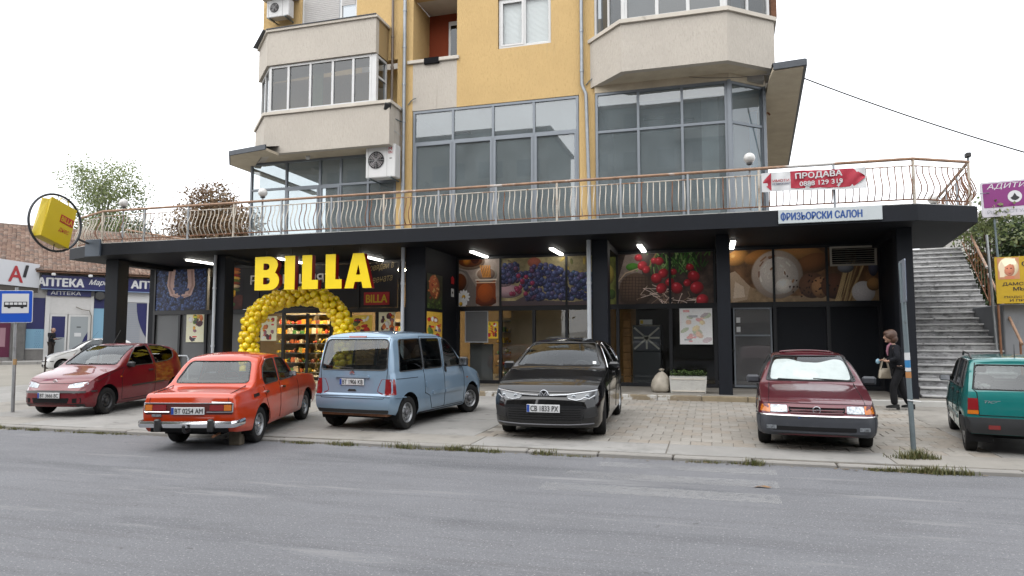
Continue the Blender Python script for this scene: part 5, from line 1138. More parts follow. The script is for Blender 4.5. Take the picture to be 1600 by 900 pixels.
CK = .92          # one scale for all vehicles so that they sit with the kerb and the shop at the same survey scale
class Car:
    def __init__(c, label, spec, loc, heading_deg, name='parked_car', cat='car', pitch=0.):
        c.S = spec; c.L = spec['L']; c.t = thing(name, label, cat, loc)
        c.t.rotation_euler = (0, -pitch, R(heading_deg)); c.Xf = spec['ovf'] + spec['wb'] / 2      # front end x, origin midway between the axles
        c.paint = spec['paint']; c.shell(); c.k = spec.get('k', CK); c.t.scale = (c.k,) * 3
    def X(c, s): return c.Xf - s
    def shell(c):
        S = c.S; L = c.L
        ft, fb, fbt, fw = pchip(S['top']), linf(S['bot']), pchip(S['belt']), pchip(S['w'])
        fi, ri = pchip(S['fx']), pchip(S['rx'])
        st = set(np.round(np.arange(0, L, .042), 3)) | {L}
        for a, _ in S['top']: st.add(round(min(a, L), 3))
        for e in (.012, .026): st.add(e); st.add(L - e)
        st = sorted(st); st = [s for k, s in enumerate(st) if k == 0 or s - st[k - 1] > .006]; st[-1] = L
        NSd, NG, NR, NT = 15, 15, 4, 13
        side = linf(S.get('side', [(0, .92), (.1, .975), (.45, 1.0), (.75, .99), (.93, .965), (1, .945)]))
        J = NSd + NG + NR; rows = []
        for s in st:
            top = float(ft(s)); bot = float(fb(s)); belt = min(float(fbt(s)), top - .015); w = float(fw(s)); pts = []
            for k in range(NSd): f = k / (NSd - 1); pts.append((w * float(side(f)), bot + (belt - bot) * f))
            wb = pts[-1][0]; wr, zr = S['wroof'], S['zroof']; pw = S.get('tumble', 1.25); wr_ = min(wr, wb)
            crown = S.get('crown', .035) if top > belt + .15 else min(S.get('hcrown', .03), (top - belt) * .8)
            ze = top - crown; f_y = lambda z: wb + (wr_ - wb) * max(0, min(1.05, (z - belt) / max(.05, zr - belt))) ** pw
            rc = min(S.get('rc', .07), (ze - belt) * .45); z1 = ze - rc; y1 = f_y(z1); ye = f_y(ze) - min(rc * .9, wb * .3)
            for k in range(1, NG + 1): z = belt + (z1 - belt) * k / NG; pts.append((f_y(z), z))
            for k in range(1, NR + 1): t = k / NR; cx, cz = f_y(ze), ze; pts.append((y1 * (1 - t) ** 2 + cx * 2 * t * (1 - t) + ye * t * t, z1 * (1 - t) ** 2 + cz * 2 * t * (1 - t) + ze * t * t))
            for k in range(1, NT + 1): y = ye * (1 - k / NT); pts.append((y, ze + crown * (1 - (y / max(ye, 1e-3)) ** 2)))
            rows.append(np.array(pts))
        A = np.array(rows); n = len(st); NP = A.shape[1]; SS = np.array(st)[:, None] * np.ones((1, NP)); Y, Z = A[..., 0], A[..., 1]
        rf, rr = S.get('rf', .55), S.get('rr', .5)
        hf = np.clip(1 - SS / rf, 0, 1) ** 2; hr = np.clip(1 - (L - SS) / rr, 0, 1) ** 2
        Wm = max(p[1] for p in S['w'])
        bow = lambda Y: (1 - np.clip(Y / Wm, 0, 1) ** 2)
        Xc = c.Xf - (SS + fi(Z) * hf - ri(Z) * hr) + S['bowf'] * (bow(Y) - 1) * hf - S['bowr'] * (bow(Y) - 1) * hr
        V = []; F = []; idx = {}
        def vid(i, j, sg):
            k = (i, j, sg if j < NP - 1 else 1)
            if k not in idx: idx[k] = len(V); V.append((Xc[i, j], Y[i, j] * k[2], Z[i, j]))
            return idx[k]
        for sg in (1, -1):
            for i in range(n - 1):
                for j in range(NP - 1):
                    q = (vid(i, j, sg), vid(i, j + 1, sg), vid(i + 1, j + 1, sg), vid(i + 1, j, sg))
                    F.append(('side' if j < J - 2 else 'top', q if sg < 0 else q[::-1], j >= NSd - 1, i))
        for end, i, sgn, hv in (('front', 0, 1, S['bowf']), ('rear', n - 1, -1, S['bowr'])):
            e_ = (fi if end == 'front' else ri)
            grid = []
            for j in range(J):
                row = []
                for k in range(2 * NT + 1):
                    fr = -1 + k / NT
                    if k == 0: row.append(vid(i, j, -1)); continue
                    if k == 2 * NT: row.append(vid(i, j, 1)); continue
                    y = Y[i, j] * fr; cr = (Z[i, NP - 1] - Z[i, J - 1]) * (1 - fr * fr) * (j / (J - 1)) ** 3; z = Z[i, j] + cr
                    x = c.Xf - (st[i] + sgn * float(e_(z))) + sgn * hv * (float(bow(abs(y))) - 1); V.append((x, y, z)); row.append(len(V) - 1)
                grid.append(row)
            grid.append([vid(i, J - 1 + k, -1) for k in range(NT + 1)][:-1] + [vid(i, NP - 1, 1)] + [vid(i, J - 1 + NT - k, 1) for k in range(1, NT + 1)])
            for j in range(J):
                for k in range(2 * NT):
                    q = (grid[j][k], grid[j][k + 1], grid[j + 1][k + 1], grid[j + 1][k]); q2 = tuple(dict.fromkeys(q))
                    if len(q2) > 2: F.append((end, q2 if sgn > 0 else q2[::-1], True, i))
        c.V, c.F = V, F
        c.bvh = BVHTree.FromPolygons([Vector(v) for v in V], [f[1] for f in F])
        # holes: wheel arches and windows
        Va = [list(v) for v in V]; dead = set()
        arches = [(c.X(S['ovf']), S['ra']), (c.X(S['ovf'] + S['wb']), S.get('ra2', S['ra']))]; zc = S['rw'] + .015
        cen = [tuple(sum(V[a][d] for a in f[1]) / len(f[1]) for d in range(3)) for f in F]
        for k, (reg, q, up, i) in enumerate(F):
            if reg != 'side': continue
            m = cen[k]
            if any((m[0] - ax) ** 2 + (m[2] - zc) ** 2 < ra * ra and m[2] < zc + ra for ax, ra in arches): dead.add(k)
        alive = set(); dv = set()
        for k, f in enumerate(F): (dv if k in dead else alive).update(f[1])
        for v in alive & dv:
            x, y, z = V[v]; ax, ra = min(arches, key=lambda a: abs(a[0] - x)); d = math.hypot(x - ax, z - zc)
            if z > S['bot'][0][1] + .03 or True: kx = ra / max(d, 1e-6); Va[v][0] = ax + (x - ax) * kx; Va[v][2] = max(min(p[1] for p in S['bot']), zc + (z - zc) * kx)
        for W in S['win']:
            view = W['view']; poly = [(c.X(a), b) for a, b in W['poly']] if view == 'side' else W['poly']
            dn = set(); b0, b1 = min(p[0] for p in poly), max(p[0] for p in poly); d0, d1 = min(p[1] for p in poly), max(p[1] for p in poly)
            for k, (reg, q, up, i) in enumerate(F):
                if k in dead or reg not in W.get('reg', {'side': ('side', 'top'), 'front': ('top', 'front', 'side'), 'rear': ('top', 'rear', 'side')}[view]) or not up: continue
                m = cen[k]; ha = m[0] if view == 'side' else m[1]
                if ha < b0 or ha > b1 or m[2] < d0 or m[2] > d1: continue
                if view == 'front' and m[0] < c.X(W['s1']): continue
                if view == 'rear' and m[0] > c.X(W['s0']): continue
                if view == 'side' and W.get('left') is not None and (m[1] > 0) != W['left']: continue
                if pin((m[0], m[2]) if view == 'side' else (m[1], m[2]), poly): dn.add(k)
            al = set(); d2 = set()
            for k, f in enumerate(F):
                if k in dn: d2.update(f[1])
                elif k not in dead: al.update(f[1])
            for v in al & d2:
                x, y, z = V[v]; p2, dd = nearest_on((x, z) if view == 'side' else (y, z), poly)
                if dd > .07: continue
                h = c.hit(view, p2.x, p2.y, 1 if y > 0 else -1)
                if h and (h - Vector(V[v])).length < .14: Va[v] = list(h)
            dead |= dn
        b = MB(); b.v = [tuple(v) for v in Va]; b.f = [f[1] for k, f in enumerate(F) if k not in dead]
        o = b.build('body', c.paint, c.t, 28); c.body = o
        bm = bmesh.new(); bm.from_mesh(o.data); bmesh.ops.delete(bm, geom=[v for v in bm.verts if not v.link_faces], context='VERTS'); bmesh.ops.remove_doubles(bm, verts=bm.verts, dist=.0005); bm.to_mesh(o.data); bm.free(); o.data.set_sharp_from_angle(angle=R(28))
        # glass, rubber
        for W in S['win']:
            for sg in ((1, -1) if W['view'] == 'side' else (1,)):
                poly = [(c.X(a), b_) for a, b_ in W['poly']] if W['view'] == 'side' else W['poly']
                g = c.decal(W.get('name', 'window'), poly, W['view'], -.006, 0, W.get('glass', M['car_glass']), sg, res=.07, raw=True, fair=True, smooth=80)
                if W.get('seal', .011) > 0: c.tube_on('window_seal', poly + [poly[0]], W['view'], W.get('seal', .011), W.get('sealmat', M['plastic_black']), sg, raw=True, parent=g)
        # wheel wells, underside, cabin
        yb = S['w'][len(S['w']) // 2][1]
        for ax, ra in arches:
            for sg in (1, -1):
                b = MB(); n = 16; yo, yi = sg * (yb - .05), sg * (yb - .36)
                for k in range(n + 1): a = R(-20 + 220 * k / n); x, z = ax + (ra + .004) * math.cos(a), max(.1, zc + (ra + .004) * math.sin(a)); b.v += [(x, yo, z), (x, yi, z)]
                b.f = [(2 * k, 2 * k + 1, 2 * k + 3, 2 * k + 2) for k in range(n)] + [tuple(2 * k + 1 for k in range(n + 1))]; b.build('wheel_housing', M['dark'], c.t)
        zb = max(.17, min(p[1] for p in S['bot']) + .02); b = MB(); b.box(c.X(L - .25), c.X(.25), -yb + .33, yb - .33, zb, zb + .1); b.build('underside', M['dark'], c.t)
        b = MB(); b.box(c.X(S['ovf'] + S['wb'] - S['ra'] - .03), c.X(S['ovf'] + S['ra'] + .03), -yb + .05, yb - .05, zb + .01, zb + .09); b.build('floor_pan', M['dark'], c.t)
    def hit(c, view, a, b, sg=1):
        if view == 'front': o, d = Vector((9, a, b)), Vector((-1, 0, 0))
        elif view == 'rear': o, d = Vector((-9, a, b)), Vector((1, 0, 0))
        elif view == 'top': o, d = Vector((a, b, 9)), Vector((0, 0, -1))
        else: o, d = Vector((a, 9 * sg, b)), Vector((0, -sg, 0))
        r = c.bvh.ray_cast(o, d); return r[0]
    AX = {'front': Vector((1, 0, 0)), 'rear': Vector((-1, 0, 0)), 'top': Vector((0, 0, 1))}
    def conv(c, poly, view, raw): return poly if (raw or view in ('front', 'rear')) else ([(c.X(a), b) for a, b in poly])
    def decal(c, name, poly, view, off, th, m, sg=1, res=.05, raw=False, parent=None, smooth=35, fair=False):
        """piece that lies on the body: outline poly in the view plane, raised by off, with edge depth th"""
        poly = c.conv(poly, view, raw); ax = c.AX.get(view, Vector((0, sg, 0)))
        P2 = []
        for i in range(len(poly)):
            a, b = Vector(poly[i]), Vector(poly[(i + 1) % len(poly)]); k = max(1, int((b - a).length / res))
            P2 += [a + (b - a) * q / k for q in range(k)]
        nb = len(P2); ed = [(i, (i + 1) % nb) for i in range(nb)]; pl = [(p.x, p.y) for p in P2]
        x0, x1 = min(p[0] for p in pl), max(p[0] for p in pl); y0, y1 = min(p[1] for p in pl), max(p[1] for p in pl)
        gx = max(1, int((x1 - x0) / res)); gy = max(1, int((y1 - y0) / res)); pts = list(P2)
        for i in range(1, gx):
            for j in range(1, gy):
                q = (x0 + (x1 - x0) * i / gx, y0 + (y1 - y0) * j / gy)
                if pin(q, pl) and nearest_on(q, pl)[1] > res * .35: pts.append(Vector(q))
        r = delaunay_2d_cdt(pts, ed, [], 1, 1e-6); v2, e2, f2 = r[0], r[1], r[2]
        b = MB(); last = None
        for p in v2:
            h = c.hit(view, p.x, p.y, sg)
            if h is None:
                dd = min(((c.hit(view, p.x * k, p.y * k2, sg), k) for k in (1, .98, .95, .9) for k2 in (1, .98, 1.02, .95)), key=lambda q: q[0] is None); h = dd[0]
                if h is None: h = last or Vector((0, 0, 0))
                h = Vector((h.x, p.x, p.y)) if view in ('front', 'rear') else (Vector((p.x, h.y, p.y)) if view == 'side' else Vector((p.x, p.y, h.z)))
            last = h; b.v.append(tuple(h + ax * off))
        if fair:      # a pane is one clean curve: fit a smooth surface through the sampled points
            q = np.array(b.v); k3 = 0 if view in ('front', 'rear') else (1 if view == 'side' else 2); a_, b_ = [q[:, k] for k in range(3) if k != k3]
            am, bm2, as_, bs_ = a_.mean(), b_.mean(), max(np.ptp(a_), 1e-3), max(np.ptp(b_), 1e-3); u, v = (a_ - am) / as_, (b_ - bm2) / bs_
            T = np.stack([np.ones_like(u), u, v, u * u, u * v, v * v, u * u * v, u ** 4, v ** 3], 1); co, *_ = np.linalg.lstsq(T, q[:, k3], rcond=None); q[:, k3] = T @ co; b.v = [tuple(x) for x in q]
        cnt = {}
        for f in f2:
            for i in range(len(f)): k = (f[i], f[(i + 1) % len(f)]); cnt[k] = cnt.get(k, 0) + 1
        flip = {'front': False, 'rear': True, 'top': False}.get(view, sg > 0)
        b.f = [tuple(f)[::-1] if flip else tuple(f) for f in f2]
        if th > 0:
            nv = len(b.v); b.v += [tuple(Vector(v) - ax * th) for v in b.v[:nv]]
            for (i, j) in cnt:
                if (j, i) not in cnt: b.f.append((j, i, i + nv, j + nv) if not flip else (i, j, j + nv, i + nv))
        return b.build(name, m, parent or c.t, smooth)
    def both(c, name, poly, view, off, th, m, **k):
        if view == 'side': return [c.decal(name, poly, view, off, th, m, sg, **k) for sg in (1, -1)]
        return [c.decal(name, poly, view, off, th, m, **k), c.decal(name, [(-a, b) for a, b in poly][::-1], view, off, th, m, **k)]
    def tube_on(c, name, line, view, r, m, sg=1, raw=False, off=0., parent=None, n=5, step=.05):
        line = c.conv(line, view, raw); ax = c.AX.get(view, Vector((0, sg, 0))); pts = []
        closed = line[0] == line[-1]
        for a, b in zip(line[:-1], line[1:]):
            a, b = Vector(a), Vector(b); k = max(1, int((b - a).length / step))
            for q in range(k): p = a + (b - a) * q / k; h = c.hit(view, p.x, p.y, sg); (pts.append(h + ax * off) if h else None)
        if not closed: h = c.hit(view, line[-1][0], line[-1][1], sg); (pts.append(h + ax * off) if h else None)
        if len(pts) < 2: return None
        bb = MB(); bb.tube(pts, r, n, closed=closed); return bb.build(name, m, parent or c.t, 60)
    def gaps(c, lines, view='side'):
        for l in lines:
            for sg in ((1, -1) if view == 'side' else (1,)): c.tube_on('panel_gap', l, view, .006, M['dark'], sg)
    def box(c, name, m, s0, s1, y0, y1, z0, z1, bev=.02, parent=None, sm=30):
        b = MB(); b.bbox(c.X(s1), c.X(s0), y0, y1, z0, z1, bev); return b.build(name, m, parent or c.t, sm)
    def plate(c, txt, view, s, y, z, w=.52, h=.113):
        x = c.hit(view, y, z).x; g = 1 if view == 'front' else -1; x += g * .012
        b = MB(); b.bbox(x - .01, x + .006, y - w / 2, y + w / 2, z - h / 2, z + h / 2, .004); o = b.build('number_plate', M['bwhite'], c.t)
        xo = x + .0075 * g if g > 0 else x - .0115
        y_l = y - g * w / 2                                   # left edge as read
        b = MB(); a0, a1 = sorted((y_l + g * .004, y_l + g * .045)); b.box(min(xo, xo + .001 * g), max(xo, xo + .001 * g), a0, a1, z - h / 2 + .004, z + h / 2 - .004); b.build('country_band', M['blue_p'], o)
        rot = (math.pi / 2, 0, math.pi / 2) if g > 0 else (math.pi / 2, 0, -math.pi / 2)
        text_obj('plate_text', txt, M['blackp'], w - .085, h * .68, o, (xo + .002 * g, y_l + g * .062, z - h * .34), rot, bold=.02)
    def wheel_set(c, style, rimmat=None, steer=0., cap=None):
        S = c.S; r, wd = S['rw'], S.get('tw', .185); rr = r * S.get('rimk', .62); rm = rimmat or M['steel']
        ty = MB(); h = wd / 2
        ty.lathe([(rr, -h * .82), (rr + .012, -h * .96), (r * .86, -h * 1.04), (r * .955, -h * .94), (r * .99, -h * .72), (r, -h * .3), (r, h * .3), (r * .99, h * .72), (r * .955, h * .94), (r * .86, h * 1.04), (rr + .012, h * .96), (rr, h * .82)], 40, 'y', cap=False); tym = ty.mesh('tyre', M['rubber'], 40)
        ri = MB(); o = h * .82
        ri.lathe([(rr + .004, o), (rr - .004, o + .008), (rr - .018, o - .002), (rr - .03, o - .03), (rr - .034, -o)], 40, 'y', cap=False)
        hub = MB()
        if style == 'steel':
            ri.lathe([(rr - .03, o - .03), (rr * .86, o - .045), (rr * .74, o - .03), (rr * .55, o - .012), (rr * .38, o - .03), (.001, o - .032)], 40, 'y', cap=False)
            for k in range(8):
                a = k * math.pi / 4; ci = MB(); ci.lathe([(rr * .075, o - .014), (.001, o - .013)], 8, 'y', (rr * .66 * math.cos(a), .004, rr * .66 * math.sin(a)), cap=False); hub.add(ci.v, ci.f)
            hb = MB(); hb.lathe([(rr * .30, o - .03), (rr * .28, o + .004), (rr * .16, o + .02), (.001, o + .022)], 20, 'y', cap=False)
        elif style == 'alloy':
            nsp = 10
            for k in range(nsp):
                a = 2 * math.pi * k / nsp; ca, sa = math.cos(a), math.sin(a); q = []
                for rad, hw_, yy in ((rr * .16, .026, o - .012), (rr * .95, .02, o - .004)):
                    for s_ in (-1, 1): q.append((rad * ca - s_ * hw_ * sa, yy, rad * sa + s_ * hw_ * ca))
                for rad, hw_, yy in ((rr * .16, .03, o - .05), (rr * .95, .026, o - .05)):
                    for s_ in (-1, 1): q.append((rad * ca - s_ * hw_ * sa, yy, rad * sa + s_ * hw_ * ca))
                ri.add(q, [(0, 1, 3, 2), (1, 5, 7, 3), (0, 2, 6, 4)])
            hub.lathe([(rr - .034, -o * .2), (.001, -o * .2)], 30, 'y', cap=False)
            hb = MB(); hb.lathe([(rr * .22, o - .04), (rr * .2, o - .008), (.001, o - .004)], 18, 'y', cap=False)
        else:   # plastic wheel cover with blades
            ri.lathe([(rr - .01, o), (rr * .9, o + .012), (rr * .5, o + .02), (rr * .2, o + .012), (.001, o + .01)], 40, 'y', cap=False)
            for k in range(7):
                a = 2 * math.pi * k / 7; pts = []
                for rad, da in ((.45, -.12), (.82, -.2), (.82, .2), (.45, .12)): pts.append((rr * rad * math.cos(a + da), o + .021 if rad < .5 else o + .0165, rr * rad * math.sin(a + da)))
                hub.add(pts, [(0, 1, 2, 3)])
            hb = MB(); hb.lathe([(rr * .18, o + .012), (rr * .16, o + .022), (.001, o + .024)], 18, 'y', cap=False)
        rim_m = ri.mesh('rim', rm, 40); hole_m = hub.mesh('rim_opening', M['dark']); cap_m = hb.mesh('hub_cap', cap or rm, 40)
        yb = S['w'][len(S['w']) // 2][1]
        for fr, ss in ((True, S['ovf']), (False, S['ovf'] + S['wb'])):
            for sg in (1, -1):
                w = bpy.data.objects.new('wheel', None); COL.objects.link(w); w.parent = c.t; w.empty_display_size = .1
                w.location = (c.X(ss), sg * (yb - wd / 2 - S.get('inset', .035)), r); w.rotation_euler = (0, 0, (0 if sg > 0 else math.pi) + (steer if fr else 0))
                for nm, me in (('tyre', tym), ('rim', rim_m), ('rim_opening', hole_m), ('hub_cap', cap_m)):
                    o2 = obj(nm, me, w)
                    if nm == 'rim_opening': o2['kind'] = 'stuff'
    def cabin(c, s_dash, s_front, s_rear, zf, m=None, wheel_left=True, rear=True):
        m = m or mat('seat_cloth', (.035, .035, .04), .9, var=.2, vscale=12); yb = c.S['w'][len(c.S['w']) // 2][1] - .12
        c.box('dashboard', M['plastic_black'], s_dash, s_dash + .42, -yb, yb, zf + .3, zf + .62, .06)
        for sg in (1, -1):
            b = c.box('front_seat', m, s_front, s_front + .5, sg * .36 - .23, sg * .36 + .23, zf + .12, zf + .34, .05)
            bk = MB(); bk.bbox(-.08, .08, -.22, .22, 0, .55, .05); bk.build('seat_back', m, b, 30, loc=(c.X(s_front + .5), sg * .36, zf + .26), rot=(0, -.22, 0))
            hd = MB(); hd.bbox(-.05, .05, -.12, .12, 0, .17, .04); hd.build('headrest', m, b, 30, loc=(c.X(s_front + .65), sg * .36, zf + .84))
        if rear:
            c.box('rear_bench', m, s_rear, s_rear + .45, -yb + .1, yb - .1, zf + .12, zf + .36, .05)
            bk = MB(); bk.bbox(-.08, .08, -yb + .08, yb - .08, 0, .5, .05); bk.build('bench_back', m, c.t, 30, loc=(c.X(s_rear + .47), 0, zf + .26), rot=(0, -.25, 0))
        sw = MB(); sw.tube([(0, .18 * math.cos(a), .18 * math.sin(a)) for a in np.linspace(0, 2 * math.pi, 20, endpoint=False)], .014, 6, closed=True); sw.bar((0, -.17, 0), (0, .17, 0), .03, .02); sw.build('steering_wheel', M['plastic_black'], c.t, 50, loc=(c.X(s_dash + .52), .36 if wheel_left else -.36, zf + .62), rot=(0, .45, 0))
    def mirror(c, s, z, out, m=None, size=(.1, .17, .12)):
        for sg in (1, -1):
            h = c.hit('side', c.X(s), z, sg); b = MB(); b.bbox(-size[0] / 2, size[0] / 2, -size[1] / 2, size[1] / 2, -size[2] / 2, size[2] / 2, .03)
            o = b.build('door_mirror', m or M['plastic_black'], c.t, 30, loc=(h.x + .02, h.y + sg * (out + size[1] / 2 - .06), z + .02), rot=(0, 0, -sg * .15))
            g = MB(); g.quad((0, -size[1] * .4, -size[2] * .36), (0, -size[1] * .4, size[2] * .36), (0, size[1] * .4, size[2] * .36), (0, size[1] * .4, -size[2] * .36)); g.build('mirror_glass', M['chrome'], o, loc=(-size[0] / 2 - .002, 0, 0))
            b = MB(); b.bar((h.x, h.y - sg * .03, z - .03), (h.x + .01, h.y + sg * (out + .03), z - .01), .05, .035); b.build('mirror_arm', M['plastic_black'], c.t)
    def wipers(c, view, pairs, z_off=.012):
        for (a, b) in pairs: c.tube_on('wiper', [a, b], view, .009, M['plastic_black'], off=z_off)
def carpaint(name, col, metal=.25, rough=.32, flake=.0, dirt=.06):
    m = mat(name, col, rough, metal, var=.02, vscale=2, coat=1.0, spots=((tuple(.6 * x + .4 * y for x, y in zip(col, (.2, .18, .15)))), 2.2, .56, .3, (1, 1, 1)) if dirt else None)
    m.node_tree.nodes['Principled BSDF'].inputs['Coat Roughness'].default_value = .045; m.node_tree.nodes['Principled BSDF'].inputs['Specular IOR Level'].default_value = .12
    return m
# ---------------------------------------------------------------- the parked cars
def badge_ring(c, view, y, z, r, strokes, m=None, back=None):
    h = c.hit(view, y, z); g = 1 if view == 'front' else -1; m = m or M['chrome']; b = MB()
    b.tube([(0, r * math.cos(a), r * math.sin(a)) for a in np.linspace(0, 2 * math.pi, 24, endpoint=False)], r * .13, 6, closed=True)
    for l in strokes:
        for a, e in zip(l[:-1], l[1:]): b.bar((0, a[0] * r, a[1] * r), (0, e[0] * r, e[1] * r), r * .2, r * .2, (1, 0, 0))
    o = b.build('badge', m, c.t, 50, loc=(h.x + g * .012, y, z))
    if back: bb = MB(); bb.lathe([(r * .95, 0), (.001, .002)], 20, 'x', cap=False); bb.build('badge_field', back, o, loc=(-.004 * g, 0, 0))
    return o
def bumper_bar(c, view, z, zh, dep, off, ymax, m, wrap=.25, name='bumper'):
    g = 1 if view == 'front' else -1; pts = []
    for y in np.linspace(-ymax, ymax, 25):
        h = c.hit(view, y, z); pts.append((h.x + g * off, y))
    a0, a1 = pts[0], pts[-1]
    pts = [(a0[0] - g * wrap, a0[1] - .05), (a0[0] - g * .04, a0[1] - .04)] + pts + [(a1[0] - g * .04, a1[1] + .04), (a1[0] - g * wrap, a1[1] + .05)]
    b = MB(); n = len(pts); prof = [(-.5, -.3), (-.5, .3), (-.2, .5), (.2, .5), (.5, .3), (.5, -.3)]
    for i, (x, y) in enumerate(pts):
        p, q = Vector(pts[max(i - 1, 0)]), Vector(pts[min(i + 1, n - 1)]); d = (q - p).normalized(); nn = Vector((d.y, -d.x)) * g
        for a, e in prof: b.v.append((x + nn.x * e * dep, y + nn.y * e * dep, z + a * zh))
    k = len(prof)
    b.f = [(i * k + j, (i + 1) * k + j, (i + 1) * k + (j + 1) % k, i * k + (j + 1) % k) for i in range(n - 1) for j in range(k)] + [tuple(range(k)), tuple((n - 1) * k + j for j in range(k))]
    return b.build(name, m, c.t, 40, fix=True)

# --- orange saloon -------------------------------------------------------------------------------------------
sp_ = dict(L=4.18, ovf=.76, wb=2.40, rw=.30, tw=.165, ra=.345, rimk=.63, inset=.05, bowf=.05, bowr=.025, rr=.3, wroof=.60, zroof=1.42, rc=.065, crown=.04, hcrown=.018, tumble=1.15,
    top=[(0, .74), (.06, .85), (.25, .90), (.8, .955), (1.3, .99), (1.36, 1.0), (1.7, 1.27), (1.92, 1.405), (2.1, 1.455), (2.45, 1.48), (2.85, 1.45), (3.02, 1.385), (3.25, 1.19), (3.46, 1.0), (3.55, .972), (3.9, .95), (4.12, .932), (4.16, .915), (4.18, .87)],
    belt=[(0, .68), (.3, .84), (1.3, .915), (2.5, .915), (3.6, .905), (4.0, .895), (4.18, .84)], bot=[(0, .32), (.5, .25), (3.4, .25), (4.18, .34)],
    w=[(0, .69), (.06, .735), (.4, .76), (1.5, .775), (3.2, .772), (3.95, .755), (4.14, .735), (4.18, .715)][:7] + [(4.18, .718)], fx=[(.3, .08), (.5, .02), (.65, 0), (.85, .02)], rx=[(.32, .08), (.5, .02), (.7, 0), (.85, .02), (.95, .05)],
    side=[(0, .93), (.08, .97), (.4, 1.0), (.68, .995), (.74, 1.0), (.92, .97), (1, .95)],
    paint=carpaint('orange_car_paint', (.66, .058, .010), .0, .35),
    win=[dict(view='rear', poly=rpoly([(-.615, 1.02), (.615, 1.02), (.515, 1.355), (-.515, 1.355)], .07), s0=2.8, name='rear_window'),
         dict(view='front', poly=rpoly([(-.60, 1.03), (.60, 1.03), (.51, 1.37), (-.51, 1.37)], .06), s1=2.15, name='windscreen'),
         dict(view='side', poly=rpoly([(1.60, .955), (1.90, 1.345), (2.27, 1.365), (2.27, .955)], [.03, .04, .03, .03]), name='door_window'),
         dict(view='side', poly=rpoly([(2.35, .955), (2.35, 1.365), (2.70, 1.355), (2.92, 1.24), (3.02, 1.06), (2.96, .955)], .04), name='door_window')])
c = Car('orange red vintage saloon parked with its boot towards the road', sp_, (0, 0, 0), 105, 'vintage_car', 'car', pitch=.043)
def place_by(c, wheel, world, hd, z):
    """put the car so that the outer contact of the given wheel (front?, left?) stands at world"""
    S = c.S; fr, lf = wheel; yb = S['w'][len(S['w']) // 2][1] - S.get('inset', .035); lx = c.k * (S['wb'] / 2) * (1 if fr else -1); ly = c.k * yb * (1 if lf else -1)
    a = R(hd); c.t.location = (world[0] - (lx * math.cos(a) - ly * math.sin(a)), world[1] - (lx * math.sin(a) + ly * math.cos(a)), z)
place_by(c, (False, False), (-6.76, 9.26), 105, .052)
ol, rl = M['orange_lamp'], M['red_lamp']
dk = mat('dark_red_panel', (.10, .012, .01), .4)
c.decal('tail_panel', rpoly([(-.685, .615), (.685, .615), (.69, .785), (-.69, .785)], .02), 'rear', .004, 0, dk)
for sg in (1, -1):
    c.decal('tail_lamp', rpoly(sorted([(sg * .34, .675), (sg * .555, .675), (sg * .555, .765), (sg * .34, .765)], key=lambda p: 0) if sg > 0 else [(-.555, .675), (-.34, .675), (-.34, .765), (-.555, .765)], .008), 'rear', .022, .02, rl)
    q = [(.56, .675), (.672, .675), (.672, .765), (.56, .765)]; c.decal('turn_lamp', rpoly(q if sg > 0 else [(-a, b) for a, b in q][::-1], .008), 'rear', .022, .02, ol)
for l in ([(-.69, .79), (.69, .79)], [(.69, .79), (.69, .655)], [(-.69, .79), (-.69, .655)], [(.69, .655), (.29, .655)], [(-.69, .655), (-.29, .655)]): c.tube_on('chrome_trim', l, 'rear', .009, M['chrome'], off=.012)
c.plate('BT 0254 AM', 'rear', 0, 0, .672)
c.decal('script_badge', [(-.66, .80), (-.36, .80), (-.36, .815), (-.66, .815)], 'rear', .006, .004, M['chrome'])
c.decal('reversing_lamp', rpoly([(.42, .58), (.57, .58), (.57, .62), (.42, .62)], .01), 'rear', .02, .02, M['clear_lamp'])
bumper_bar(c, 'rear', .475, .10, .06, .10, .70, M['chrome'], .35)
for y in (-.40, .42): b = MB(); b.bbox(-.05, .03, -.045, .045, -.10, .09, .02); h = c.hit('rear', y, .475); b.build('overrider', M['plastic_black'], c.t, 30, loc=(h.x - .13, y, .47))
b = MB(); b.tube([(c.X(3.9), -.02, .36), (c.X(4.3), -.02, .36), (c.X(4.36), -.02, .40), (c.X(4.36), -.02, .44)], .022, 8); b.ball((c.X(4.36), -.02, .46), .028, 10, 6); b.build('tow_ball', M['plastic_black'], c.t, 50)
b = MB(); b.tube([(c.X(3.5), -.35, .30), (c.X(4.2), -.40, .28)], .022, 8); b.build('exhaust_pipe', M['rust'], c.t, 50)
b = MB(); b.box(c.X(4.15), c.X(3.9), -.6, .6, .34, .42); b.build('rear_apron', M['dark'], c.t)
c.gaps([[(1.35, .36), (1.37, .90)], [(2.31, .30), (2.31, .94)], [(3.04, .93), (2.98, .72), (2.80, .42), (2.78, .32)]]); c.gaps([[(-.62, .80), (-.60, .985)], [(.62, .80), (.60, .985)]], 'rear')
for sg in (1, -1):
    for s in (2.18, 2.98): c.decal('door_handle', rpoly([(s - .08, .815), (s + .06, .815), (s + .06, .85), (s - .08, .85)], .01), 'side', .03, .03, M['chrome'], sg)
    c.decal('air_vent', rpoly([(3.28, .80), (3.50, .79), (3.50, .845), (3.28, .85)], .008), 'side', .006, .006, M['dark'], sg)
    c.tube_on('drip_rail', [(1.55, .96), (1.88, 1.385), (2.3, 1.41), (2.72, 1.40), (3.0, 1.26), (3.1, 1.05)], 'side', .011, c.paint, sg, off=.004)
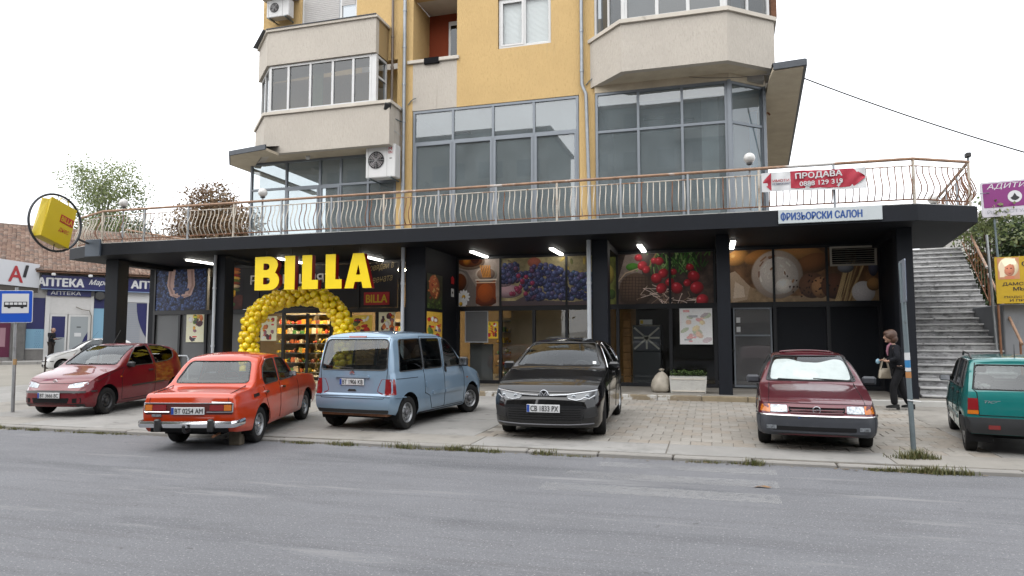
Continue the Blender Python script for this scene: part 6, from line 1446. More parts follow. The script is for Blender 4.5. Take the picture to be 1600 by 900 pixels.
c.wheel_set('steel', cap=M['chrome']); c.mirror(1.66, 1.0, .03, M['plastic_black'], (.07, .14, .1)); c.cabin(1.35, 1.95, 2.75, .3, mat('brown_seat', (.10, .05, .03), .8)); c.box('parcel_shelf', mat('shelf_tan', (.32, .22, .17), .8), 3.02, 3.36, -.58, .58, .93, .96, .01)
blk = MB(); blk.bbox(-.09, .09, -.05, .1, 0, .215, .012)
tag(blk.build('concrete_block', mat('block_brown', (.19, .16, .12), .95, var=.25, vscale=9, bump=.5, bscale=30), loc=(-6.93, 8.92, .002), rot=(0, 0, .2)), 'upright concrete block behind the rear wheel of the orange saloon', 'block')

# --- light blue van ------------------------------------------------------------------------------------------
sp_ = dict(L=4.11, ovf=.80, wb=2.69, rw=.305, tw=.185, ra=.36, rimk=.60, bowf=.14, bowr=.05, wroof=.69, zroof=1.77, rc=.12, crown=.045, hcrown=.05, tumble=1.35,
    top=[(0, .60), (.05, .70), (.2, .83), (.55, .965), (.95, 1.08), (1.03, 1.11), (1.4, 1.40), (1.72, 1.635), (1.95, 1.735), (2.4, 1.79), (3.2, 1.805), (3.8, 1.785), (4.02, 1.755), (4.11, 1.70)],
    belt=[(0, .55), (.3, .80), (.95, 1.0), (1.2, 1.02), (4.11, 1.04)], bot=[(0, .26), (.3, .21), (.8, .21), (3.5, .24), (4.11, .33)],
    w=[(0, .62), (.12, .75), (.45, .84), (2, .862), (3.6, .86), (3.95, .845), (4.11, .80)], fx=[(.2, .08), (.45, 0), (.6, .0), (.75, .05), (1.0, .1)], rx=[(.33, .05), (.5, 0), (.62, .0), (.66, .045), (1.08, .06), (1.4, .12), (1.72, .23)],
    paint=carpaint('light_blue_car_paint', (.33, .47, .62), .3, .3),
    win=[dict(view='rear', poly=rpoly([(-.715, 1.10), (.715, 1.10), (.665, 1.65), (-.665, 1.65)], .09), s0=3.7, name='rear_window', glass=M['car_glass']),
         dict(view='front', poly=rpoly([(-.70, 1.15), (.70, 1.15), (.60, 1.64), (-.60, 1.64)], .06), s1=2.0, name='windscreen'),
         dict(view='side', poly=rpoly([(1.26, 1.065), (1.66, 1.49), (1.82, 1.61), (2.02, 1.64), (2.04, 1.065)], [.05, .1, .05, .06, .05]), name='door_window', glass=M['car_glass_dark']),
         dict(view='side', poly=rpoly([(2.15, 1.065), (2.15, 1.64), (2.88, 1.65), (2.88, 1.065)], .05), name='door_window', glass=M['car_glass_dark']),
         dict(view='side', poly=rpoly([(2.92, 1.065), (2.92, 1.65), (3.68, 1.64), (3.76, 1.065)], .05), name='side_window', glass=M['car_glass_dark'])])
c = Car('light blue passenger van seen from behind, parked in the middle of the row', sp_, (0, 0, 0), 84, 'parked_van', 'van', pitch=SL)
place_by(c, (False, False), (-4.92, 10.72), 84, gz(12.0))
c.both('tail_lamp', rpoly([(.675, .665), (.80, .665), (.79, .945), (.69, .945)], .012), 'rear', .010, .02, rl)
for sg in (1, -1): c.decal('tail_lamp', rpoly([(3.92, .665), (4.045, .665), (4.03, .945), (3.94, .945)], .01), 'side', .008, .015, rl, sg)
c.decal('brake_lamp', rpoly([(-.19, 1.685), (.19, 1.685), (.19, 1.715), (-.19, 1.715)], .008), 'rear', .014, .02, rl)
c.decal('grab_bar', rpoly([(-.37, .965), (.37, .965), (.35, 1.01), (-.35, 1.01)], .015), 'rear', .035, .035, c.paint)
c.plate('BT 1906 KB', 'rear', 0, 0, .89); c.decal('latch', rpoly([(-.1, .72), (.1, .72), (.07, .76), (-.07, .76)], .01), 'rear', .004, .004, M['plastic_black'])
for z in (1.03, 1.055): c.tube_on('badge', [(-.05, z), (0, z + .03), (.05, z)], 'rear', .009, M['chrome'], off=.01)
c.gaps([[(-.70, .645), (-.66, .60), (.66, .60), (.70, .645)], [(-.71, 1.0), (-.71, .645)], [(.71, 1.0), (.71, .645)], [(-.71, 1.0), (-.72, 1.1), (-.68, 1.69), (.68, 1.69), (.72, 1.1), (.71, 1.0)]], 'rear')
c.tube_on('bumper_edge', [(-.80, .635), (-.4, .645), (.4, .645), (.80, .635)], 'rear', .012, c.paint, off=.008)
for sg in (1, -1): c.tube_on('bumper_edge', [(3.62, .60), (3.96, .62)], 'side', .012, c.paint, sg, off=.006)
c.decal('lower_valance', rpoly([(-.74, .335), (.74, .335), (.76, .40), (-.76, .40)], .02), 'rear', .006, .01, M['plastic_black'])
c.gaps([[(1.22, .30), (1.20, .9), (1.27, 1.12)], [(2.10, .28), (2.10, 1.08), (2.08, 1.68), (1.9, 1.66)], [(2.905, .60), (2.905, 1.68)], [(2.10, 1.685), (2.905, 1.695)], [(2.62, .30), (2.72, .55), (2.905, .62)], [(3.15, .93), (3.9, .94)], [(1.25, .28), (2.6, .29)]])
for sg in (1, -1):
    c.decal('side_moulding', rpoly([(1.35, .545), (2.08, .555), (2.08, .625), (1.35, .61)], .02), 'side', .018, .02, c.paint, sg); c.decal('side_moulding', rpoly([(2.13, .555), (2.62, .56), (2.62, .63), (2.13, .63)], .02), 'side', .018, .02, c.paint, sg)
    c.decal('door_handle', rpoly([(2.00, .96), (2.06, .96), (2.06, 1.08), (2.00, 1.08)], .02), 'side', .02, .02, M['plastic_black'], sg); c.decal('door_handle', rpoly([(2.80, .72), (2.87, .72), (2.87, .82), (2.80, .82)], .02), 'side', .015, .02, c.paint, sg)
    c.decal('indicator', rpoly([(1.02, .78), (1.08, .78), (1.08, .80), (1.02, .80)], .006), 'side', .008, .008, ol, sg)
    c.decal('headlamp', rpoly([(.26, .66), (.45, .74), (.50, .84), (.38, .82), (.28, .76)], .03), 'side', .006, .01, M['clear_lamp'], sg)
c.wheel_set('steel', steer=-.30, cap=mat('hub_grey', (.25, .25, .26), .4, .5)); c.mirror(1.36, 1.12, .06, M['plastic_black'], (.1, .2, .19)); c.cabin(1.12, 1.75, 2.75, .40); c.wipers('rear', [((-.02, 1.13), (.38, 1.16))])
b = MB(); b.box(c.X(4.0), c.X(3.75), -.7, .7, .28, .36); b.build('rear_axle', M['rust'], c.t); c.box('luggage_cover', mat('cover_grey', (.03, .03, .033), .8), 3.15, 3.85, -.7, .7, 1.02, 1.05, .01)

# --- black hatchback -----------------------------------------------------------------------------------------
sp_ = dict(k=.975, L=4.284, ovf=.88, wb=2.62, rw=.315, tw=.2, ra=.36, rimk=.68, bowf=.17, bowr=.1, wroof=.585, zroof=1.42, rc=.09, crown=.04, hcrown=.045, tumble=1.3,
    top=[(0, .60), (.05, .685), (.16, .755), (.4, .835), (.8, .92), (1.12, .985), (1.2, 1.0), (1.55, 1.20), (1.9, 1.37), (2.08, 1.42), (2.5, 1.456), (3.1, 1.435), (3.7, 1.36), (4.0, 1.29), (4.18, 1.16), (4.284, 1.0)],
    belt=[(0, .56), (.3, .73), (1.1, .915), (1.5, .945), (3.6, 1.0), (4.284, .95)], bot=[(0, .19), (.9, .16), (3.4, .17), (4.284, .3)],
    w=[(0, .66), (.1, .78), (.35, .86), (.9, .888), (2.2, .895), (3.4, .89), (4.0, .83), (4.284, .74)], fx=[(.15, .10), (.26, .02), (.5, 0), (.62, .02), (.75, .08)], rx=[(.3, .05), (.7, 0), (1.0, .08), (1.3, .3)],
    side=[(0, .93), (.1, .98), (.4, .985), (.62, 1.0), (.7, 1.0), (.92, .965), (1, .945)],
    paint=carpaint('black_car_paint', (.006, .006, .007), .0, .25, dirt=0),
    win=[dict(view='front', poly=rpoly([(-.735, 1.02), (.735, 1.02), (.575, 1.375), (-.575, 1.375)], .05), s1=2.2, name='windscreen'),
         dict(view='side', poly=rpoly([(1.52, .985), (1.82, 1.20), (2.05, 1.32), (2.40, 1.37), (2.42, .995)], [.02, .08, .08, .03, .02]), name='door_window', glass=M['car_glass_dark'], sealmat=M['chrome'], seal=.007),
         dict(view='side', poly=rpoly([(2.49, .995), (2.48, 1.37), (2.95, 1.355), (3.3, 1.27), (3.42, 1.08), (3.3, 1.015)], .03), name='door_window', glass=M['car_glass_dark'], sealmat=M['chrome'], seal=.007)])
c = Car('glossy black hatchback facing the road, right of the blue van', sp_, (0, 0, 0), -88, 'parked_car', 'car', pitch=-SL)
place_by(c, (True, True), (-1.62, 11.0), -88, gz(12.2)); c.t.scale[2] = 1.04
led = mat('headlamp_led', (.85, .88, .92), .15, .3)
c.both('headlamp', rpoly([(.36, .625), (.50, .585), (.70, .60), (.80, .66), (.80, .71), (.58, .685), (.36, .66)], .012), 'front', .006, .02, mat('headlamp_dark', (.10, .11, .12), .12, .5, coat=1.0))
for sg in (1, -1):
    c.tube_on('light_strip', [(sg * .09, .655), (sg * .36, .665), (sg * .58, .692), (sg * .80, .722)], 'front', .010, led, off=.014); c.tube_on('light_strip', [(sg * .38, .612), (sg * .50, .590), (sg * .57, .60), (sg * .62, .625), (sg * .69, .608), (sg * .77, .65)], 'front', .0075, led, off=.014)
    for y in (.46, .66): b = MB(); b.ball((0, 0, 0), .035, 12, 8, (.4, 1, .8)); b.build('lamp_lens', M['clear_lamp'], c.t, 50, loc=(c.hit('front', sg * y, .64).x + .004, sg * y, .64))
    c.decal('side_intake', rpoly([(sg * .62, .33), (sg * .82, .35), (sg * .80, .50), (sg * .60, .46)][::sg], .02), 'front', .006, .006, M['plastic_black'])
c.decal('lower_grille', rpoly([(-.58, .28), (.58, .28), (.62, .47), (-.62, .47)], .03), 'front', .006, .006, mat('grille_black', (.012, .012, .013), .5))
for z in (.31, .345, .38, .415, .45): c.tube_on('grille_bar', [(-.57, z), (.57, z)], 'front', .006, M['dark'], off=.008)
c.decal('grille_slot', rpoly([(-.36, .635), (.36, .635), (.36, .655), (-.36, .655)], .006), 'front', .005, .005, M['dark'])
c.tube_on('lip', [(-.76, .25), (-.4, .235), (.4, .235), (.76, .25)], 'front', .012, mat('satin_trim', (.10, .10, .11), .45, .3), off=.008)
badge_ring(c, 'front', 0, .66, .066, [[(-.62, .62), (0, -.0), (.62, .62)], [(-.75, .3), (-.32, -.75), (0, -.05), (.32, -.75), (.75, .3)]], back=M['dark'])
c.plate('CB 1833 PX', 'front', 0, 0, .47)
c.gaps([[(-.80, .73), (-.5, .70), (0, .69), (.5, .70), (.80, .73)]], 'front'); c.gaps([[(.55, .80), (1.1, .90), (1.45, .955)], [(1.30, .30), (1.30, .80), (1.42, .95)], [(2.45, .28), (2.45, .98)], [(3.3, 1.0), (3.22, .72), (3.02, .5)]])
for sg in (1, -1):
    for s in (2.25, 3.1): c.decal('door_handle', rpoly([(s - .1, .86), (s + .1, .865), (s + .1, .895), (s - .1, .89)], .012), 'side', .028, .03, c.paint, sg)
c.wheel_set('alloy', mat('alloy_silver', (.45, .46, .47), .3, .85), steer=.10); c.mirror(1.62, .99, .07, c.paint, (.1, .19, .13)); c.cabin(1.25, 1.95, 2.85, .30); c.wipers('front', [((.62, 1.03), (.1, 1.035)), ((-.02, 1.03), (-.6, 1.04))])
b = MB(); b.bbox(-.02, .02, -.12, .12, -.035, .035, .01); b.build('rear_view_mirror', M['plastic_black'], c.t, loc=(c.X(1.98), 0, 1.30)); c.decal('windscreen_sticker', rpoly([(.60, 1.05), (.66, 1.05), (.65, 1.09), (.59, 1.09)], .005), 'front', .004, 0, M['bwhite'])
c.decal('roof_glass_line', rpoly([(2.15, -.5), (2.19, -.5), (2.19, .5), (2.15, .5)], .005), 'top', .002, 0, M['dark']); b = MB(); b.lathe([(.03, 0), (.006, .05), (.001, .06)], 10); b.build('roof_aerial', M['plastic_black'], c.t, loc=(c.X(3.75), 0, 1.36), rot=(0, -.6, 0))

# --- maroon hatchback ----------------------------------------------------------------------------------------
sp_ = dict(L=4.05, ovf=.80, wb=2.517, rw=.288, tw=.175, ra=.335, rimk=.62, bowf=.09, bowr=.06, wroof=.575, zroof=1.375, rc=.08, crown=.035, hcrown=.025, tumble=1.2,
    top=[(0, .60), (.04, .675), (.2, .735), (.6, .81), (1.0, .87), (1.22, .905), (1.3, .925), (1.62, 1.15), (1.93, 1.325), (2.1, 1.372), (2.5, 1.41), (3.1, 1.39), (3.45, 1.33), (3.85, 1.05), (4.05, .9)],
    belt=[(0, .55), (.3, .69), (1.2, .855), (2, .885), (3.6, .92), (4.05, .84)], bot=[(0, .24), (.4, .2), (3.5, .2), (4.05, .28)],
    w=[(0, .70), (.1, .78), (.4, .83), (2, .848), (3.4, .835), (3.8, .80), (4.05, .72)], fx=[(.2, .05), (.3, 0), (.52, .0), (.56, .03), (.70, .06)], rx=[(.3, .04), (.6, 0), (1, .05)],
    paint=carpaint('maroon_car_paint', (.13, .011, .022), .25, .33),
    win=[dict(view='front', poly=rpoly([(-.685, .945), (.685, .945), (.56, 1.335), (-.56, 1.335)], .045), s1=2.2, name='windscreen', glass=glass('clear_car_glass', (.86, .89, .88), 1.0, ior=1.5)),
         dict(view='side', poly=rpoly([(1.52, .925), (1.92, 1.29), (2.32, 1.335), (2.34, .925)], [.02, .06, .03, .03]), name='door_window', glass=M['car_glass_dark']),
         dict(view='side', poly=rpoly([(2.42, .925), (2.40, 1.335), (2.95, 1.32), (3.3, 1.15), (3.2, .95)], .03), name='door_window', glass=M['car_glass_dark'])])
c = Car('maroon hatchback facing the road with a silver sunshade behind its windscreen', sp_, (0, 0, 0), -94, 'parked_car', 'car', pitch=-SL)
place_by(c, (True, True), (2.17, 10.78), -94, gz(12.0))
gp = mat('bumper_grey', (.045, .05, .062), .55, var=.1, vscale=5, spots=((.09, .09, .095), 3, .58, .15, (1, 1, 1)))
c.decal('bumper', rpoly([(-.80, .235), (.80, .235), (.815, .535), (-.815, .535)], .03), 'front', .03, .05, gp)
for sg in (1, -1):
    c.decal('bumper_corner', rpoly([(.15, .24), (.44, .24), (.42, .535), (.15, .535)], .02), 'side', .015, .03, gp, sg)
    q = [(.40, .575), (.635, .575), (.635, .675), (.41, .675)]; c.decal('headlamp', rpoly(q if sg > 0 else [(-a, b) for a, b in q][::-1], .01), 'front', .012, .03, M['clear_lamp'])
    q = [(.64, .568), (.785, .572), (.765, .668), (.64, .682)]; c.decal('turn_lamp', rpoly(q if sg > 0 else [(-a, b) for a, b in q][::-1], .015), 'front', .012, .03, ol)
    q = [(.56, .33), (.70, .33), (.70, .385), (.56, .385)]; c.decal('fog_lamp', rpoly(q if sg > 0 else [(-a, b) for a, b in q][::-1], .01), 'front', .036, .03, M['clear_lamp'])
    c.tube_on('bumper_trim', [(.15, .53), (.44, .53)], 'side', .010, M['chrome'], sg, off=.02); c.decal('side_moulding', rpoly([(1.2, .50), (3.2, .51), (3.2, .56), (1.2, .55)], .01), 'side', .014, .02, gp, sg)
    c.decal('wing_lamp', rpoly([(.98, .66), (1.03, .66), (1.03, .68), (.98, .68)], .005), 'side', .006, .006, ol, sg)
    for s in (2.2, 3.0): c.decal('door_handle', rpoly([(s - .09, .80), (s + .09, .80), (s + .09, .84), (s - .09, .84)], .01), 'side', .02, .02, M['plastic_black'], sg)
c.tube_on('bumper_trim', [(-.80, .532), (-.4, .532), (.4, .532), (.80, .532)], 'front', .011, M['chrome'], off=.034)
c.decal('bumper_slot', rpoly([(-.62, .315), (.52, .315), (.52, .375), (-.62, .375)], .02), 'front', .034, .004, M['dark'])
c.decal('grille', rpoly([(-.37, .570), (.37, .570), (.39, .655), (-.39, .655)], .02), 'front', .004, .004, M['dark'])
for z in (.572, .612, .652): c.tube_on('grille_bar', [(-.36, z), (.36, z)], 'front', .009, c.paint, off=.008)
badge_ring(c, 'front', 0, .615, .05, [[(-.95, -.1), (-.1, -.1), (.25, .22), (-.2, .05), (.95, .12)]])
c.plate('BT 7334 AX', 'front', 0, 0, .455)
c.gaps([[(-.66, .70), (-.64, .92)], [(.66, .70), (.64, .92)], [(-.78, .685), (-.4, .70), (.4, .70), (.78, .685)]], 'front'); c.gaps([[(1.28, .3), (1.30, .82), (1.42, .9)], [(2.38, .3), (2.38, .92)], [(3.2, .92), (3.1, .6), (2.95, .42)]])
ss = rpoly([(-.62, .965), (.62, .965), (.60, 1.15), (.545, 1.265), (.42, 1.285), (.15, 1.225), (-.1, 1.235), (-.3, 1.285), (-.53, 1.275), (-.59, 1.15)], .05)
o = c.decal('sunshade', ss, 'front', -.05, 0, mat('silver_sunshade', (.80, .84, .84), .42, .15, var=.08, vscale=7, bump=.6, bscale=7)); 
c.wheel_set('cover', mat('cover_silver', (.33, .34, .35), .4, .5), steer=-.06); c.mirror(1.55, .94, .07, gp, (.11, .21, .13)); c.cabin(1.35, 1.95, 2.85, .26); c.wipers('front', [((.62, .958), (.05, .985)), ((.10, .955), (-.5, .975))])
c.decal('sunroof', rpoly([(2.28, -.42), (2.72, -.42), (2.72, .42), (2.28, .42)], .04), 'top', .004, .006, mat('sunroof_glass', (.01, .01, .011), .08, coat=1.0)); c.tube_on('sunroof_rim', rpoly([(2.26, -.44), (2.74, -.44), (2.74, .44), (2.26, .44)], .05) + [rpoly([(2.26, -.44), (2.74, -.44), (2.74, .44), (2.26, .44)], .05)[0]], 'top', .009, c.paint, off=.006)

# --- dark red small hatchback --------------------------------------------------------------------------------
def small_hatch(label, paint, loc_w, hd, z, plate, steel=True, wheel=(True, True)):
    sp_ = dict(k=.89, L=3.80, ovf=.77, wb=2.46, rw=.282, tw=.17, ra=.34, rimk=.62, bowf=.17, bowr=.1, wroof=.60, zroof=1.44, rc=.1, crown=.04, hcrown=.05, tumble=1.3,
        top=[(0, .56), (.05, .66), (.18, .755), (.4, .835), (.8, .93), (1.0, .98), (1.08, 1.005), (1.5, 1.26), (1.82, 1.415), (2.15, 1.475), (2.7, 1.47), (3.25, 1.405), (3.55, 1.30), (3.7, 1.16), (3.8, .98)],
        belt=[(0, .52), (.3, .74), (1.0, .91), (2, .965), (3.4, 1.02), (3.8, .95)], bot=[(0, .22), (.5, .18), (3.2, .2), (3.8, .3)],
        w=[(0, .62), (.12, .735), (.4, .81), (1.9, .832), (3.2, .825), (3.6, .77), (3.8, .68)], fx=[(.2, .07), (.32, 0), (.5, .0), (.58, .04), (.75, .1)], rx=[(.3, .05), (.7, 0), (1.0, .08), (1.4, .25)],
        paint=paint,
        win=[dict(view='front', poly=rpoly([(-.67, 1.025), (.67, 1.025), (.56, 1.42), (-.56, 1.42)], .06), s1=2.1, name='windscreen'),
             dict(view='side', poly=rpoly([(1.40, .985), (1.68, 1.25), (1.92, 1.385), (2.30, 1.42), (2.36, 1.0)], [.03, .1, .06, .03, .03]), name='door_window', glass=M['car_glass_dark']),
             dict(view='side', poly=rpoly([(2.45, 1.01), (2.40, 1.42), (2.9, 1.395), (3.25, 1.28), (3.22, 1.12), (3.0, 1.05)], .05), name='side_window', glass=M['car_glass_dark'])])
    c = Car(label, sp_, (0, 0, 0), hd, 'parked_car', 'car', pitch=-SL); place_by(c, wheel, loc_w, hd, z); c.t.scale[2] = .95
    bl_ = M['plastic_black']
    c.both('headlamp', rpoly([(.36, .60), (.62, .61), (.73, .68), (.70, .715), (.52, .70), (.36, .665)], .02), 'front', .006, .02, M['clear_lamp'])
    c.decal('bumper_strip', rpoly([(-.72, .535), (-.3, .555), (.3, .555), (.72, .535), (.72, .50), (.3, .505), (-.3, .505), (-.72, .50)][::-1], .01), 'front', .014, .02, bl_)
    c.decal('lower_intake', rpoly([(-.40, .29), (.40, .29), (.44, .40), (-.44, .40)], .02), 'front', .004, .004, M['dark']); c.decal('bumper_lip', rpoly([(-.70, .215), (.70, .215), (.70, .275), (-.70, .275)], .01), 'front', .01, .015, bl_)
    for sg in (1, -1):
        c.decal('bumper_strip', rpoly([(.28, .508), (.42, .51), (.42, .54), (.28, .538)], .008), 'side', .012, .015, bl_, sg); c.decal('side_strip', rpoly([(1.55, .535), (2.75, .555), (2.75, .585), (1.55, .565)], .008), 'side', .012, .015, bl_, sg)
        c.decal('door_handle', rpoly([(2.16, .84), (2.32, .845), (2.32, .88), (2.16, .875)], .012), 'side', .022, .022, bl_, sg); c.decal('indicator', rpoly([(1.16, .76), (1.20, .76), (1.20, .785), (1.16, .785)], .008), 'side', .006, .006, ol, sg)
        c.decal('fog_recess', rpoly([(sg * .50, .30), (sg * .66, .30), (sg * .66, .40), (sg * .50, .39)][::sg], .015), 'front', .005, .004, M['dark'])
    c.gaps([[(-.70, .735), (-.36, .685), (.36, .685), (.70, .735)]], 'front'); c.gaps([[(1.22, .28), (1.20, .80), (1.34, .96)], [(2.40, .30), (2.42, .98)], [(.45, .70), (.95, .88), (1.3, .965)], [(1.24, .27), (2.38, .28)]])
    badge_ring(c, 'front', 0, .72, .045, [[(-.5, -.5), (-.35, .5)], [(-.15, -.5), (0, .5)], [(.25, -.5), (.4, .5)]]); c.plate(plate, 'front', 0, 0, .455) if plate else None
    c.wheel_set('steel' if steel else 'cover', mat('dull_black_rim', (.05, .05, .052), .5, .3) if steel else mat('cover_silver', (.33, .34, .35), .4, .5), steer=0., cap=mat('hub_dark', (.03, .03, .03), .5)); c.mirror(1.48, 1.0, .06, M['plastic_black'], (.1, .17, .12)); c.cabin(1.15, 1.8, 2.6, .28); c.wipers('front', [((.55, 1.035), (.0, 1.05)), ((.02, 1.03), (-.5, 1.05))])
    b = MB(); b.lathe([(.016, 0), (.012, .02), (.003, .03)], 8); b.tube([(0, 0, .02), (-.25, 0, .32)], .004, 5); b.build('roof_aerial', M['plastic_black'], c.t, loc=(c.X(1.95), 0, 1.45))
    return c
c = small_hatch('dark red three door hatchback at the left end of the row', carpaint('dark_red_car_paint', (.18, .006, .014), .05, .33), (-11.72, 11.12), -81, gz(12.3), 'BT 3666 BC')
c2 = small_hatch('white car parked behind the dark red hatchback', carpaint('white_car_paint', (.8, .8, .79), .0, .35), (-25.1, 21.6), math.degrees(math.atan2(-.79, -.61)), .24, None, False)

# --- teal tiny hatchback -------------------------------------------------------------------------------------
sp_ = dict(L=3.34, ovf=.62, wb=2.335, rw=.262, tw=.15, ra=.305, rimk=.62, bowf=.07, bowr=.045, wroof=.545, zroof=1.36, rc=.075, crown=.03, hcrown=.025, tumble=1.15,
    top=[(0, .60), (.05, .70), (.3, .78), (.7, .87), (.8, .9), (1.08, 1.12), (1.32, 1.30), (1.5, 1.355), (2, 1.395), (2.8, 1.385), (3.1, 1.36), (3.25, 1.33), (3.34, 1.27)],
    belt=[(0, .55), (.3, .74), (.8, .84), (3.34, .885)], bot=[(0, .24), (.4, .2), (2.8, .22), (3.34, .29)],
    w=[(0, .58), (.12, .65), (.6, .69), (1.8, .70), (2.8, .70), (3.15, .685), (3.34, .645)], fx=[(.2, .05), (.4, 0), (.8, .05)], rx=[(.28, .04), (.45, 0), (.8, .03), (.9, .06), (1.3, .27)],
    side=[(0, .93), (.1, .98), (.4, 1.0), (.6, 1.0), (.66, .985), (.92, .965), (1, .95)],
    paint=carpaint('teal_car_paint', (.012, .21, .20), .15, .33),
    win=[dict(view='rear', poly=rpoly([(-.55, .925), (.55, .925), (.495, 1.27), (-.495, 1.27)], .04), s0=2.9, name='rear_window'),
         dict(view='front', poly=rpoly([(-.55, .93), (.55, .93), (.48, 1.30), (-.48, 1.30)], .04), s1=1.6, name='windscreen'),
         dict(view='side', poly=rpoly([(1.05, .90), (1.40, 1.27), (1.78, 1.325), (1.80, .905)], .03), name='door_window', glass=M['car_glass_dark']),
         dict(view='side', poly=rpoly([(1.87, .905), (1.85, 1.325), (2.5, 1.32), (2.58, .915)], .03), name='door_window', glass=M['car_glass_dark']),
         dict(view='side', poly=rpoly([(2.66, .915), (2.60, 1.315), (2.85, 1.30), (3.02, .93)], .03), name='side_window', glass=M['car_glass_dark'])])
c = Car('small teal hatchback seen from behind at the right edge of the picture', sp_, (0, 0, 0), 78, 'parked_car', 'car', pitch=SL)
place_by(c, (False, True), (3.33, 10.86), 78, gz(12.0))
bp_ = mat('bumper_black', (.025, .027, .03), .6, var=.15, vscale=6)
c.decal('bumper', rpoly([(-.655, .30), (.655, .30), (.665, .53), (-.665, .53)], .02), 'rear', .045, .06, bp_)
for sg in (1, -1):
    c.decal('bumper_corner', rpoly([(2.98, .30), (3.22, .31), (3.22, .53), (3.0, .53)], .02), 'side', .02, .03, bp_, sg)
    q = [(.505, .635), (.635, .635), (.625, .80), (.505, .80)]; c.decal('tail_lamp', rpoly(q if sg > 0 else [(-a, b) for a, b in q][::-1], .008), 'rear', .014, .02, rl)
    q = [(.505, .575), (.638, .575), (.636, .63), (.505, .63)]; c.decal('turn_lamp', rpoly(q if sg > 0 else [(-a, b) for a, b in q][::-1], .008), 'rear', .014, .02, ol)
    c.decal('side_moulding', rpoly([(.95, .40), (2.5, .42), (2.5, .48), (.95, .46)], .01), 'side', .014, .02, mat('strip_silver', (.32, .36, .35), .4, .4), sg)
    b = MB(); b.tube([(c.X(1.9), sg * .53, 1.375), (c.X(2.0), sg * .53, 1.43), (c.X(2.75), sg * .53, 1.42), (c.X(2.95), sg * .53, 1.36)], .014, 8); b.build('roof_rail', M['plastic_black'], c.t, 50)
    c.decal('reflector', rpoly([(sg * .26, .37), (sg * .40, .37), (sg * .40, .43), (sg * .26, .43)][::sg], .006), 'rear', .05, .01, rl)
    for s in (1.7, 2.5): c.decal('door_handle', rpoly([(s - .07, .80), (s + .06, .80), (s + .06, .83), (s - .07, .83)], .008), 'side', .016, .016, M['plastic_black'], sg)
c.plate('BT 0468 AH', 'rear', 0, -.02, .42); text_obj('script_badge', 'TICO', M['chrome'], .2, .035, c.t, (c.hit('rear', .42, .74).x - .006, .43, .735), (math.pi / 2, 0, -math.pi / 2), bold=.02, shear=.3)
c.gaps([[(-.50, .56), (-.51, .88)], [(.50, .56), (.51, .88)], [(-.50, .56), (.50, .56)], [(-.51, .88), (-.56, .93), (-.5, 1.3)], [(.51, .88), (.56, .93), (.5, 1.3)]], 'rear'); c.gaps([[(.95, .3), (.97, .8), (1.02, .88)], [(1.835, .28), (1.835, .90)], [(2.62, .9), (2.5, .55)]])
c.wheel_set('cover', mat('bright_cover', (.42, .43, .44), .35, .6)); c.mirror(1.12, .93, .06, M['plastic_black'], (.08, .17, .11)); c.cabin(.9, 1.4, 2.15, .26); c.box('parcel_shelf', mat('shelf_grey', (.2, .2, .2), .8), 2.72, 3.12, -.52, .52, .88, .90, .006)
b = MB(); b.tube([(0, 0, 0), (-.02, 0, .2)], [.007, .003], 6); b.build('roof_aerial', M['plastic_black'], c.t, loc=(c.X(2.95), 0, 1.37))
b = MB(); b.ball((0, 0, 0), .06, 10, 7, (1, 1.3, .7)); b.ball((.03, .08, .02), .05, 8, 6); o = b.build('shelf_toy', mat('toy_spots', (.6, .6, .58), .8, spots=((.02, .02, .02), 25, .52, .03, (1, 1, 1))), c.t, 60, loc=(c.X(2.95), .38, .95)); o['kind'] = 'stuff'
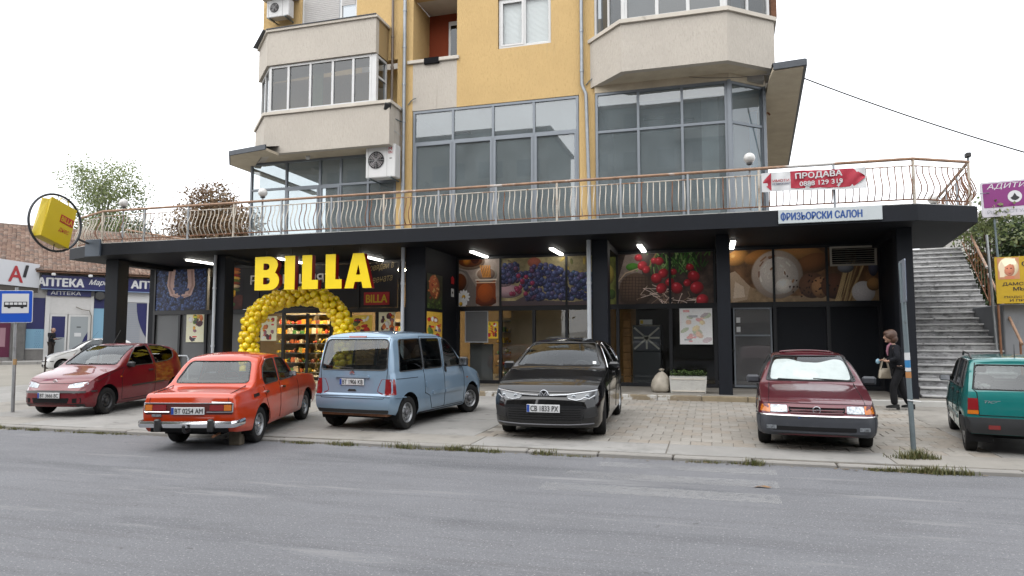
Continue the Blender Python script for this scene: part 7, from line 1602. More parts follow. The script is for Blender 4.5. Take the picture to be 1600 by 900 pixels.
# ---------------------------------------------------------------- people
def skin(name, pts, edges, rad, m, parent, root=0, sub=2):
    me = bpy.data.meshes.new(name); me.from_pydata(pts, edges, []); me.materials.append(m); o = obj(name, me, parent)
    md = o.modifiers.new('skin', 'SKIN'); md.use_smooth_shade = True
    for i, v in enumerate(me.skin_vertices[0].data): r = rad[i]; v.radius = r if isinstance(r, tuple) else (r, r); v.use_root = (i == root)
    s = o.modifiers.new('sub', 'SUBSURF'); s.levels = sub; s.render_levels = sub; return o
def person(label, loc, rz, h, J, cols, hair, female=True, group=None):
    """J: joints in metres for a 1.7 m figure facing +x, y left"""
    t = thing('person', label, 'person', loc, rz); k = h / 1.7; t.scale = (k, k, k)
    sk = mat('skin_tone', (.46, .27, .19), .55); n = list(J); ix = {a: i for i, a in enumerate(n)}
    # body: one continuous surface
    ed = [('pelvis', 'waist'), ('waist', 'chest'), ('chest', 'neck'), ('neck', 'head0'), ('head0', 'head1'), ('chest', 'lsh'), ('lsh', 'lel'), ('lel', 'lwr'), ('lwr', 'lha'), ('chest', 'rsh'), ('rsh', 'rel'), ('rel', 'rwr'), ('rwr', 'rha'), ('pelvis', 'lhip'), ('lhip', 'lkn'), ('lkn', 'lan'), ('pelvis', 'rhip'), ('rhip', 'rkn'), ('rkn', 'ran')]
    rd = dict(pelvis=.115, waist=.105, chest=.12, neck=.05, head0=.055, head1=.06, lsh=.055, lel=.04, lwr=.026, lha=.03, rsh=.055, rel=.04, rwr=.026, rha=.03, lhip=.085, lkn=.055, lan=.036, rhip=.085, rkn=.055, ran=.036)
    skin('body', [J[a] for a in n], [(ix[a], ix[b]) for a, b in ed], [rd[a] for a in n], sk, t, ix['pelvis'])
    # head with face
    hc = Vector(J['head1']); hd = MB(); hd.ball((0, 0, 0), .105, 20, 14, (1.0, .82, 1.2)); hd.ball((.1, 0, -.015), .022, 8, 6, (1.1, .7, 1.1)); hd.ball((.055, 0, -.095), .04, 10, 6, (1, 1, .6))
    for s in (1, -1): hd.ball((-.01, s * .085, -.01), .028, 8, 6, (.7, .4, 1.1))
    ho = hd.build('head', sk, t, 60, loc=hc); 
    for s in (1, -1): b = MB(); b.ball((.088, s * .034, .015), .011, 8, 6); b.build('eye', M['blackp'], ho)
    b = MB(); b.ball((.088, 0, -.062), .018, 8, 6, (.5, 1.3, .35)); b.build('mouth', mat('lip_tone', (.3, .1, .09), .5), ho)
    hm = mat('hair_' + hair[0], hair[1], .55, var=.35, vscale=18); b = MB()
    if female:
        b.ball((-.03, 0, .035), .128, 20, 14, (1, .92, 1.05)); b.ball((-.065, 0, -.03), .105, 16, 10, (.95, 1.0, 1.15)); b.ball((.03, .0, .085), .085, 14, 8, (1, 1.05, .7))
    else: b.ball((-.03, 0, .012), .108, 18, 12, (.95, .86, 1.02))
    b.v = [(x + .006 * math.sin(31 * z + 17 * y), y + .006 * math.sin(37 * x + 23 * z), z + .005 * math.sin(41 * y + 11 * x)) for x, y, z in b.v]; b.build('hair', hm, ho, 60)
    # clothes
    cm, tm, fm = cols
    cn = ['hem', 'waist', 'chest', 'collar', 'lsh', 'lel', 'lcu', 'rsh', 'rel', 'rcu']; L_ = lambda a, b_, f: tuple(np.array(J[a]) * (1 - f) + np.array(J[b_]) * f)
    P_ = dict(hem=tuple(np.array(J['pelvis']) + (0, 0, -.06)), waist=J['waist'], chest=J['chest'], collar=L_('chest', 'neck', .75), lsh=J['lsh'], lel=J['lel'], lcu=L_('lel', 'lwr', .85), rsh=J['rsh'], rel=J['rel'], rcu=L_('rel', 'rwr', .85))
    rc_ = dict(hem=(.16, .185), waist=(.145, .165), chest=(.15, .175), collar=.075, lsh=.085, lel=.066, lcu=.052, rsh=.085, rel=.066, rcu=.052)
    skin('coat', [P_[a] for a in cn], [(0, 1), (1, 2), (2, 3), (2, 4), (4, 5), (5, 6), (2, 7), (7, 8), (8, 9)], [rc_[a] for a in cn], cm, t, 0)
    tn = ['pelvis', 'lhip', 'lkn', 'lan', 'rhip', 'rkn', 'ran']; rt_ = dict(pelvis=.13, lhip=.105, lkn=.08, lan=.075, rhip=.105, rkn=.08, ran=.075)
    skin('trousers', [J[a] for a in tn], [(0, 1), (1, 2), (2, 3), (0, 4), (4, 5), (5, 6)], [rt_[a] for a in tn], tm, t, 0)
    for s in 'lr':
        a = Vector(J[s + 'an']); b = MB(); z0 = 0
        q = [(-.09, .032), (-.02, .042), (.08, .046), (.15, .034), (.17, .012)]
        for i, (x, w) in enumerate(q):
            for yy, zz in ((-w, 0), (w, 0), (w * .8, .075 - .03 * max(0, x) / .17 * 1.2), (-w * .8, .075 - .03 * max(0, x) / .17 * 1.2)): b.v.append((x, yy, zz))
        b.f = [(i * 4 + j, i * 4 + (j + 1) % 4, (i + 1) * 4 + (j + 1) % 4, (i + 1) * 4 + j) for i in range(4) for j in range(4)] + [(3, 2, 1, 0), (16, 17, 18, 19)]
        b.box(-.09, -.03, -.03, .03, -.03, 0) if female else None
        b.build('shoe', fm, t, 40, loc=(a.x, a.y, a.z - .085 + (.03 if female else 0)), rot=(0, J.get(s + 'tilt', 0), 0), fix=True)
        # hand: five fingers
        w_, h_ = Vector(J[s + 'wr']), Vector(J[s + 'ha']); d_ = (h_ - w_).normalized(); sd = d_.cross(Vector((0, 0, 1))).normalized(); up_ = sd.cross(d_)
        for f in range(5):
            if f < 4: o0 = h_ + sd * (.012 * (f - 1.5) * 1.4); e1 = o0 + d_ * (.035 + .006 * (1 if f in (1, 2) else 0)); e2 = e1 + (d_ * .6 - up_ * .8).normalized() * .028
            else: o0 = w_ + d_ * .03 + sd * (.022 * (1 if s == 'l' else -1)); e1 = o0 + (d_ * .6 + sd * (.6 if s == 'l' else -.6)).normalized() * .03; e2 = e1 + d_ * .025
            b = MB(); b.tube([h_ * .5 + o0 * .5 if f < 4 else w_ + d_ * .02, o0, e1, e2], [.009, .0085, .0075, .006], 6); b.build('finger', sk, t, 60)
    return t
J = dict(pelvis=(0, 0, .88), waist=(.02, 0, 1.06), chest=(.07, 0, 1.26), neck=(.10, 0, 1.43), head0=(.13, 0, 1.50), head1=(.15, 0, 1.565),
         lsh=(.08, .16, 1.34), lel=(.06, .21, 1.10), lwr=(.24, .15, 1.04), lha=(.31, .12, 1.06), rsh=(.08, -.16, 1.34), rel=(.04, -.22, 1.10), rwr=(.22, -.19, 1.05), rha=(.29, -.17, 1.06),
         lhip=(.0, .085, .84), lkn=(.14, .09, .48), lan=(.12, .09, .10), rhip=(0, -.085, .84), rkn=(-.07, -.09, .47), ran=(-.22, -.09, .10))
blk_c = mat('black_coat', (.012, .013, .018), .8, var=.3, vscale=14, bump=.4, bscale=30); blk_t = mat('black_trousers', (.010, .010, .012), .85, var=.3, vscale=10); shm = mat('black_shoe', (.01, .01, .01), .3)
wm = person('woman in a black coat walking past the maroon car, beige handbag on her arm', (3.68, 15.62, gz(15.6) - .0), R(180), 1.60, J, (blk_c, blk_t, shm), ('brown', (.085, .036, .018)))
b = MB(); b.ball((.155, 0, -.055), .03, 8, 6, (.3, .8, 1.4))
sc_f = MB(); sc_f.tube([(.13, .05, 1.42), (.18, .02, 1.36), (.20, .0, 1.26), (.19, .0, 1.16)], [.03, .035, .03, .012], 8); sc_f.build('scarf', mat('pink_scarf', (.42, .2, .26), .8), wm, 60)
hb = thing('handbag', 'beige leather handbag hanging from the arm of the woman', 'handbag', (3.47, 15.80, gz(15.6) + .62), R(185))
b = MB(); b.bbox(-.13, .13, -.06, .06, 0, .21, .035); b.v = [(x * (1 - .25 * z / .21), y * (1 - .3 * z / .21), z) for x, y, z in b.v]; b.build('bag_body', mat('beige_leather', (.44, .38, .29), .5, var=.08, vscale=8), hb, 40)
for s in (-1, 1): b = MB(); b.tube([(-.08, s * .035, .19), (-.05, s * .03, .33), (.0, s * .01, .42), (.05, s * .03, .33), (.08, s * .035, .19)], .011, 6); b.build('strap', MATS['beige_leather'], hb, 60)
mk = MB(); mk.ball((0, 0, 0), .055, 12, 8, (.8, .5, 1)); tag(mk.build('face_mask', mat('mask_blue', (.35, .55, .68), .8), None, 60, loc=(3.68 - .335, 15.78, gz(15.6) + .97)), 'light blue face mask held in the hand of the woman', 'face mask')
J2 = dict(J); J2.update(pelvis=(0, 0, .92), waist=(0, 0, 1.1), chest=(.01, 0, 1.32), neck=(.03, 0, 1.49), head0=(.05, 0, 1.55), head1=(.08, 0, 1.60), lsh=(.01, .18, 1.40), rsh=(.01, -.18, 1.40), lel=(.02, .22, 1.14), rel=(.02, -.22, 1.14), lwr=(.24, .13, 1.13), rwr=(.24, -.13, 1.13), lha=(.31, .09, 1.14), rha=(.31, -.09, 1.14), lhip=(0, .09, .88), rhip=(0, -.09, .88), lkn=(.02, .1, .48), rkn=(.0, -.1, .48), lan=(-.02, .11, .09), ran=(-.04, -.11, .09))
mp_ = ph(.12, .55, .465)
mn = person('bald man in dark jacket and brown trousers standing at the pharmacy door', mp_, R(20), 1.72, J2, (mat('dark_jacket', (.018, .018, .022), .8, var=.2, vscale=9), mat('brown_trousers', (.045, .035, .03), .85), shm), ('thin_grey', (.32, .2, .15)), female=False)
tb_ = MB(); tb_.bbox(-.12, .12, -.09, .09, 0, .012, .003); tag(tb_.build('document', mat('doc_blue', (.03, .035, .14), .5), loc=(mp_[0] + .42 * math.cos(R(20)), mp_[1] + .42 * math.sin(R(20)), mp_[2] + 1.14), rot=(0, -.3, R(20))), 'dark blue folder in the hands of the man at the pharmacy', 'folder')
# ---------------------------------------------------------------- street furniture
t = thing('bus_stop_sign', 'blue bus stop sign on a worn silver pole at the left edge', 'sign', (-13.98, 10.9, gz(10.9)))
b = MB(); b.tube([(.03, 0, 0), (-.03, 0, 2.6)], .034, 10); b.build('pole', mat('worn_silver_pole', (.42, .43, .44), .45, .5, var=.2, vscale=5, spots=((.2, .19, .17), 6, .55, .08, (1, 1, .3))), t, 50)
b = MB(); b.tube([(.018, 0, .98), (.014, 0, 1.10)], .0365, 10); b.build('sticker', mat('orange_sticker', (.5, .3, .12), .6), t, 50)
sgn = bpy.data.objects.new('plate', None); COL.objects.link(sgn); sgn.parent = t; sgn.location = (-.235, -.219, 1.85); sgn.rotation_euler = (0, -.02, R(35))
def rr_box(x0, x1, z0, z1, r, y0, y1): b = MB(); b.extr(rpoly([(x0, z0), (x1, z0), (x1, z1), (x0, z1)], r), y0, y1); return b
rr_box(0, .62, 0, .68, .035, -.005, .006).build('rim', M['bwhite'], sgn); rr_box(.012, .608, .012, .668, .03, -.009, -.0055).build('field', mat('sign_blue_field', (.004, .10, .62), .4), sgn); rr_box(.07, .55, .20, .61, .004, -.013, -.0095).build('white_square', M['bwhite'], sgn)
bs = rr_box(.11, .52, .33, .44, .012, -.0165, -.0135).build('bus_symbol', M['blackp'], sgn)
for k in range(5): rr_box(.13 + k * .078, .192 + k * .078, .375, .425, .005, -.0195, -.017).build('symbol_window', M['bwhite'], bs)
for x in (.20, .43): b = MB(); b.lathe([(.03, -.0185), (.03, -.0155)], 14, 'y', (x, 0, .33)); b.build('symbol_wheel', M['blackp'], bs)

t = thing('crossing_sign_pole', 'leaning grey sign pole with stickers beside the maroon car', 'sign pole', (2.60, 10.42, gz(10.4)))
b = MB(); b.tube([(0, 0, -.05), (-.06, .0, 2.56)], .033, 12); b.build('pole', M['pole'], t, 50)
sg2 = bpy.data.objects.new('plate', None); COL.objects.link(sg2); sg2.parent = t; sg2.location = (-.052, -.02, 2.02); sg2.rotation_euler = (0, -.03, R(83))
rr_box(-.29, .29, 0, .58, .03, -.006, .006).build('sheet', mat('sign_back_grey', (.32, .36, .42), .45, .3), sg2); rr_box(-.285, .285, .005, .575, .03, -.009, -.0065).build('field', mat('sign_blue2', (.09, .12, .32), .45), sg2)
b = MB(); b.extr([(-.2, .1), (.2, .1), (0, .47)], -.012, -.0095); b.build('triangle', M['bwhite'], sg2); b = MB(); b.extr([(-.05, .15), (.06, .15), (.02, .36), (-.03, .34)], -.0145, -.0125); b.build('walker_symbol', M['blackp'], sg2)
for z0, z1, m_ in ((1.24, 1.34, M['bwhite']), (1.14, 1.238, mat('sticker_blue', (.03, .25, .55), .5)), (1.09, 1.138, M['bwhite']), (1.0, 1.08, mat('sticker_orange', (.55, .25, .08), .6))):
    f = lambda z: -.06 * (z + .05) / 2.61
    b = MB(); b.tube([(f(z0), 0, z0), (f(z1), 0, z1)], .0355, 12); b.build('sticker', m_, t, 50)
b = MB(); b.tube([(-.06, -.03, .705), (.01, -.04, .695), (.10, -.03, .685)], .009, 6); b.build('cable_tie', M['bwhite'], t)

t = thing('hairdresser_sign', 'yellow hairdresser board with a blonde portrait at the right edge', 'sign', (6.42, 18.3, 2.42)); t.rotation_euler = (0, -.01, R(-6))
b = MB(); b.box(0, 1.75, 0, .03, 0, 1.08); b.build('board', mat('board_yellow', (.72, .46, .005), .5, var=.06, vscale=3), t)
fp = Paint(36, 40, (.60, .42, .30), .9)
fp.blob(.45, .55, .42, .46, (.80, .74, .62), shade=.3); fp.blob(.48, .46, .23, .32, (.66, .42, .32), shade=.3); fp.poly([(.2, .9), (.75, .95), (.78, .66), (.5, .7), (.28, .55)], (.86, .80, .68)); fp.poly([(.18, .85), (.3, .6), (.26, .1), (.08, .1), (.08, .6)], (.74, .68, .58)); fp.blob(.40, .50, .045, .02, (.2, .1, .1)); fp.blob(.57, .50, .045, .02, (.2, .1, .1)); fp.blob(.49, .28, .06, .02, (.6, .25, .22)); fp.rect(.3, .68, 0, .14, (.62, .38, .28))
obj('portrait', print_mesh('portrait', fp, .42, .5), t, (.05, -.004, .56))
for s_, x, z, w, h in (('ФРИЗЬОР', .52, .84, .95, .13), ('ДАМСКО', .13, .40, .58, .085), ('МЪЖКО', .33, .29, .55, .085), ('ДЕТСКО', .58, .19, .55, .085), ('ПОДСТРИГВАНЕ', .15, .115, .95, .055), ('И ПРИЧЕСКИ', .25, .04, .75, .055)): text_obj('lettering', s_, mat('sign_dark_text', (.035, .02, .02), .5), w, h, t, (x, -.006, z), bold=.04)
for x in (.03, 1.7): b = MB(); b.tube([(x, .06, -2.2), (x, .06, 1.1)], .028, 8); b.build('post', M['rust'], t, 50)
b = MB(); b.bbox(6.62, 10.5, 18.55, 20.5, -.1, 2.42, .02)
tag(b.build('retaining_wall', mat('grey_panel_wall', (.30, .31, .325), .85, var=.08, vscale=1.2, spots=((.22, .225, .235), 2, .56, .15, (1, 1, .4)), bump=.2, bscale=30)), 'plain grey concrete wall under the hairdresser board', 'wall')
b = MB(); b.tube([(0, 0, 0), (-.1, .1, 3.9)], .03, 8); tag(b.build('thin_pole', mat('pale_pole', (.5, .52, .53), .5, .3), None, 50, loc=(6.55, 18.7, .2)), 'thin pale metal pole standing beside the stairs', 'pole')
t = thing('yoga_sign', 'purple studio sign with white lotus emblem above the bushes at the right edge', 'sign', (7.48, 22.0, 5.02)); t.rotation_euler = (0, -.03, R(-3))
b = MB(); b.extr(rpoly([(0, 0), (1.6, 0), (1.6, 1.0), (0, 1.0)], .06), 0, .06); b.build('board', mat('lilac_white', (.75, .72, .78), .5), t); b = MB(); b.extr(rpoly([(.05, .26), (1.55, .26), (1.55, .95), (.05, .95)], .03), -.006, -.001); b.build('field', M['purple_p'], t)
text_obj('lettering', 'АДИТИ', M['bwhite'], .95, .17, t, (.15, -.01, .76), bold=.0, shear=.25); text_obj('lettering', 'ЙОГА СТУДИО', mat('grey_print', (.35, .36, .4), .5), 1.25, .13, t, (.12, -.003, .07), bold=0)
b = MB(); b.lathe([(.17, -.012), (.17, -.007)], 24, 'y', (.8, 0, .53)); b.build('emblem_field', M['bwhite'], t); b = MB(); b.extr([(.69, .50), (.74, .44), (.8, .42), (.86, .44), (.91, .50), (.85, .54), (.8, .63), (.75, .54)], -.016, -.013); b.build('emblem', M['blackp'], t)
for x in (.3, 1.3): b = MB(); b.tube([(x, .1, -5), (x, .1, 1.0)], .03, 8); b.build('post', M['pole'], t, 50)
def wire(name, label, a, b_, sag, r=.012, m=None):
    a, b_ = Vector(a), Vector(b_); q = MB(); q.tube([a.lerp(b_, s) + Vector((0, 0, -sag * 4 * s * (1 - s))) for s in np.linspace(0, 1, 24)], r, 5); tag(q.build(name, m or M['plastic_black'], None, 60), label, 'cable')
wire('cable', 'thick black cable running from the right bay roof to the right edge', (2.62, 19.6, 8.68), (14, 20.5, 4.3), .35, .02)
wire('cable', 'thin cable hanging under the right bay soffit', (-.4, 19.1, 8.86), (2.5, 18.6, 8.6), .12, .008)
wire('cable', 'thin pale cable crossing the sky at the right, upper one', (5.9, 21, 5.45), (22, 30, 8.6), .2, .009, M['pole']); wire('cable', 'thin pale cable crossing the sky at the right, lower one', (5.9, 21, 5.5), (22, 34, 6.4), .3, .009, M['pole'])
t = thing('low_barrier', 'low pale tubular barrier in front of the leftmost shop window', 'barrier', (-16.1, 17.2, STZ))
b = MB(); b.tube([(0, 0, 0), (0, 0, .72), (.06, 0, .8), (.9, 0, .8), (.96, 0, .72), (.96, 0, 0)], .024, 8); b.build('hoop', M['white_pipe'], t, 50)
b = MB(); b.tube([(0, 0, 0), (.02, .01, 1.0)], .022, 7); tag(b.build('thin_stake', mat('dark_stake', (.05, .035, .03), .8), None, 50, loc=(-18.1, 15.0, .1)), 'thin dark stake standing beyond the dark red hatchback', 'stake')
b = MB(); r = random.Random(3); b.add([(0, 0, .004), (.07, .02, .018), (.15, .0, .01), (.12, .06, .02), (.05, .08, .006), (.19, .03, .012)], [(0, 1, 3, 4), (1, 2, 5, 3)]); tag(b.build('fallen_leaf', mat('dry_leaf', (.30, .16, .06), .7), loc=(.42, 7.93, .002)), 'dry brown leaf lying on the road near the crossing', 'leaf')
# stair railing behind the left end of the terrace
t = thing('back_stair_railing', 'rusty stair railing running down behind the left end of the terrace', 'railing', (-19.6, 20.9, 4.45))
b = MB(); b.tube([(-1.9, 0, 1.35), (2.6, .0, .55)], .035, 8); b.build('handrail', M['rust_hand'], t, 50); b = MB(); b.tube([(-1.9, 0, .75), (2.6, .0, -.0)], .018, 6); b.build('lower_rail', M['rust'], t)
for k in range(24): b = MB(); s = k / 23; x = -1.9 + 4.5 * s; b.tube([(x, 0, .75 - .75 * s), (x, -.06, 1.0 - .78 * s), (x, 0, 1.35 - .8 * s)], .01, 5); b.build('baluster', M['rust_rail'], t)
# ---------------------------------------------------------------- trees, bushes, weeds
def leaves(centres, n, size, seed, clump=.55, droop=0., flat=1.0):
    """n leaf faces in clumps spread through ellipsoids (cx,cy,cz,rx,ry,rz)"""
    r = np.random.default_rng(seed); vol = np.array([c[3] * c[4] * c[5] for c in centres]); vol = vol / vol.sum(); V = []
    nc = max(8, n // 26); which = r.choice(len(centres), nc, p=vol); cc = []
    for w in which:
        c = centres[w]; d = r.normal(size=3); d /= np.linalg.norm(d); q = r.random() ** .42; cc.append([c[0] + d[0] * c[3] * q, c[1] + d[1] * c[4] * q, c[2] + d[2] * c[5] * q])
    cc = np.array(cc); k = r.integers(0, nc, n); P0 = cc[k] + r.normal(size=(n, 3)) * clump * np.array([1, 1, .7]); P0[:, 2] -= np.abs(r.normal(size=n)) * droop
    a = r.normal(size=(n, 3)); a /= np.linalg.norm(a, axis=1)[:, None]; b = np.cross(a, r.normal(size=(n, 3))); b /= np.linalg.norm(b, axis=1)[:, None]; s = (size * r.uniform(.6, 1.35, n))[:, None]
    V = np.stack([P0 - a * s, P0 + b * s * .5, P0 + a * s, P0 - b * s * .5], 1).reshape(-1, 3); F = np.arange(n * 4).reshape(-1, 4); return V, F, cc
def leaf_material(name, cols, trans=.25):
    if name in MATS: return MATS[name]
    m = bpy.data.materials.new(name); m.use_nodes = True; n = m.node_tree; p = n.nodes['Principled BSDF']; p.inputs['Roughness'].default_value = .55
    g = n.nodes.new('ShaderNodeNewGeometry'); rp = n.nodes.new('ShaderNodeValToRGB'); rp.color_ramp.interpolation = 'LINEAR'
    while len(rp.color_ramp.elements) < len(cols): rp.color_ramp.elements.new(.5)
    for i, c in enumerate(cols): rp.color_ramp.elements[i].position = i / (len(cols) - 1); rp.color_ramp.elements[i].color = (*[x * KA for x in c], 1)
    n.links.new(g.outputs['Random Per Island'], rp.inputs['Fac']); n.links.new(rp.outputs[0], p.inputs['Base Color'])
    tl = n.nodes.new('ShaderNodeBsdfTranslucent'); n.links.new(rp.outputs[0], tl.inputs[0]); mx = n.nodes.new('ShaderNodeMixShader'); mx.inputs[0].default_value = trans
    n.links.new(p.outputs[0], mx.inputs[1]); n.links.new(tl.outputs[0], mx.inputs[2]); n.links.new(mx.outputs[0], n.nodes['Material Output'].inputs[0]); MATS[name] = m; return m
def leaf_obj(name, V, F, m, parent): b = MB(); b.v = [tuple(v) for v in V]; b.f = [tuple(int(i) for i in f) for f in F]; return b.build(name, m, parent)
def tree(name, label, loc, h, crown, n, size, m, seed, bark, limbs=7, clump=.5, droop=0., tr=.16):
    t = thing(name, label, 'tree', loc); r = random.Random(seed); b = MB(); top = h * .86
    tp = [Vector((r.gauss(0, .012) * h * s, r.gauss(0, .012) * h * s, top * s)) for s in np.linspace(0, 1, 8)]; b.tube(tp, [tr * (1 - .85 * s) for s in np.linspace(0, 1, 8)], 8)
    V, F, cc = leaves(crown, n, size, seed, clump, droop)
    for k in range(limbs * 4):
        e = Vector(cc[r.randrange(len(cc))]); s = max(.25, min(.9, (e.z - .25 * h * (.4 + r.random() * .5)) / top)); a = tp[0].lerp(tp[-1], s * .9); mid = a.lerp(e, .5) + Vector((0, 0, .12 * (e - a).length))
        b.tube([a, mid, e], [tr * .30, tr * .16, tr * .05], 5)
    b.build('trunk', bark, t, 60); leaf_obj('crown', V, F, m, t); return t
bark = mat('bark_brown', (.09, .065, .045), .9, var=.3, vscale=6); birchb = mat('birch_bark', (.42, .41, .38), .8, spots=((.04, .04, .035), 5, .58, .05, (1, 1, 3)))
lg = leaf_material('birch_leaf', [(.16, .22, .07), (.27, .33, .12), (.36, .40, .17), (.2, .28, .1)], .35); lb = leaf_material('rusty_leaf', [(.20, .12, .06), (.30, .18, .09), (.15, .09, .05), (.36, .25, .12)], .2)
lc = leaf_material('conifer_leaf', [(.03, .055, .018), (.06, .09, .03), (.10, .12, .05)], .1); lv = leaf_material('shrub_leaf', [(.02, .045, .012), (.04, .08, .02), (.07, .12, .03), (.12, .16, .05), (.03, .06, .02)], .15)
tree('birch_tree', 'tall loose pale green birch beyond the pharmacy roof', (-43.2, 40, 0), 16.3, [(-2.0, 0, 13.6, 1.3, 1.6, 2.2), (.2, 0, 13.0, 1.3, 1.6, 2.3), (2.2, 0, 13.2, 1.2, 1.5, 2.0), (-1.6, 0, 9.6, 2.2, 2, 2.2), (1.0, 0, 9.4, 2.2, 2, 2.4), (-.6, 0, 7.2, 2.6, 2, 2)], 21000, .095, lg, 3, birchb, 9, .30, .45, .15)
tree('horse_chestnut', 'rust brown chestnut tree behind the left terrace railing', (-33.6, 40, 0), 12.6, [(-.2, 0, 10.6, 1.9, 1.8, 1.9), (-2.6, 0, 8.9, 1.3, 1.5, 1.6), (2.2, 0, 9.2, 1.6, 1.5, 1.6), (-.2, 0, 7.6, 3.4, 2.2, 2.2)], 20000, .115, lb, 5, bark, 8, .4, 0, .2)
tree('conifer', 'small dark green conifer between the birch and the chestnut', (-39.6, 40, 0), 11.6, [(0, 0, 10.2, .8, .8, 1.5), (0, 0, 8.2, 1.6, 1.5, 1.6), (0, 0, 6.4, 2.4, 2, 1.5)], 7000, .09, lc, 6, bark, 5, .3, 0, .15)
tree('broadleaf_tree', 'green bushy tree low behind the left end of the terrace', (-37.6, 36, 0), 8.4, [(0, 0, 6.3, 2.6, 2, 1.5), (2.4, 0, 5.4, 2.0, 1.6, 1.3)], 9000, .09, leaf_material('olive_leaf', [(.06, .09, .03), (.11, .14, .05), (.17, .17, .07), (.20, .15, .06)], .25), 8, bark, 5, .4)
t = thing('ivy_bush', 'large dark green ivy covered bush behind the stairs at the right', 'bush', (9.6, 25.5, 0))
V, F, cc = leaves([(-.5, -.4, 2.6, 1.5, 1.2, 2.2), (1.8, -.4, 2.8, 2.0, 1.2, 2.4), (-.9, -.6, 4.5, 1.0, .9, .8), (.3, -.7, 4.9, 1.0, .9, .8), (1.5, -.8, 4.8, 1.2, .9, .8), (.8, -.2, 1.0, 2.4, 1.2, 1.2)], 48000, .068, 12, .26); leaf_obj('foliage', V, F, lv, t)
V, F, cc = leaves([(-.6, -.8, 4.0, 1.2, .8, .8), (.6, -1.2, 4.4, 1.2, .6, .6)], 300, .10, 15, .15); leaf_obj('autumn_leaves', V, F, leaf_material('yellow_leaf', [(.45, .28, .04), (.35, .15, .04)], .25), t)
b = MB(); rr3 = random.Random(5)
for k in range(12): x = rr3.uniform(-2, 3); b.tube([(x * .4, 0, -.1), (x * .8, rr3.uniform(-.4, .4), 2), (x, rr3.uniform(-.6, .6), rr3.uniform(3.4, 5.4))], [.05, .035, .012], 5)
b.build('stems', bark, t, 60)
t = thing('twiggy_shrub', 'thin twiggy shrub with sparse leaves at the right end of the terrace', 'shrub', (7.6, 22.6, 4.0)); V, F, cc = leaves([(.3, 0, .9, .8, .7, .9)], 900, .07, 17, .22); leaf_obj('foliage', V, F, lg, t); b = MB()
for q in cc[::2]: b.tube([(.2, 0, -.5), (float(q[0]) * .6, float(q[1]) * .5, float(q[2]) * .6), tuple(map(float, q))], [.012, .008, .004], 4)
b.build('stems', bark, t)
# pale house far behind on the right
t = thing('far_house', 'pale house far behind the bushes at the right edge', 'building', (17, 46, 0)); b = MB(); b.box(-2.6, 9, 0, 8, 0, 8.3); b.build('wall', mat('far_wall', (.62, .60, .56), .9, var=.05), t)
b = MB(); b.add([(-3, -.5, 8.3), (9.4, -.5, 8.3), (9.4, 4, 9.8), (-3, 4, 9.8), (-3, 8.5, 8.3), (9.4, 8.5, 8.3)], [(0, 1, 2, 3), (3, 2, 5, 4), (0, 3, 4), (1, 5, 2)]); b.build('roof', mat('far_roof', (.35, .33, .31), .9), t)
for x in (-.9, 1.6, 4.2):
    for z in (6.2, 3.4): b = MB(); b.box(x, x + 1.1, -.03, .02, z, z + 1.3); w_ = b.build('window', M['white_pvc'], t); b = MB(); b.box(x + .08, x + 1.02, -.05, -.031, z + .08, z + 1.22); b.build('pane', M['sky_glass2'], w_)
# weeds along the kerb
gb = MB(); rg = random.Random(21)
def tuft(x, y, n, h, spread):
    for _ in range(n):
        px, py = x + rg.gauss(0, spread), y + rg.gauss(0, .035); a = rg.uniform(0, 6.28); hh = h * rg.uniform(.4, 1.2); lean = rg.uniform(.1, .9) * hh; w = rg.uniform(.003, .007)
        s = (-math.sin(a) * w, math.cos(a) * w); z0 = 0.0
        m_ = (px + math.cos(a) * lean * .4, py + math.sin(a) * lean * .4, z0 + hh * .65); e = (px + math.cos(a) * lean, py + math.sin(a) * lean, z0 + hh)
        gb.add([(px - s[0], py - s[1], z0), (px + s[0], py + s[1], z0), (m_[0] + s[0] * .7, m_[1] + s[1] * .7, m_[2]), (m_[0] - s[0] * .7, m_[1] - s[1] * .7, m_[2]), e], [(0, 1, 2, 3), (3, 2, 4)])
for x0, x1, n, h in ((-13.6, -11.2, 30, .05), (-10.9, -9.0, 22, .045), (-6.5, -5.2, 16, .05), (-4.9, -2.6, 26, .055), (-2.3, -1.4, 9, .05), (-.3, .35, 7, .035), (.5, 2.9, 42, .06), (2.3, 2.75, 10, .075)):
    cl_ = [(rg.uniform(x0, x1), rg.uniform(.08, .32), rg.uniform(.6, 1.5)) for _ in range(max(2, n // 6))]
    for k in range(n):
        q_ = rg.choice(cl_); tuft(min(max(rg.gauss(q_[0], q_[1]), x0), x1), 9.385 + rg.uniform(-.06, .0) if x0 < 2.3 or x1 > 2.8 else 10.0, 26, h * q_[2] * rg.uniform(.6, 1.3), .06)
for k in range(8): tuft(2.45 + rg.gauss(0, .12), 10.0 + rg.gauss(0, .05), 30, .13, .05)
gb.v = [(x, y, z + (gz(y) - .01 if y > 9.5 else 0)) for x, y, z in gb.v]
tag(gb.build('grass', leaf_material('weed_leaf', [(.10, .13, .03), (.17, .17, .05), (.25, .21, .09), (.07, .10, .02)], .2)), 'low weeds and dry grass growing along the kerb', 'grass', kind='stuff')
lt = MB()
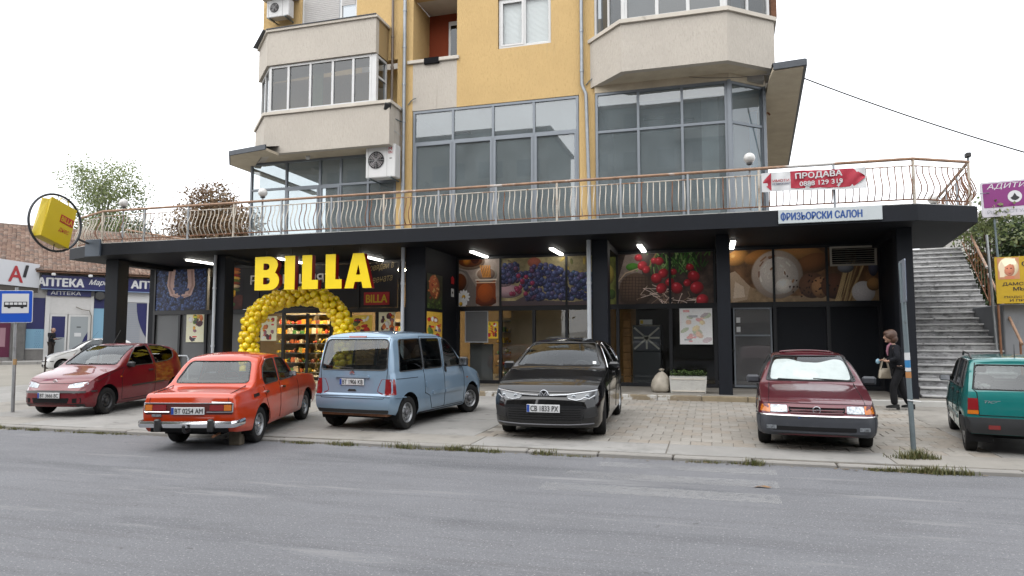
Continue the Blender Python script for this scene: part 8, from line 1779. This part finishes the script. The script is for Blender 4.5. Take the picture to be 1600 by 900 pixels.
for k in range(260):
    x, y = rg.uniform(-13, 3.2), 9.36 - abs(rg.gauss(0, .05)); a = rg.uniform(0, 6.28); s = rg.uniform(.008, .025); lt.add([(x + s * math.cos(a + q), y + s * math.sin(a + q), .004 + rg.uniform(0, .008)) for q in (0, 1.2, 3, 4.4)], [(0, 1, 2, 3)])
tag(lt.build('kerb_litter', leaf_material('litter', [(.16, .11, .06), (.25, .19, .11), (.09, .07, .05)], 0)), 'scraps of dry leaves lying along the kerb', 'litter', kind='stuff')
# ---------------------------------------------------------------- the other side of the street (behind the camera, seen in the window reflections)
def block(label, x0, x1, y, h, m, seed):
    t = thing('opposite_building', label, 'building', ((x0 + x1) / 2, y, 0), 0, 'buildings across the street'); w = (x1 - x0) / 2; b = MB(); b.box(-w, w, -10, 0, 0, h); b.build('wall', m, t)
    b = MB(); b.box(-w - .3, w + .3, -10.3, .3, h, h + .3); b.build('roof', mat('opp_roof', (.2, .1, .07), .9), t); wm_ = MB(); wm_.box(-.7, .7, -.02, .04, 0, 1.5); wme = wm_.mesh('window', mat('opp_window', (.06, .065, .07), .15))
    nx = int(2 * w / 2.6)
    for i in range(nx):
        for j in range(int(h / 3)): obj('window', wme, t, (-w + (i + .5) * 2 * w / nx, 0, 1.0 + 3 * j))
    for j in range(1, int(h / 3)):
        b = MB(); b.box(-w * .3, w * .3, 0, 1.1, 3 * j - .1, 3 * j + .9); b.build('balcony', mat('opp_balcony', (.4, .37, .33), .9), t)
block('beige block of flats across the street, mirrored in the windows', -44, -14, -19, 20, mat('opp_beige', (.36, .33, .28), .9, var=.08), 1)
block('grey block of flats across the street, mirrored in the windows', -10, 12, -19, 21, mat('opp_grey', (.30, .30, .29), .9, var=.08), 2)
block('ochre block of flats across the street, mirrored in the windows', 15, 42, -17, 10, mat('opp_ochre', (.36, .29, .2), .9, var=.08), 3)
for i, (x, s) in enumerate(((-13.4, 1), (13.6, 2))):
    tree('street_tree', 'green street tree across the road, %s of the grey flats' % ('left', 'right')[i], (x, -13, 0), 7.5, [(0, 0, 5.2, 2.2, 2, 2.0), (.8, 0, 4.2, 1.8, 1.6, 1.4)], 3500, .16, lv, 30 + s, bark, 5, .4)
bpy.data.scenes.remove(TSC)
